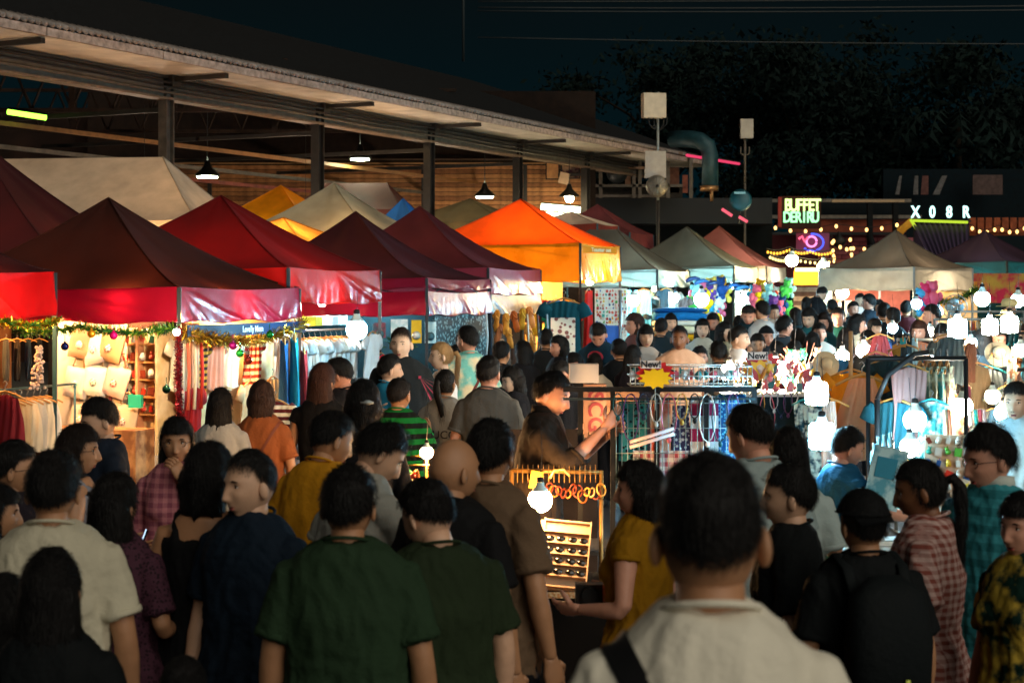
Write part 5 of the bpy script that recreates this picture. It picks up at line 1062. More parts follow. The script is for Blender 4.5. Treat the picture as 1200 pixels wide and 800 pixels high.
# jackets and bags around the right hand lamps
for i,(px,py,Y,kd,c_,k_,l) in enumerate(((1048,470,9.9,'tee','18525e',.6,'dark teal shirt hanging left of the large round lamp'),(1092,470,9.9,'dress','2a8a8e',.5,'turquoise cloth hanging right of the large round lamp'),(1055,540,9.6,'skirt','6ab0b4',.5,'pale aqua cloth below the half hidden lamp'),(1150,520,9.9,'tee','7a6a60',.62,'taupe shirt hanging behind the accessory board'),(1186,418,12,'dress','b07a50',.55,'tan dress on the black right edge rail'),(1040,398,14,'tee','2a5a9a',.6,'blue shirt behind the bent rack arm'),(1052,404,14.2,'tee','e0a040',.5,'ochre shirt beside the blue shirt'),(946,470,10.6,'dress','103c4c',.6,'deep petrol dress left of the upper cool lamp'),(972,470,10.2,'scarf','d8c0b0',.6,'pale pink scarf above the lowest cool lamp'),(1160,432,12.2,'tank','a8b4b4',.6,'grey white vest beneath the grey straw hat'))):
    garment(P(px,py,Y),R(-30+i*23),kd,cloth(c_,.3,.8,pat='noise' if i%3==1 else None,col2='c8e0d8' if i%3==1 else None,pscale=12),l,k_,hmat=M('28a0a8',.4) if i%2 else None)

for i in range(34):
    px=rg.uniform(1010,1195); py=rg.uniform(392,505); Y=rg.uniform(10.6,13.5); kd=rg.choice(['tee','scarf','tank','skirt','dress']); ci=rg.randrange(8)
    c_=['20383c','5a3a2c','14303c','6a5a44','203028','7a3038','3a4a50','8a6a3a'][ci]; cn_=['dark slate','brown','deep navy','khaki','bottle green','wine red','steel grey','mustard brown'][ci]
    lv='upper' if py<430 else 'middle' if py<468 else 'lower'; zn='by the peach skirt' if px<1060 else 'beside the round hanger rack' if px<1110 else 'around the accessory board' if px<1155 else 'at the right edge'
    garment(P(px,py,Y),rg.uniform(-1.2,1.2),kd,cloth(c_,.25,.85,pat='noise' if i%4==0 else None,col2='9a9a88' if i%4==0 else None,pscale=12),f'{cn_} {dict(tee="shirt",scarf="scarf",tank="top",skirt="skirt",dress="dress")[kd]} hanging {zn}, {lv} level',rg.uniform(.4,.6),f'{cn_} {kd} {zn} {lv}')
# =================== people
JOBS=[]
def skin(c): return M(c,.5,var=.08,vscale=14,bump=.08,bscale=90,name='skin')
SK={'tan':'b5835f','light':'d9ab8c','pale':'e6c2a8','brown':'8a5a3c','dark':'6a442e','rose':'d69a80'}
EYEW=M('d8d0c8',.3,var=0); IRIS=M('120c08',.2,var=0); BROW=M('1a1210',.8,var=0)
HAIRC={'black':'0e0b0a','brown':'35211a','dkbrown':'1e130e','blonde':'a88458','auburn':'3a1f14','grey':'4a4644'}
def hairm(c):
    if ('hair',c) in MC: return MC[('hair',c)]
    m=M(HAIRC[c],.58,var=.35,vscale=5,bump=.9,bscale=55,stretch=(3,3,.4),name='hair',sheen=.0)
    nt=m.node_tree; N=nt.nodes; L=nt.links; b=N['Principled BSDF']; b.inputs['Specular IOR Level'].default_value=.28; at=N.new('ShaderNodeAttribute'); at.attribute_name='growth'
    tc=N.new('ShaderNodeTexCoord'); mp=N.new('ShaderNodeMapping'); mp.inputs['Scale'].default_value=(1,1,.28); L.new(tc.outputs['Object'],mp.inputs[0]); n=N.new('ShaderNodeTexNoise'); n.inputs['Scale'].default_value=260; n.inputs['Detail'].default_value=3; L.new(mp.outputs[0],n.inputs[0])
    a=N.new('ShaderNodeMath'); a.operation='MULTIPLY_ADD'; a.inputs[1].default_value=2.2; a.inputs[2].default_value=-1.1; L.new(n.outputs[0],a.inputs[0])
    g=N.new('ShaderNodeMath'); g.operation='MULTIPLY_ADD'; g.inputs[1].default_value=3.4; L.new(at.outputs['Fac'],g.inputs[0]); a2=N.new('ShaderNodeMath'); a2.operation='ADD'; a2.inputs[1].default_value=-1.15; L.new(a.outputs[0],a2.inputs[0]); L.new(a2.outputs[0],g.inputs[2]); g.use_clamp=True
    L.new(g.outputs[0],b.inputs['Alpha']); MC[('hair',c)]=m; return m
def headshape(d,skull=False):
    """d: unit directions (n,3), face towards +Y. returns surface points, head-local (eye level z=0)"""
    x,y,z=d[:,0],d[:,1],d[:,2]
    p=np.stack([x*.0755,y*.098,z*.118],1)
    p[:,1]+=np.where(y<0,-.004*(1-z**2),0)
    lo=np.clip(-p[:,2]/.118,0,1)
    p[:,0]*=1-.30*lo**1.6
    p[:,1]=np.where(p[:,1]<0,p[:,1]*(1-.45*lo**1.3),p[:,1]*(1-.10*lo))
    p[:,1]+=.012*lo*(y>0)
    if skull: return p
    X,Z=p[:,0],p[:,2]; fr=np.clip(y*1.5,0,1)
    g=lambda a,b,s:np.exp(-((a-b)/s)**2)
    nz=np.clip((.012-Z)/.055,0,1)*(1/(1+np.exp((-.052-Z)/.0035)))
    add=.026*g(X,0,.0115)*nz+.006*g(np.abs(X),.012,.007)*g(Z,-.043,.009)
    add+=-.0105*g(np.abs(X),.031,.016)*g(Z,.004,.013)+.0045*g(np.abs(X),.03,.02)*g(Z,.026,.008)
    add+=.006*g(X,0,.022)*(g(Z,-.066,.006)+g(Z,-.079,.006))-.002*g(X,0,.022)*g(Z,-.0725,.003)
    add+=.007*g(X,0,.02)*g(Z,-.104,.013)+.005*g(np.abs(X),.045,.018)*g(Z,-.028,.02)-.004*g(X,0,.03)*g(Z,-.092,.006)
    p[:,1]+=add*fr
    return p
def face_y(x,z):
    # surface y at (x,z) by scanning directions
    zz=z/.118; xx=x/.0755/(1-.30*np.clip(-z/.118,0,1)**1.6); yy=math.sqrt(max(0,1-zz*zz-xx*xx)); 
    return headshape(np.array([[xx,yy,zz]]))[0,1]
def dirs(nu,nv):
    th=np.linspace(0,2*PI,nu,endpoint=False); th=th+.25*np.sin(2*th)*0
    ph=np.linspace(-PI/2,PI/2,nv)
    T_,Pp=np.meshgrid(th,ph); return np.stack([np.cos(Pp)*np.cos(T_),np.cos(Pp)*np.sin(T_),np.sin(Pp)],-1)
def sphgrid(m,A,mi=0):  # A (nv,nu,3) closed in u
    nv,nu=A.shape[:2]; m.add(A.reshape(-1,3),[(i*nu+j,i*nu+(j+1)%nu,(i+1)*nu+(j+1)%nu,(i+1)*nu+j) for i in range(nv-1) for j in range(nu)],mi)
def strands(m,base,nrm,flow,L,wd,lift,mi=0):
    """ribbons lying along the hair"""
    n=len(base); side=np.cross(nrm,flow); side/=np.linalg.norm(side,axis=1)[:,None]+1e-9
    L=L[:,None]; p0=base+nrm*lift*.2; p1=base+flow*L*.5+nrm*lift; p2=base+flow*L+nrm*(lift*.3)
    V=np.stack([p0-side*wd,p0+side*wd,p1+side*wd*.8,p1-side*wd*.8,p2],1).reshape(-1,3)
    Fc=[]; 
    for i in range(n): k=5*i; Fc+=[(k,k+1,k+2,k+3),(k+3,k+2,k+4)]
    m.add(V,Fc,mi)
def unit(a): return a/(np.linalg.norm(a,axis=1)[:,None]+1e-9)
def hairline(d):
    """1 where hair grows for a short cut"""
    x,y,z=d[:,0],d[:,1],d[:,2]
    lim=np.where(y>.35,.52-.10*np.abs(x),np.where(y>-.1,.50-(.35-y)/.45*.52,-.02-(-.1-y)/.9*.36))+.02*np.sin(x*23+y*9)
    return 1/(1+np.exp(-(z-lim)/.11))
def build_head(res,skinm,hair,hc,seed,gl,female):
    """returns (head MB in head-local coords with slots skin,white,iris,lips,brow) and hair MB or None"""
    m=MB(); nu,nv=(72,56) if res>1 else (40,32) if res else (24,18)
    D=dirs(nu,nv); p=headshape(D.reshape(-1,3))
    if hair=='bald': pass
    sphgrid(m,p.reshape(nv,nu,3),0)
    for s_ in(-1,1): # ears
        rot=Matrix.Rotation(s_*R(28),3,'Z')@Matrix.Rotation(R(-10),3,'X')
        m.ball((s_*.082,-.006,-.012),(.010,.019,.032),8,7,rot); 
        if res: m.ball((s_*.081,-.002,-.010),(.005,.011,.021),6,5,rot)
    # neck reaches into the collar
    nr=.047 if female else .054
    m.loft([(0,-.012,-.055),(0,-.016,-.10),(0,-.022,-.15),(0,-.03,-.20)],[(nr*.98,nr*1.0),(nr,nr*1.02),(nr*1.06,nr*1.05),(nr*1.45,nr*1.2)],n=18,lat=(1,0,0))
    if res:
        for s_ in(-1,1):
            ex,ez=s_*.031,.003; y=face_y(abs(ex),ez)
            m.ball((ex,y-.0035,ez),(.0115,.0065,.0042),10,6,Matrix.Rotation(-s_*R(12),3,'Z'),1); m.ball((ex,y-.0002,ez),(.0052,.005,.0044),8,5,None,2)
            m.loft([(ex-.014,face_y(abs(ex)-.0 if s_>0 else abs(ex)+.0,ez+.006)+.001,ez+.004),(ex,y+.0035,ez+.0075),(ex+.014,y+.0005,ez+.004)],[(.0015,.0015),(.0022,.0016),(.0015,.0015)],n=5,mi=2)
            y2=face_y(abs(ex),.024)
            m.loft([(ex-s_*.018,y2+.001,.021),(ex,y2+.0025,.026),(ex+s_*.018,y2-.006,.022)],[(.0022,.0026),(.0028,.0032),(.0012,.0018)],n=6,mi=4)
        ym=face_y(0,-.072); 
        m.ball((0,ym-.003,-.0685),(.020,.006,.0042),12,6,None,3); m.ball((0,ym-.0035,-.0775),(.018,.0065,.0052),12,6,None,3); m.ball((0,ym+.001,-.0728),(.017,.003,.0013),10,4,None,2)
        yn=face_y(0,-.046)
        for s_ in(-1,1): m.ball((s_*.007,yn-.006,-.0515),(.0032,.004,.0018),6,4,None,2)
    # hair
    h=None; rg=np.random.default_rng(seed)
    if hair not in('bald',):
        h=MB(); D2=D.reshape(-1,3); sk_=headshape(D2,True); nrm=unit(D2*np.array([1/.0755,1/.098,1/.118]))
        msk=hairline(D2)
        if hair=='fade': msk=1/(1+np.exp(-(np.log(msk/(1-msk+1e-9)+1e-9)*.11-.02)/.21))
        if hair in('bob','long','pony','bun','bangs'):
            lim=np.where(D2[:,1]>.45,.42+.3*np.abs(np.abs(D2[:,0])-.1)*0,np.where(D2[:,1]>-.05,.42-(.45-D2[:,1])/.5*1.0,-.62)); 
            if hair=='bangs' : lim=np.where(D2[:,1]>.45,.27,lim)
            if hair in('pony','bun'): lim=np.where(D2[:,1]>.4,.50,np.where(D2[:,1]>-.1,.50-(.4-D2[:,1])/.5*.60,-.52))
            msk=1/(1+np.exp(-(D2[:,2]-lim)/.04))
        th={'buzz':.004,'short':.017,'fade':.014,'bob':.020,'long':.018,'bangs':.020,'pony':.010,'bun':.009,'messy':.026}[hair]
        lump=1+.42*wob(D2,seed,3.0)+.20*wob(D2,seed+1,8)
        top=.65+.45*np.clip(D2[:,2],0,1)
        if hair=='fade': top=np.clip((D2[:,2]+.05)*2.0,.12,1.1)
        if hair=='short': top=np.clip((D2[:,2]+.45)*1.1,.30,1.1)
        q=sk_+nrm*((th*top*lump)*msk**1.3+.0012*(msk>.06)-.004*(msk<=.06))[:,None]; h.grow=msk*(.85 if hair=='fade' else 1)
        sphgrid(h,q.reshape(nv,nu,3),0)
        nst={0:90,1:700,2:2600}[res]
        dd=unit(rg.normal(size=(nst*2,3))); 
        keep=[]
        mk=hairline(dd)-(.25*(dd[:,2]<.15) if hair=='fade' else 0) if hair in('short','buzz','fade','messy') else 1/(1+np.exp(-(dd[:,2]-np.where(dd[:,1]>.45,.42,np.where(dd[:,1]>-.05,.42-(.45-dd[:,1])/.5*.9,-.5)))/.04))
        dd=dd[mk>.45][:nst]; sk2=headshape(dd,True); n2=unit(dd*np.array([1/.0755,1/.098,1/.118]))
        tp_=.65+.45*np.clip(dd[:,2],0,1)
        if hair=='fade': tp_=np.clip((dd[:,2]+.05)*2.0,.12,1.1)
        if hair=='short': tp_=np.clip((dd[:,2]+.45)*1.1,.30,1.1)
        base=sk2+n2*(th*tp_*.95)[:,None]
        whorl=np.array([.15,-.5,.85]); fl=dd-whorl; fl+=rg.normal(size=dd.shape)*.28; fl[:,2]-=.25; 
        fl=fl-n2*np.sum(fl*n2,1)[:,None]; fl=unit(fl)
        Ls=rg.uniform(.015,.038,len(dd))*(1.5 if hair in('long','bob','bangs','messy') else .45 if hair in('buzz','fade') else 1.0); 
        Ls=Ls*np.clip(mk[mk>.45][:nst],.4,1)*np.where(dd[:,1]>.25,.35 if hair not in('bob','long','bangs') else .7,1)
        strands(h,base,n2,fl,Ls,.0009 if res>1 else .0016 if res else .004,(rg.uniform(.002,.009,len(dd))+.006*(rg.uniform(0,1,len(dd))>.85))[:,None]*(1.6 if hair in('messy',) else .6 if hair in('buzz','fade') else 1))
        if hair in('long','bob','bangs'):
            L={'long':.44,'bob':.135,'bangs':.12}[hair]; k=11; pts=[];rad=[]
            for i in range(k):
                t=i/(k-1); z=.03-(L+.03)*t
                cy=-.036-.050*min(1,max(0,(t-.25)*1.6))*(1 if hair=='long' else .1); ry=.076-.038*min(1,max(0,(t-.25)*1.5))*(1 if hair=='long' else .12); rx=.087+.014*math.sin(min(1,t*1.6)*PI)-(.035*max(0,t-.55)/.45 if hair=='long' else -.004)
                if hair!='long' and t>.8: rx*=.95; ry*=.95
                pts.append((0,cy,z)); rad.append((rx,ry))
            b=MB(); nn=48 if res>1 else 30 if res else 16; b.loft(pts,rad,n=nn,lat=(1,0,0)); V=np.concatenate(b.v); c=np.array([(0,p_[1],p_[2]) for p_ in pts]).repeat(nn,0)
            o=V-c; ang=np.arctan2(o[:,1],o[:,0]); tt=np.repeat(np.linspace(0,1,k),nn)
            V=c+o*(1+.045*np.sin(ang*9+seed+3*tt)*tt+.03*np.sin(ang*17+seed*2+5*tt)*tt)[:,None]; V[:,2]+=.018*np.sin(ang*5+seed)*tt**3+.010*np.sin(ang*13+seed*3)*tt**3
            h.add(V,b.f,0)
            ns={0:60,1:450,2:1800}[res]; idx=rg.integers(0,len(V)-nn*2,ns); nb=unit(o[idx]); bs=V[idx]+rg.normal(size=(ns,3))*.003; fl=unit(np.tile([0,0,-1.],(ns,1))+rg.normal(size=(ns,3))*.10)
            strands(h,bs,nb,fl,rg.uniform(.04,.10,ns)*(1 if hair=='long' else .5),.001 if res>1 else .0018 if res else .004,.005)
        if hair=='pony':
            h.loft([(0,-.10,.02),(0,-.135,.03),(.005,-.155,-.01),(.01,-.15,-.08),(.0,-.14,-.15),(.0,-.13,-.24),(.0,-.125,-.30)],[(.018,.018),(.024,.022),(.030,.026),(.032,.026),(.028,.022),(.018,.016),(.004,.004)],n=14)
            ns={0:30,1:250,2:900}[res]; t=rg.uniform(0,1,ns); a=rg.uniform(0,2*PI,ns); bs=np.stack([.028*np.cos(a),-.15+.012*t*2+.024*np.sin(a),-.28*t],1); nb=np.stack([np.cos(a),np.sin(a),0*a],1); strands(h,bs,nb,unit(np.tile([0,.05,-1.],(ns,1))+rg.normal(size=(ns,3))*.12),rg.uniform(.04,.09,ns),.0012 if res else .004,.004)
        if hair=='bun': h.ball((0,-.118,.035),(.036,.032,.034),12,9)
    return m,h
def hand_mesh(m,wrist,fore,up,curl,side,mi=0,spread=.1,segs=6):
    """wrist point, forearm direction, palm normal; fingers of different lengths with two bends"""
    f=Vector(fore).normalized(); n=(Vector(up)-f*Vector(up).dot(f)).normalized(); s_=f.cross(n)*side; w_=Vector(wrist)
    m.loft([w_-f*.02,w_+f*.012,w_+f*.045,w_+f*.085,w_+f*.098],[(.024,.018),(.030,.017),(.041,.016),(.042,.014),(.034,.010)],n=12,lat=s_,mi=mi)
    for i,(o,L) in enumerate(((-.030,.068),(-.010,.078),(.010,.073),(.029,.058))):
        p=w_+f*.088+s_*o; d=(f+s_*(o*spread*8)).normalized(); pts=[p-d*.012]; a=curl*.35
        for L_,k in ((.45,1),(.30,1.1),(.25,.8)):
            dd=(d*math.cos(a)+n*math.sin(a)); pts.append(pts[-1]+dd*L*L_*(1.12 if k==1 else 1)); a+=curl*.62*k
        m.loft(pts,[(.0092,.0092),(.0088,.0086),(.0078,.0075),(.0052,.005)],n=segs,mi=mi)
        m.ball(pts[-1],.0055,segs,4,mi=mi)
    p=w_+f*.025-s_*.030; d=(f*.62-s_*.62+n*(.25+.4*curl)).normalized(); d2=(f*.85-s_*.15+n*(.3+.5*curl)).normalized()
    pts=[p,p+d*.034,p+d*.034+d2*.028,p+d*.034+d2*.048]; m.loft(pts,[(.013,.012),(.0115,.011),(.0098,.0092),(.006,.006)],n=segs,mi=mi); m.ball(pts[-1],.0062,segs,4,mi=mi)
ARM={'down':((.232,-.025,1.115),(.245,.035,.875)),'bent':((.235,-.03,1.12),(.17,.20,1.10)),'phone':((.215,.05,1.13),(.09,.26,1.24)),'face':((.20,.10,1.14),(.065,.155,1.40)),
'reach':((.225,.20,1.20),(.17,.43,1.16)),'low':((.235,.03,1.12),(.19,.20,.94)),'cross':((.225,.05,1.12),(-.04,.19,1.10)),'hip':((.29,-.06,1.16),(.19,.02,.98)),'back':((.225,-.11,1.13),(.08,-.17,.97)),'high':((.26,.14,1.30),(.20,.32,1.42)),'across':((.20,.19,1.19),(.02,.36,1.13))}
def person(hx,hy,s,yaw,label,hair='short',hc='black',sk='tan',top=('tee','2a2a2e'),bot=('trouser','1a1c22'),hyaw=0,hpitch=0,arms=('down','down'),lean=0,fem=False,kid=False,ex=(),fat=1.0,k=None,cat='person',curl=.5,roll=0):
    Y=F/s; zc=CAMZ-(hy-HZ)/s; hl=1.585+0.0
    lr=R(lean); hz=.95+(hl-.95)*math.cos(lr); hyf=(hl-.95)*math.sin(lr)
    lift=0
    kk=k or zc/hz
    if k: lift=zc-hz*k
    rz=-R(yaw); X=(hx-600)/s
    # place so that the head (not the feet) is at the pixel
    fx=math.sin(R(yaw))*hyf*kk; fy=math.cos(R(yaw))*hyf*kk
    loc=Vector((X-fx,Y-fy,lift))
    res=2 if s>215 else 1 if s>74 else 0
    vox=.009 if s>300 else .014 if s>150 else .02
    seed=int(hx*7+hy*13)%9973; rg=random.Random(seed)
    hk=1.0
    if kid: hk=1.12
    skm=skin(SK[sk]); lips=M({'tan':'9a5246','light':'b8605a','pale':'b05a58','brown':'6a3028','dark':'4a241c','rose':'b05048'}[sk],.4,var=0)
    def bend(V):
        V=np.asarray(V,float).copy()
        if lean or roll:
            z=V[:,2]; t=np.clip((z-.95)/.22,0,1); t=t*t*(3-2*t); a=lr*t
            y=V[:,1].copy(); dz=z-.95; up=dz>0
            V[:,1]=np.where(up,y*np.cos(a)+dz*np.sin(a),y); V[:,2]=np.where(up,.95+dz*np.cos(a)-y*np.sin(a),z)
        return V
    def bmb(m):
        m.v=[bend(v) for v in m.v]; return m
    # widths
    sw=(.163 if fem else .180)*(fat**.5); hipw=.165 if fem else .158; ww=(.118 if fem else .142)*fat; cw=(.140 if fem else .162)*fat
    def torso(m,inf,z0=.80,loose=0,tank=False,ztop=1.475):
        rows=[(.80,hipw*.97*fat,.112*fat,-.005),(.88,hipw*1.03*fat,.120*fat,-.005),(.96,hipw*fat,.112*fat,0),(1.06,ww,.098*fat,.004),(1.15,(ww+cw)/2,.106*fat,.004),(1.25,cw,.118*fat,.002),(1.33,cw*1.03,.112,-.002),(1.375,cw*1.02,.100,-.010),(1.415,cw*.90,.086,-.016),(1.45,cw*.66,.074,-.020),(1.478,.070,.062,-.024),(1.505,.056,.056,-.024)]
        pts=[];rad=[]
        for z,rx,ry,cy in rows:
            if z<z0-.001 or z>ztop: continue
            l=loose*max(0,min(1,(1.3-z)/.3))
            if z>1.46: l=0; i2=min(inf,.004)
            else: i2=inf
            pts.append((0,cy,z)); rad.append((rx+i2+l,ry+i2+l))
        m.loft(pts,rad,n=32,lat=(1,0,0),sup=.86)
        if fem and inf>=0:
            for s_ in(-1,1): m.ball((s_*.066,.085,1.255),(.062+inf*.6,.048+inf,.060),12,9)
    def armpts(nm,s_):
        e,w_=ARM[nm] if isinstance(nm,str) else nm; e=Vector((e[0]*s_ if isinstance(nm,str) else e[0],e[1],e[2])); w_=Vector((w_[0]*s_ if isinstance(nm,str) else w_[0],w_[1],w_[2]))
        if fem and isinstance(nm,str): e.x*=.92; w_.x*=.94
        sh_=Vector((s_*(sw-.016),-.010,1.362)); return sh_,e,w_
    ar=.9 if fem else 1.0
    bb=MB(); torso(bb,0)
    AP={}
    for s_,nm in((-1,arms[0]),(1,arms[1])):
        a,e,w_=armpts(nm,s_); AP[s_]=(a,e,w_)
        pts=[a-Vector((s_*.05,0,-.005)),a,a.lerp(e,.25),a.lerp(e,.6),a.lerp(e,.93),e+(w_-e)*.08,e.lerp(w_,.3),e.lerp(w_,.7),w_]
        rr=[.050,.056,.053,.045,.039,.038,.040,.031,.0255]; bb.loft(pts,[(r*ar*fat**.4,r*ar*fat**.4) for r in rr],n=14)
    legp={}
    for s_ in(-1,1):
        st=rg.uniform(-.05,.05); pts=[(s_*.085,-.005,.93),(s_*.09,0,.80),(s_*.095,.01,.62),(s_*.098,.015+st*.5,.47),(s_*.10,-.008+st*.7,.32),(s_*.10,-.01+st,.09)]
        legp[s_]=pts; bb.loft(pts,[(.088,.092),(.083,.086),(.066,.068),(.053,.055),(.055,.056),(.038,.040)],n=14,lat=(1,0,0))
    bb=bmb(bb)
    hh=MB()
    hm_,hair_=build_head(res,skm,hair,hc,seed,0,fem)
    HC=Vector((0,.0,1.585)); RM=Matrix.Rotation(-R(hyaw),3,'Z')@Matrix.Rotation(-R(hpitch),3,'X')@Matrix.Rotation(R(roll),3,'Y')
    piv=np.array((0,-.018,-.10)); ypiv=np.array((0,.0,1.575))
    fs=.93 if fem else .955
    def place(mb):
        for i,v in enumerate(mb.v):
            v=v*hk*fs
            # neck base stays, head turns
            t=np.clip((v[:,2]+.17)/.09,0,1)[:,None]; w_=(v-piv)@np.array(RM).T+piv
            v=v*(1-t)+w_*t
            mb.v[i]=bend(v+ypiv)
        return mb
    place(hm_)
    if hair_: place(hair_)
    hand=MB()
    if res:
        for s_ in(-1,1):
            a,e,w_=AP[s_]; f=(w_-e).normalized(); upv=Vector((-s_,.3,0)) if f.z<-.6 else Vector((0,0,-1)) if False else Vector((-s_*.8,0,.6)) if f.z<.5 else Vector((-s_,-.6,0))
            hand_mesh(hand,w_,f,upv,curl,-s_*1,0,segs=8 if res>1 else 5)
    else:
        for s_ in(-1,1): a,e,w_=AP[s_]; f=(w_-e).normalized(); hand.loft([w_-f*.02,w_+f*.05,w_+f*.11,w_+f*.16],[(.024,.018),(.04,.018),(.036,.014),(.015,.01)],n=8)
    bmb(hand)
    root_spec=dict(loc=loc,rz=rz,k=kk,label=label,cat=cat)
    cl=[]   # clothes: (name, MB, voxel, material, fold amplitude)
    kind,colr=top[0],top[1]; pat=top[2] if len(top)>2 else None; c2=top[3] if len(top)>3 else None; ps=top[4] if len(top)>4 else 8
    tm_=M(colr,.85,pat=pat,col2=c2,pscale=ps,bump=.3,bscale=70,var=.10,vscale=5,sheen=.0)
    t=MB()
    torso(t,.012,z0=.80,loose=.016 if kind in('tee','long','shirt','polo','rolled') else .004,ztop=1.49 if kind!='tank' else 1.40)
    if kind=='dress': t.loft([(0,0,1.0),(0,0,.85),(0,0,.62),(0,0,.48)],[(ww+.02,.115),(hipw+.03,.14),(hipw+.07,.18),(hipw+.09,.20)],n=32,lat=(1,0,0))
    if kind=='tank':
        for s_ in(-1,1): t.loft([(s_*.085,.07,1.30),(s_*.095,.055,1.40),(s_*.10,-.01,1.452),(s_*.09,-.085,1.38),(s_*.08,-.10,1.28)],[(.018,.016)]*5,n=8)
    else:
        for s_ in(-1,1):
            a,e,w_=AP[s_]
            if kind=='rolled': pts=[a-Vector((s_*.055,0,-.004)),a,a.lerp(e,.3),a.lerp(e,.7),e,e.lerp(w_,.28)]; rr=[.050,.060,.058,.053,.052,.052]
            elif kind in('long','shirt_long'):
                pts=[a-Vector((s_*.055,0,-.004)),a,a.lerp(e,.3),a.lerp(e,.7),e,e.lerp(w_,.3),e.lerp(w_,.7),e.lerp(w_,.93)]; rr=[.050,.060,.058,.053,.050,.048,.043,.038]
            elif kind=='cap': pts=[a-Vector((s_*.055,0,-.004)),a,a.lerp(e,.22)]; rr=[.058,.066,.064]
            else: pts=[a-Vector((s_*.055,0,-.004)),a,a.lerp(e,.3),a.lerp(e,.62),a.lerp(e,.74)]; rr=[.050,.060,.061,.064,.067]
            t.loft(pts,[(r*ar*fat**.4,r*ar*fat**.4) for r in rr],n=16)
    if kind in('tee','polo','cap','rolled'):
        for s_ in(-1,1):
            a,e,w_=AP[s_]; q0,r0=(a.lerp(e,.74),.069) if kind in('tee','polo') else (a.lerp(e,.22),.066) if kind=='cap' else (e.lerp(w_,.28),.054)
            d_=(e-a).normalized() if kind!='rolled' else (w_-e).normalized(); sm=MB(); rr_=r0*ar*fat**.4
            sm.loft([q0-d_*.020,q0-d_*.018,q0-d_*.002,q0+d_*.001],[(rr_-.002,)*2,(rr_+.002,)*2,(rr_+.0025,)*2,(rr_-.002,)*2],n=20); bmb(sm); cl.append(('sleeve_hem',sm,0,tm_,0))
    if kind in('polo','shirt_long','rolled'): 
        cb=MB(); cb.loft([(0,-.02,1.47),(0,-.024,1.515)],[(.074,.070),(.066,.064)],n=20,lat=(1,0,0)); bmb(cb); cl.append(('collar',cb,0,tm_ if kind!='polo' else M('c8d0c8',.8),0))
    else:
        cb=MB(); cb.tube([(.071*math.cos(a),-.022+.066*math.sin(a),1.474-.020*math.sin(a)) for a in np.linspace(0,2*PI,25)],.006,6); bmb(cb); cl.append(('neckband',cb,0,tm_,0)) if kind!='tank' else None
    bmb(t); cl.append((('dress' if kind=='dress' else 'top'),t,vox,tm_,.0125))
    if kind!='dress' or True:
        b=MB(); bk,bc=bot[0],bot[1]; bm_=M(bc,.85,bump=.3,bscale=50,var=.15)
        b.loft([(0,-.003,.99),(0,-.005,.88),(0,-.005,.80)],[(hipw*fat+.004,.116*fat),(hipw*1.03*fat+.008,.128*fat),(hipw*fat+.004,.118*fat)],n=28,lat=(1,0,0),sup=.9)
        end={'trouser':6,'jeans':6,'shorts':3,'skirt':0}[bk]
        if end:
            for s_ in(-1,1):
                pp=legp[s_][:end] if end<6 else legp[s_]; rr=[.094,.096,.082,.070,.066,.058][:len(pp)]
                if bk=='shorts': pp=list(pp)+[(s_*.098,.015,.50)]; rr=[.094,.098,.094,.094]
                b.loft(pp,[(r_,r_*1.04) for r_ in rr],n=14,lat=(1,0,0))
        else: b.loft([(0,0,.90),(0,0,.70),(0,0,.52)],[(hipw+.02,.135),(hipw+.04,.15),(hipw+.06,.17)],n=28,lat=(1,0,0))
        bmb(b); cl.append((bk if bk!='trouser' else 'trousers',b,vox*1.2,bm_,.006))
    shm=M(rg.choice(['1a1a1c','e0dcd4','3a2a20','28303a']),.6)
    for s_ in(-1,1):
        x,y,z=legp[s_][-1]; f=MB(); f.loft([(x,y-.075,.045),(x,y-.05,.05),(x,y,.055),(x,y+.07,.042),(x,y+.14,.03),(x,y+.175,.024)],[(.022,.030),(.036,.045),(.040,.052),(.044,.040),(.042,.028),(.018,.018)],n=12,lat=(1,0,0)); cl.append(('shoe',f,0,shm,0))
    extra=[]
    for x in ex:
        nm=x[0]
        if nm=='strap':    # sling strap across the back
            extra.append(('bag_strap',('STRAP',x[2],x[3] if len(x)>3 else .024,bend),M(x[1],.7),0))
        elif nm=='backpack':
            m=MB(); m.loft([(0,-.20,.98),(0,-.21,1.02),(0,-.215,1.2),(0,-.20,1.36),(0,-.18,1.42)],[(.12,.05),(.15,.08),(.155,.09),(.135,.07),(.06,.03)],n=22,lat=(1,0,0),sup=.7); bmb(m); extra.append(('backpack',m,M(x[1],.8,bump=.4),0))
            m=MB()
            for s_ in(-1,1): m.loft([(s_*.10,-.15,1.36),(s_*.105,-.10,1.44),(s_*.105,.0,1.475),(s_*.11,.09,1.42),(s_*.125,.135,1.28),(s_*.15,.06,1.08)],[(.022,.006)]*6,n=8,lat=(1,0,0))
            bmb(m); extra.append(('shoulder_strap',m,M(x[1],.8),0)); m=MB(); m.box((.03,-.305,1.06),(.016,.006,.045)); bmb(m); extra.append(('tag',m,M('c8d860',.5),0))
        elif nm=='glasses':
            m=MB()
            for s_ in(-1,1):
                yy=face_y(.031,.0)+.006; m.tube([(s_*.033+.021*math.cos(a),yy-.004*abs(math.cos(a)),.001+.016*math.sin(a)) for a in np.linspace(0,2*PI,17)],.0016,5); m.tube([(s_*.054,yy-.003,.004),(s_*.074,.05,.006),(s_*.080,-.01,.0)],.0014,4)
            m.tube([(-.012,yy,.003),(0,yy+.004,.006),(.012,yy,.003)],.0014,4)
            if len(x)>1 and x[1]=='up': m.v=[v@np.array(Matrix.Rotation(R(-38),3,'X')) .T*np.array([1,1,1])+np.array([0,-.022,.060]) for v in m.v]
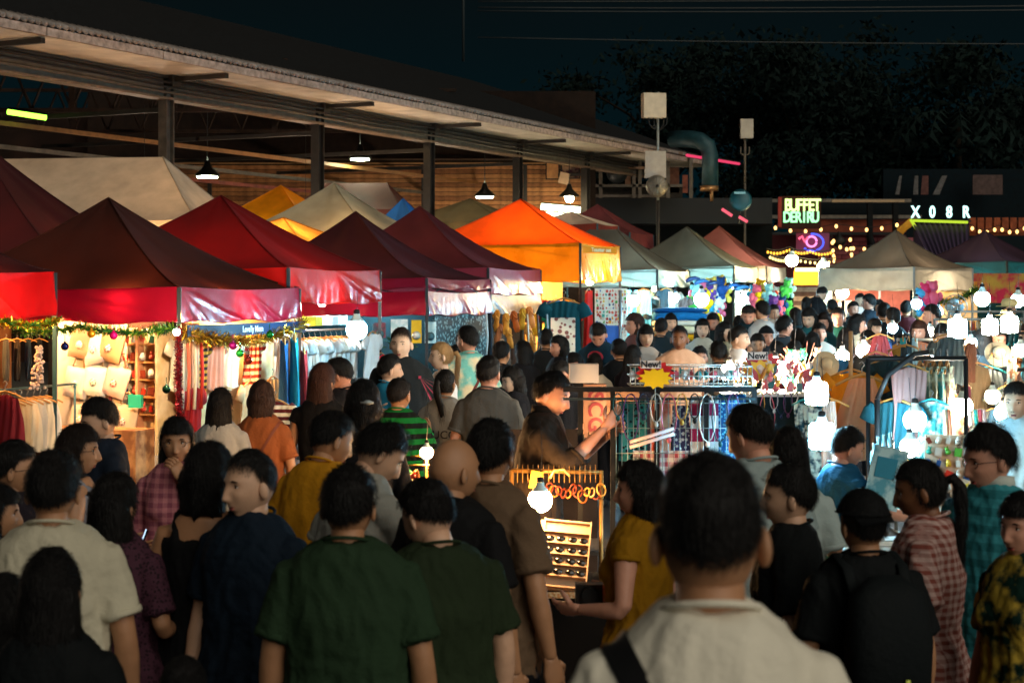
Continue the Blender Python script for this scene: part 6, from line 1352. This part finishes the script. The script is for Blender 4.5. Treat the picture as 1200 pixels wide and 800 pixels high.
            place(m); extra.append(('glasses',m,M(x[2] if len(x)>2 else '100c0a',.2,coat=.5),0))
        elif nm=='cap':
            m=MB(); D=dirs(32,16); p=headshape(D.reshape(-1,3),True); nn=unit(D.reshape(-1,3)); q=p+nn*.024; q[:,2]=np.maximum(q[:,2],.048); sphgrid(m,q.reshape(16,32,3))
            back=-1 if len(x)>2 and x[2]=='back' else 1
            G=np.array([[[ .082*u*(1-.10*t*abs(u)), back*(.085*math.sqrt(1-.55*u*u)+.075*t*(1-.35*u*u)), .052-.018*t-.02*u*u*t] for t in np.linspace(0,1,6)] for u in np.linspace(-1,1,15)]); m.grid(G); G2=G[::-1].copy(); G2[...,2]-=.004; m.grid(G2); m.ball((0,0,.142),.006,6,4)
            place(m); extra.append(('cap',m,M(x[1],.8,bump=.2),0))
        elif nm=='hat':
            m=MB(); m.lathe([(.17,.045),(.15,.055),(.098,.06),(.10,.10),(.085,.14),(.05,.155),(0,.158)],26,sy=1.15); m.lathe([(.17,.043),(.095,.05)],26,sy=1.15); place(m); extra.append(('straw_hat',m,M(x[1],.8,bump=.4),0))
        elif nm=='headphones':
            m=MB(); m.tube([(.092*math.cos(a),-.01,.02+.115*math.sin(a)) for a in np.linspace(-.1,PI+.1,18)],.006,6); m.ball((-.09,-.005,-.01),(.016,.028,.034),8,6); m.ball((.09,-.005,-.01),(.016,.028,.034),8,6); place(m); extra.append(('headphones',m,M('30343a',.4),0))
        elif nm=='band':
            a,e,w_=AP[x[2]]; q=e.lerp(w_,.88); f=(w_-e).normalized()*.012; m=MB(); m.loft([q-f,q+f],[(.033,.033)]*2,n=14); bmb(m); extra.append(('wristband',m,M(x[1],.5),0))
        elif nm=='clip':
            m=MB(); m.ball((.03,-.11,.02),(.03,.012,.015),8,5); m.box((.03,-.12,.02),(.07,.012,.012)); place(m); extra.append(('hair_clip',m,M(x[1],.3,.3),0))
        elif nm=='print':
            me=text_mesh(x[1],x[2],.0008,.0008); mm=MB(); V=np.array([v.co for v in me.vertices]); V=np.stack([V[:,0],0*V[:,0],V[:,1]],1); back=x[3]
            # wrap on the back (or chest) of the torso
            zz=V[:,2]+x[4]; rx=cw+.03; ry=.118+.034; V2=V.copy(); 
            V2[:,1]=-(ry)*np.sqrt(np.clip(1-(V[:,0]/rx)**2,0,1))**.9 if back else ry*np.sqrt(np.clip(1-(V[:,0]/rx)**2,0,1))
            if not back: V2[:,0]=-V[:,0]
            V2[:,2]=zz; mm.add(V2,[tuple(p.vertices) for p in me.polygons]); bpy.data.meshes.remove(me); bmb(mm); extra.append(('lettering',mm,M(x[5],.7),0))
        elif nm=='patch':
            m=MB(); m.ball(x[2],x[3],12,8); bmb(m); extra.append(('printed_patch',m,M(x[1],.7),0))
        elif nm=='beard':
            m=MB()
        elif nm=='halter': pass
    JOBS.append((root_spec,bb,hm_,hand,hair_,[skm,EYEW,IRIS,lips,BROW if hc!='blonde' else M('7a5a38',.8)],hairm(hc),cl,extra,vox,seed,res))
    return loc,kk,rz
def finish_people():
    tmp=[]
    for J in JOBS:
        spec,bb,hm_,hand,hair_,bm,hm2,cl,extra,vox,seed,res=J; lst=[]
        for (nm,m,vx,sm) in [('body',bb,vox*1.15,3)]+[(c[0],c[1],c[2],9) for c in cl if c[2]]:
            o=bpy.data.objects.new('tmp',m.mesh('tmp')); COL.objects.link(o); md=o.modifiers.new('r','REMESH'); md.mode='VOXEL'; md.voxel_size=vx; md.use_smooth_shade=True
            sm_=o.modifiers.new('s','SMOOTH'); sm_.factor=.5; sm_.iterations=sm; lst.append((nm,o))
        tmp.append(lst)
    dg=bpy.context.evaluated_depsgraph_get(); dg.update()
    for J,lst in zip(JOBS,tmp):
        spec,bb,hm_,hand,hair_,bm,hm2,cl,extra,vox,seed,res=J
        got={}
        for nm,o in lst: got[nm]=bpy.data.meshes.new_from_object(o.evaluated_get(dg))
        def arr(me):
            n=len(me.vertices); V=np.empty(n*3); me.vertices.foreach_get('co',V); return V.reshape(-1,3)
        b=got['body']; V=arr(b); m=MB(); n=len(b.polygons); 
        fs=[tuple(p.vertices) for p in b.polygons]; m.add(V,fs,0); 
        for src in(hm_,hand):
            if not src.v: continue
            VV=np.concatenate(src.v); kk_=m.n; m.v.append(VV); m.f+=[tuple(i+kk_ for i in f) for f in src.f]; m.m+=src.m; m.n+=len(VV)
        me=m.mesh('person')
        for x in bm: me.materials.append(x)
        o=bpy.data.objects.new('person',me); COL.objects.link(o); o.location=spec['loc']; o.rotation_euler=(0,0,spec['rz']); o.scale=(spec['k'],)*3
        tag(o,spec['label'],spec['cat'])
        if hair_:
            ho=hair_.obj('hair',hm2,o); at=ho.data.attributes.new('growth','FLOAT','POINT'); gv=np.ones(len(ho.data.vertices)); gv[:len(hair_.grow)]=hair_.grow; at.data.foreach_set('value',gv)
        for (nm,mb,vx,mat,amp) in cl:
            if vx:
                me=got[nm]; V=arr(me); nn=np.empty(len(V)*3); me.vertices.foreach_get('normal',nn); nn=nn.reshape(-1,3)
                z=V[:,2]; a_=amp*(.55+.45*np.clip((1.25-z)/.3,0,1)); q=V*np.array([1,1,.55])
                f=wob(q*np.array([1.5,1.5,.7])+.02*np.sin(V[:,[2,0,1]]*19),seed,17); f=1-2.2*np.abs(f); f2=wob(V*np.array([1,1,.5])+.01*np.sin(V[:,[1,2,0]]*31),seed+5,38); f2=1-2*np.abs(f2)
                hemp=np.abs(V[:,0])
                f3=1-2.4*np.abs(wob(V*np.array([1.6,1.6,.28]),seed+9,15)); V=V+nn*(a_*(.6*np.maximum(f3,-.3)*np.clip((1.36-z)/.15,0,1)+.6*np.maximum(f,-.5)+.45*np.maximum(f2,-.5)+.25))[:,None]; me.vertices.foreach_set('co',V.ravel()); me.update(); me.materials.clear(); me.materials.append(mat); me.name=nm
                if len(me.polygons): me.polygons.foreach_set('use_smooth',[True]*len(me.polygons))
                link(nm,me,o)
            else: mb.obj(nm,mat,o)
        for nm,mb,mat,_ in extra:
            if isinstance(mb,tuple):
                from mathutils.bvhtree import BVHTree
                tm=got['dress'] if 'dress' in got else got['top']; bv=BVHTree.FromPolygons([v.co for v in tm.vertices],[tuple(p.vertices) for p in tm.polygons])
                _,s2,wv,bend=mb; N=56; G=np.zeros((N+1,3,3))
                for i in range(N+1):
                    a=2*PI*i/N
                    for j in range(3):
                        C_=np.array([[0,-.005,1.17]]); d=np.array([math.cos(a)*.15,math.sin(a)*.14,.27*math.cos(a)*s2]); off=np.array([-.27*s2,0,.15]); off=off/np.linalg.norm(off)*wv*(j-1)*.55
                        p1=Vector(bend(C_+d*2.2+off)[0]); p0=Vector(bend(C_+off)[0]); h=bv.ray_cast(p1,(p0-p1).normalized())[0]
                        if h is None: h=p0.lerp(p1,.4)
                        G[i,j]=h-(p0-p1).normalized()*.006
                mb=MB(); mb.grid(G); G2=G[:, ::-1]*np.array([.975,.975,1]); mb.grid(G2)
            mb.obj(nm,mat,o)
    for lst in tmp:
        for nm,o in lst: me=o.data; bpy.data.objects.remove(o); bpy.data.meshes.remove(me)
# yaw: 0 = back to the camera, 90 = facing right, 180 = facing the camera, -90 = facing left
tee=lambda c,*a:('tee',c,*a)
# ---- foreground, nearest first
person(831,622,730,0,'nearest man seen from behind in cream t-shirt with black bag strap','fade','black','tan',tee('f2ead6'),hyaw=3,fat=.84,ex=[('strap','0e0e10',-1,.036)])
person(408,590,405,4,'man in dark green t-shirt seen from behind, left of centre','short','black','tan',tee('263a26'),hyaw=8,fat=1.08)
person(512,598,385,-22,'stocky man in olive green t-shirt looking down at the stall','short','black','light',tee('232f1c'),hyaw=-25,hpitch=22,arms=('low','down'),fat=1.1)
person(294,566,360,-152,'man in navy t-shirt with cropped hair looking left','fade','black','light',tee('101e2c'),hyaw=20,fat=.95)
person(62,572,385,-4,'man in worn off-white t-shirt seen from behind at left','short','black','tan',tee('c8c0a8'),hyaw=6,fat=1.05)
person(60,690,470,0,'girl with long black hair and dark top at the bottom left corner','long','black','tan',('tee','0c1012'),hyaw=-5,fem=True)
person(4,712,430,20,'person in navy blue top cut by the bottom left corner','bob','black','tan',tee('0c2436'),fem=True)
person(134,590,350,14,'woman with long black hair and dark plum print blouse from behind','long','black','tan',('tee','4a2a38','blotch','281820',70),hyaw=10,fem=True,arms=('down','bent'))
person(243,556,345,8,'person with thick black bob and black sleeveless top from behind','bob','black','tan',('tank','0e0e10'),hyaw=16,fem=True)
person(207,516,262,178,'woman in glasses and plum plaid blouse holding hand to chin','long','black','tan',('long','8a4a5a','plaid','c07a80',22),hyaw=-4,fem=True,arms=('face','bent'),ex=[('glasses',)],curl=1.0)
person(92,526,275,78,'woman with glasses and brown hair in black striped top, facing right','bob','dkbrown','tan',('tank','14141a','vstripe','8a8890',26),fem=True,hyaw=8,ex=[('glasses',)],arms=('bent','bent'))
person(121,490,240,-120,'woman in navy top with lilac strap looking down to the left','short','black','light',('cap','16202e'),fem=True,hpitch=12,ex=[('strap','a890b8',1,.02)])
person(17,548,300,60,'youth with glasses at the left edge looking right','short','black','tan',tee('221c24'),hyaw=20,ex=[('glasses',)])
person(-4,600,335,70,'dark haired person at the left edge in brown top','bob','black','tan',tee('3a2418'),fem=True,hyaw=10)
person(215,806,450,0,'top of a black haired head at the bottom edge','short','black','tan',tee('101012'))
person(258,474,190,6,'woman with long black hair and grey white blouse before cream t-shirts','long','black','tan',tee('a8a8a4'),fem=True,hyaw=4)
person(307,466,188,8,'woman with brown bob and rust orange top with cross strap','bob','brown','tan',('tee','8a4e2a'),fem=True,hyaw=-4,ex=[('strap','6a3018',1,.016)])
person(377,446,182,10,'woman with long auburn hair and black top in centre left','long','auburn','tan',('cap','0c0c0e'),fem=True,hyaw=20,arms=('down','bent'))
person(402,437,170,-60,'man with black hair and dark shirt looking down at left of boy','short','black','rose',tee('1c1c20'),hyaw=-20,hpitch=15)
person(425,472,235,-10,'woman in black with hair clip and dark hair from behind','bob','black','tan',('long','101014'),fem=True,ex=[('clip','a8b0b0')],hyaw=10)
person(457,432,150,60,'boy in sky blue shirt with dark bag strap facing right','short','black','light',tee('2a90b8'),hyaw=15,ex=[('strap','14202a',-1,.02)])
person(471,402,148,168,'tall short haired man in black t-shirt facing the camera','fade','dkbrown','pale',tee('20262a'),hyaw=22,fat=1.05,arms=('down','bent'))
person(467,462,178,10,'boy in green and black striped shirt raising one arm','short','black','tan',('tee','0a702e','stripe','0c1210',13),arms=('down',((.21,.12,1.14),(.16,.30,1.28))),ex=[('band','20c860',1)],hyaw=20)
person(517,416,142,-95,'blonde woman with hair tied back and white top facing left','pony','blonde','pale',('tank','f0f0f0'),fem=True,hyaw=-6)
person(521,449,165,8,'woman with black ponytail and grey lettered shirt from behind','pony','black','tan',tee('8c8c88'),fem=True,hyaw=20,ex=[('print','GUCCI',.085,True,1.20,'2a2a2a')])
person(549,398,132,-20,'man in pale tie dye shirt from behind beside the leafy cloth','short','black','rose',('tee','78c8c0','noise','e8dcb8',9),hyaw=-30,ex=[('strap','6a2018',1,.02)])
person(572,437,172,10,'man in charcoal grey t-shirt from behind left of vendor','short','black','rose',tee('55534e'),hyaw=16,ex=[('patch','e05a28',(.07,-.142,1.17),(.03,.008,.03))])
person(603,444,150,-110,'dark haired woman looking down between charcoal man and vendor','bob','black','pale',tee('1a1c22'),fem=True,hpitch=10)
person(645,460,222,98,'bracelet vendor in dark brown shirt reaching right over the display','short','black','rose',('rolled','2a221c'),hyaw=12,hpitch=6,lean=8,arms=(((-.19,.15,1.22),(-.03,.34,1.42)),((.20,.16,1.24),(.10,.32,1.46))),ex=[('glasses','up','5a4a30')],curl=.7)
person(383,512,282,30,'man in mustard yellow t-shirt leaning right in the crowd','short','black','tan',tee('c88a18'),hyaw=30,hpitch=10,lean=8,fat=1.05)
person(436,524,305,55,'man in pale grey t-shirt reaching over the trinket table','messy','black','light',tee('9a9a92'),hyaw=20,hpitch=22,lean=12,arms=('down','reach'))
person(531,548,345,35,'bald man in black t-shirt looking right','bald','black','tan',tee('101012'),hyaw=22)
person(577,530,335,42,'tall man in loose brown shirt seen from behind beside amber bulb','short','black','tan',('tee','6a5440'),bot=('trouser','0e0e12'),hyaw=-22,fat=.96)
person(750,572,325,-60,'woman in mustard yellow top with black bob facing left','bob','black','rose',('cap','96690a'),fem=True,hyaw=-22,arms=('bent','bent'))
person(924,580,348,-80,'young man in plain black t-shirt in profile facing left','short','black','light',tee('101416'),hyaw=-5)
person(1012,612,372,-12,'person in black cap and black t-shirt with dark backpack from behind','short','black','tan',tee('0c1012'),hyaw=-10,ex=[('backpack','0c1214'),('cap','0c0e10','back')])
person(1084,570,345,-70,'ponytailed woman in red and white plaid dress facing left','pony','black','brown',('dress','8a4a40','plaid','c8a8a0',34),bot=('skirt','5a2a2a'),fem=True,hpitch=10,fat=1.12,hyaw=-10)
person(1163,535,325,-125,'man in teal striped polo shirt facing left at right side','messy','black','rose',('polo','2a7a84','stripe','3a94a0',16),hyaw=18,hpitch=8,fat=1.08,ex=[('glasses',)])
person(1199,615,370,-120,'woman in dark green tropical print dress at right edge','bob','black','rose',('dress','103028','noise','c8a840',14),bot=('skirt','0c2018'),fem=True,hyaw=-5)
person(886,506,300,-30,'man in pale shirt with dark hair behind the young man in black','short','black','rose',tee('98a8a8'),hyaw=-20,hpitch=14)
person(925,532,290,14,'woman with long dark hair and pale cyan grey shirt from behind','long','black','tan',tee('b0c0be'),fem=True,hyaw=-10)
person(988,522,235,70,'vendor in blue t-shirt beside the lowest cool lamp facing right','short','black','rose',tee('1a5a80'),hyaw=10,hpitch=14,arms=('bent','reach'))
person(1136,436,165,12,'woman with long dark hair and white camisole from behind','long','dkbrown','rose',('tank','f0f0ec'),fem=True)
person(1192,470,205,-160,'man in pale blue shirt at the right edge facing camera','short','black','light',('polo','a8c8d0'),hyaw=10)
# ---- middle distance
person(701,388,112,-160,'man in dark navy shirt looking down beside the charm board','short','black','rose',tee('123040'),hyaw=-10,hpitch=28,lean=10,ex=[('patch','a01830',(0,.13,1.36),(.08,.02,.06))])
person(655,406,116,-115,'woman with black hair facing left before teal t-shirt','bob','black','rose',tee('14161c'),fem=True)
person(675,424,120,-150,'dark haired girl between vendor and navy shirted man','bob','black','rose',('cap','2a2420'),fem=True,hpitch=20)
person(697,426,118,10,'person with black hair and cream white shirt behind grey box','bob','black','tan',tee('e0ccb0'),fem=True)
person(613,412,118,-30,'dark haired visitor under the hanging sandals','bob','black','tan',tee('141418'),fem=True)
person(757,394,112,176,'woman with straight fringe in pale grey top facing camera','bangs','black','light',('cap','b8b0a8'),fem=True,ex=[('strap','2a2a2e',-1,.02)])
person(744,380,105,-110,'woman with long brown hair facing left behind fringe woman','long','brown','rose',('tee','6a4440'),fem=True)
person(797,396,120,172,'round faced man in peach beige t-shirt facing camera','fade','black','brown',tee('e0b090'),hyaw=20,fat=1.15)
person(823,385,97,180,'pale woman facing camera behind the peach shirt man','long','black','pale',('cap','c8d0c8'),fem=True)
person(849,389,102,110,'woman with black bob turned right in green grey top','bob','black','pale',('cap','a8a890'),fem=True,hyaw=10)
person(866,396,118,100,'young man in white t-shirt in profile facing right','short','black','light',tee('f0e8e0'),hyaw=10)
person(820,419,112,174,'boy with black hair peeping over the wire basket','short','black','rose',tee('c8c0b8'),kid=True)
person(877,367,86,-170,'man in dark shirt looking down under the bright toys','short','black','rose',tee('14303a'),hpitch=22)
person(893,364,86,-40,'short haired man in grey shirt near far tents','short','black','light',tee('a8b0b4'))
person(898,394,100,168,'man in black backwards cap and glasses facing camera','short','black','rose',tee('2a3038'),ex=[('cap','101418','back'),('glasses',)])
person(919,383,98,40,'dark haired man in dark grey shirt with head turned right','messy','black','rose',tee('3a4650'),hyaw=30)
person(949,372,92,-150,'pale faced woman in teal grey top looking down left','bob','black','light',('cap','1c5a5c'),fem=True,hpitch=12)
person(966,378,92,-140,'woman in dark teal top looking left in the far crowd','bob','dkbrown','rose',tee('0e3a40'),fem=True)
person(982,372,90,-165,'man in green black shirt in the far crowd','short','black','rose',tee('0c4038'))
person(991,398,112,16,'woman with very long dark brown hair in grey top from behind','long','dkbrown','tan',('cap','7a6a68'),fem=True)
person(1005,380,95,100,'woman in warm white top facing right near the headphone woman','bob','black','rose',('cap','e8d0b0'),fem=True)
person(963,344,70,60,'vendor in black leaning over the lit orange kiosk counter','short','black','light',tee('15181c'),k=1.02,lean=35,arms=('reach','reach'))
person(1008,352,72,170,'cook in white shirt in the salmon pink stall','short','black','light',tee('f0e0d8'),k=1.0)
person(1018,354,80,-60,'man in black jacket before the salmon pink stall','short','black','rose',('long','15202a'),k=1.05)
person(1046,372,90,-20,'man with dark hair in dark coat near taupe tent post','short','black','tan',('long','101a20'))
person(1036,366,84,10,'broad man in black from behind in the far crowd','short','black','tan',('long','0c1418'),fat=1.2)
person(1077,389,110,-150,'woman wearing headphones with reddish face near the small lamp','bob','auburn','rose',('cap','c87858'),fem=True,ex=[('headphones',)])
person(1092,369,92,-90,'short haired man in grey beside the fan','short','black','rose',tee('8a8a88'))
person(1183,362,92,150,'shopper in straw hat at the bright right hand rails','short','black','light',tee('e8e8e0'),ex=[('hat','d8c890')],k=1.0)
person(545,400,120,150,'dark haired man behind the tie dye shirt','short','black','tan',tee('20242a'))
person(640,398,108,10,'dark haired visitor from behind by the teal t-shirt','short','black','tan',tee('1c2024'))
person(935,398,108,-20,'dark haired visitor in black before the doll rack','short','black','tan',tee('16181c'))
person(952,402,110,20,'woman in black from behind left of long haired woman','bob','black','tan',tee('101418'),fem=True)
person(1025,384,92,150,'girl with black fringe in dark dress, far crowd','bangs','black','light',('cap','1c2028'),fem=True)
person(910,412,112,-30,'visitor in dark green shirt behind the wide table lamp','short','black','tan',tee('142820'))
person(775,384,90,20,'black haired visitor from behind between fringe woman and man','short','black','tan',tee('1c2c34'))
person(836,376,84,-160,'dark haired man glancing down beneath the inflatables','short','black','rose',tee('1c3038'),hpitch=15)
person(786,378,86,170,'woman with dark hair before the towel stack','bob','black','light',('cap','2a3a40'),fem=True)
person(1120,402,118,30,'visitor in dark jacket behind the round lamp at right','short','black','tan',('long','16242a'))
person(725,410,115,-10,'dark haired shopper in black right of cream shirt','short','black','tan',tee('14181c'))
person(588,414,125,30,'dark haired man right of tie dye shirt','short','black','tan',tee('1a1c20'))
person(1150,400,120,-20,'woman in dark top below the straw hat','bob','black','tan',tee('203038'),fem=True)
person(975,360,76,-20,'distant man in black at the kiosk queue','short','black','tan',tee('14181a'),k=1.0)
person(945,356,76,30,'distant woman with tied hair at the kiosk queue','pony','black','tan',tee('2a2024'),fem=True,k=1.0)
person(1000,362,78,160,'distant man facing camera at the kiosk queue','short','black','rose',tee('2a3438'),k=1.0)
person(1062,362,82,20,'distant man in maroon by the taupe tent post','short','black','tan',tee('4a1a20'),k=1.0)
for i,(hx,hy,s_,yw,hs,hc,sk,col,hp_,l,fm) in enumerate((
(888,402,105,-170,'short','black','light','243038',10,'man with lowered head behind the wide table lamp in slate shirt',False),
(930,412,118,165,'long','black','pale','5a2030',8,'long haired woman in wine red top behind the doll rack',True),
(960,390,98,175,'short','black','rose','c8c8c0',0,'man in light grey shirt facing camera in the far crowd',False),
(1018,398,106,-100,'pony','black','rose','1a3c48',5,'woman with tied hair looking left above the peach skirt',True),
(1058,404,112,20,'short','black','tan','101820',0,'dark haired man from behind left of headphone woman',False),
(1105,392,108,-150,'bangs','black','light','d8b8b8',4,'woman with fringe in pale pink by the round lamp',True),
(1168,396,118,170,'messy','black','rose','384850',12,'man with tousled hair bending to the bright rail',False),
(1206,392,112,-90,'bob','dkbrown','light','e0d8c8',0,'woman in cream at right edge near the hat shopper',True),
(742,418,122,30,'long','black','tan','201a20',0,'long haired woman in black right of the cream shirt person',True),
(842,414,118,-10,'messy','black','tan','2a3436',5,'tousled dark head before the white t-shirt man',False),
(660,438,150,-140,'short','black','rose','181a20',14,'young man with lowered head just behind the vendor',False),
(536,418,128,-160,'short','black','rose','282c34',6,'man facing camera between blonde woman and tie dye shirt',False),
(866,378,84,10,'pony','black','tan','30444a',0,'woman with ponytail from behind under the bright toys',True),
(907,366,78,165,'short','black','light','e0e0d8',0,'man in white facing camera below the far tents',False),
(932,370,82,-20,'bob','black','tan','14262a',0,'woman with bob from behind at kiosk queue end',True),
(1030,360,78,170,'bob','black','light','c89078',0,'woman in salmon top in front of the pink stall',True))):
    person(hx,hy,s_,yw,l,hs,hc,sk,tee(col),hpitch=hp_,fem=fm,arms=(('bent','phone','down','face','low')[i%5],('down','bent','reach')[i%3]),fat=1+.1*((i%3)-1),**({'k':1.0} if s_<85 else {}))
finish_people()
# things held in hands
def held_phone(idx,label,arm,side):
    sp=JOBS[idx][0]; e,w_=ARM[arm]; p=Vector((w_[0]*side-.01*side,w_[1]+.09,w_[2]+.05))*sp['k']; p=sp['loc']+Matrix.Rotation(sp['rz'],3,'Z')@p
    m=MB(); m.box((0,0,0),(.075,.009,.155)); m.box((0,-.006,0),(.068,.002,.145),mi=1)
    o=m.obj('phone',[M('101014',.2,coat=.5),emis('bfe0ff',1.6)],loc=p,rot=(R(-20),0,sp['rz']),smooth=False); o.scale=(sp['k'],)*3; tag(o,label,'phone')
for i,J in enumerate(JOBS):
    l=J[0]['label']
    for key,lab,arm,side in (('auburn hair and black top','lit phone in the hand of the auburn haired woman','bent',1),('cool lamp facing right','phone held low by the vendor in blue','bent',-1),('wine red top','lit phone held by the woman in wine red','phone',-1),('striped top, facing right','phone held by the woman in striped top','bent',1)):
        if key in l: held_phone(i,lab,arm,side)
m=MB(); m.tube([(0,0,0),(.22,0,.075)],.007,6); 
for i in range(9): m.tube([(.01+.025*i,0,.004+.0085*i),(.005+.025*i,0,.045+.0085*i)],.0042,5)
tag(m.obj('bracelet_stick',M('e0b888',.4,.2),loc=P(677,520,9.0)),'pronged bracelet stick held up by the vendor','bracelet stick')
m=MB(); m.ball((0,0,0),.014,8,6); tag(m.obj('light_bulb',emis('ffc890',3000),loc=P(716,503,9.0)),'tiny bright bulb at the tip of the vendor stick','light bulb')
m=MB()
for k in range(9): a=R(-60+15*k); m.add([(0,0,0),(.18*math.cos(a-.06),.004,-.18*abs(math.sin(a))-.02),(.18*math.cos(a+.06),-.004,-.18*abs(math.sin(a))-.02)],[(0,1,2)])
m.box((0,0,-.0),(.02,.01,.02)); tag(m.obj('hand_fan',M('c03a5a',.6),loc=P(492,442,13.4),smooth=False),'crimson folding fan held by the blonde woman','hand fan')
m=MB(); m.box((0,0,0),(.10,.07,.07)); m.lathe([(.03,0),(.03,.04),(0,.04)],12,(0,-.035,0),Matrix.Rotation(R(90),3,'X')); tag(m.obj('camera',M('101214',.4),loc=P(690,694,6.3),smooth=False),'small black camera held by the woman in yellow','camera')
HAZE=0.0006
print("SCRIPT TIME",time.time()-T0,"objects",len(bpy.data.objects))
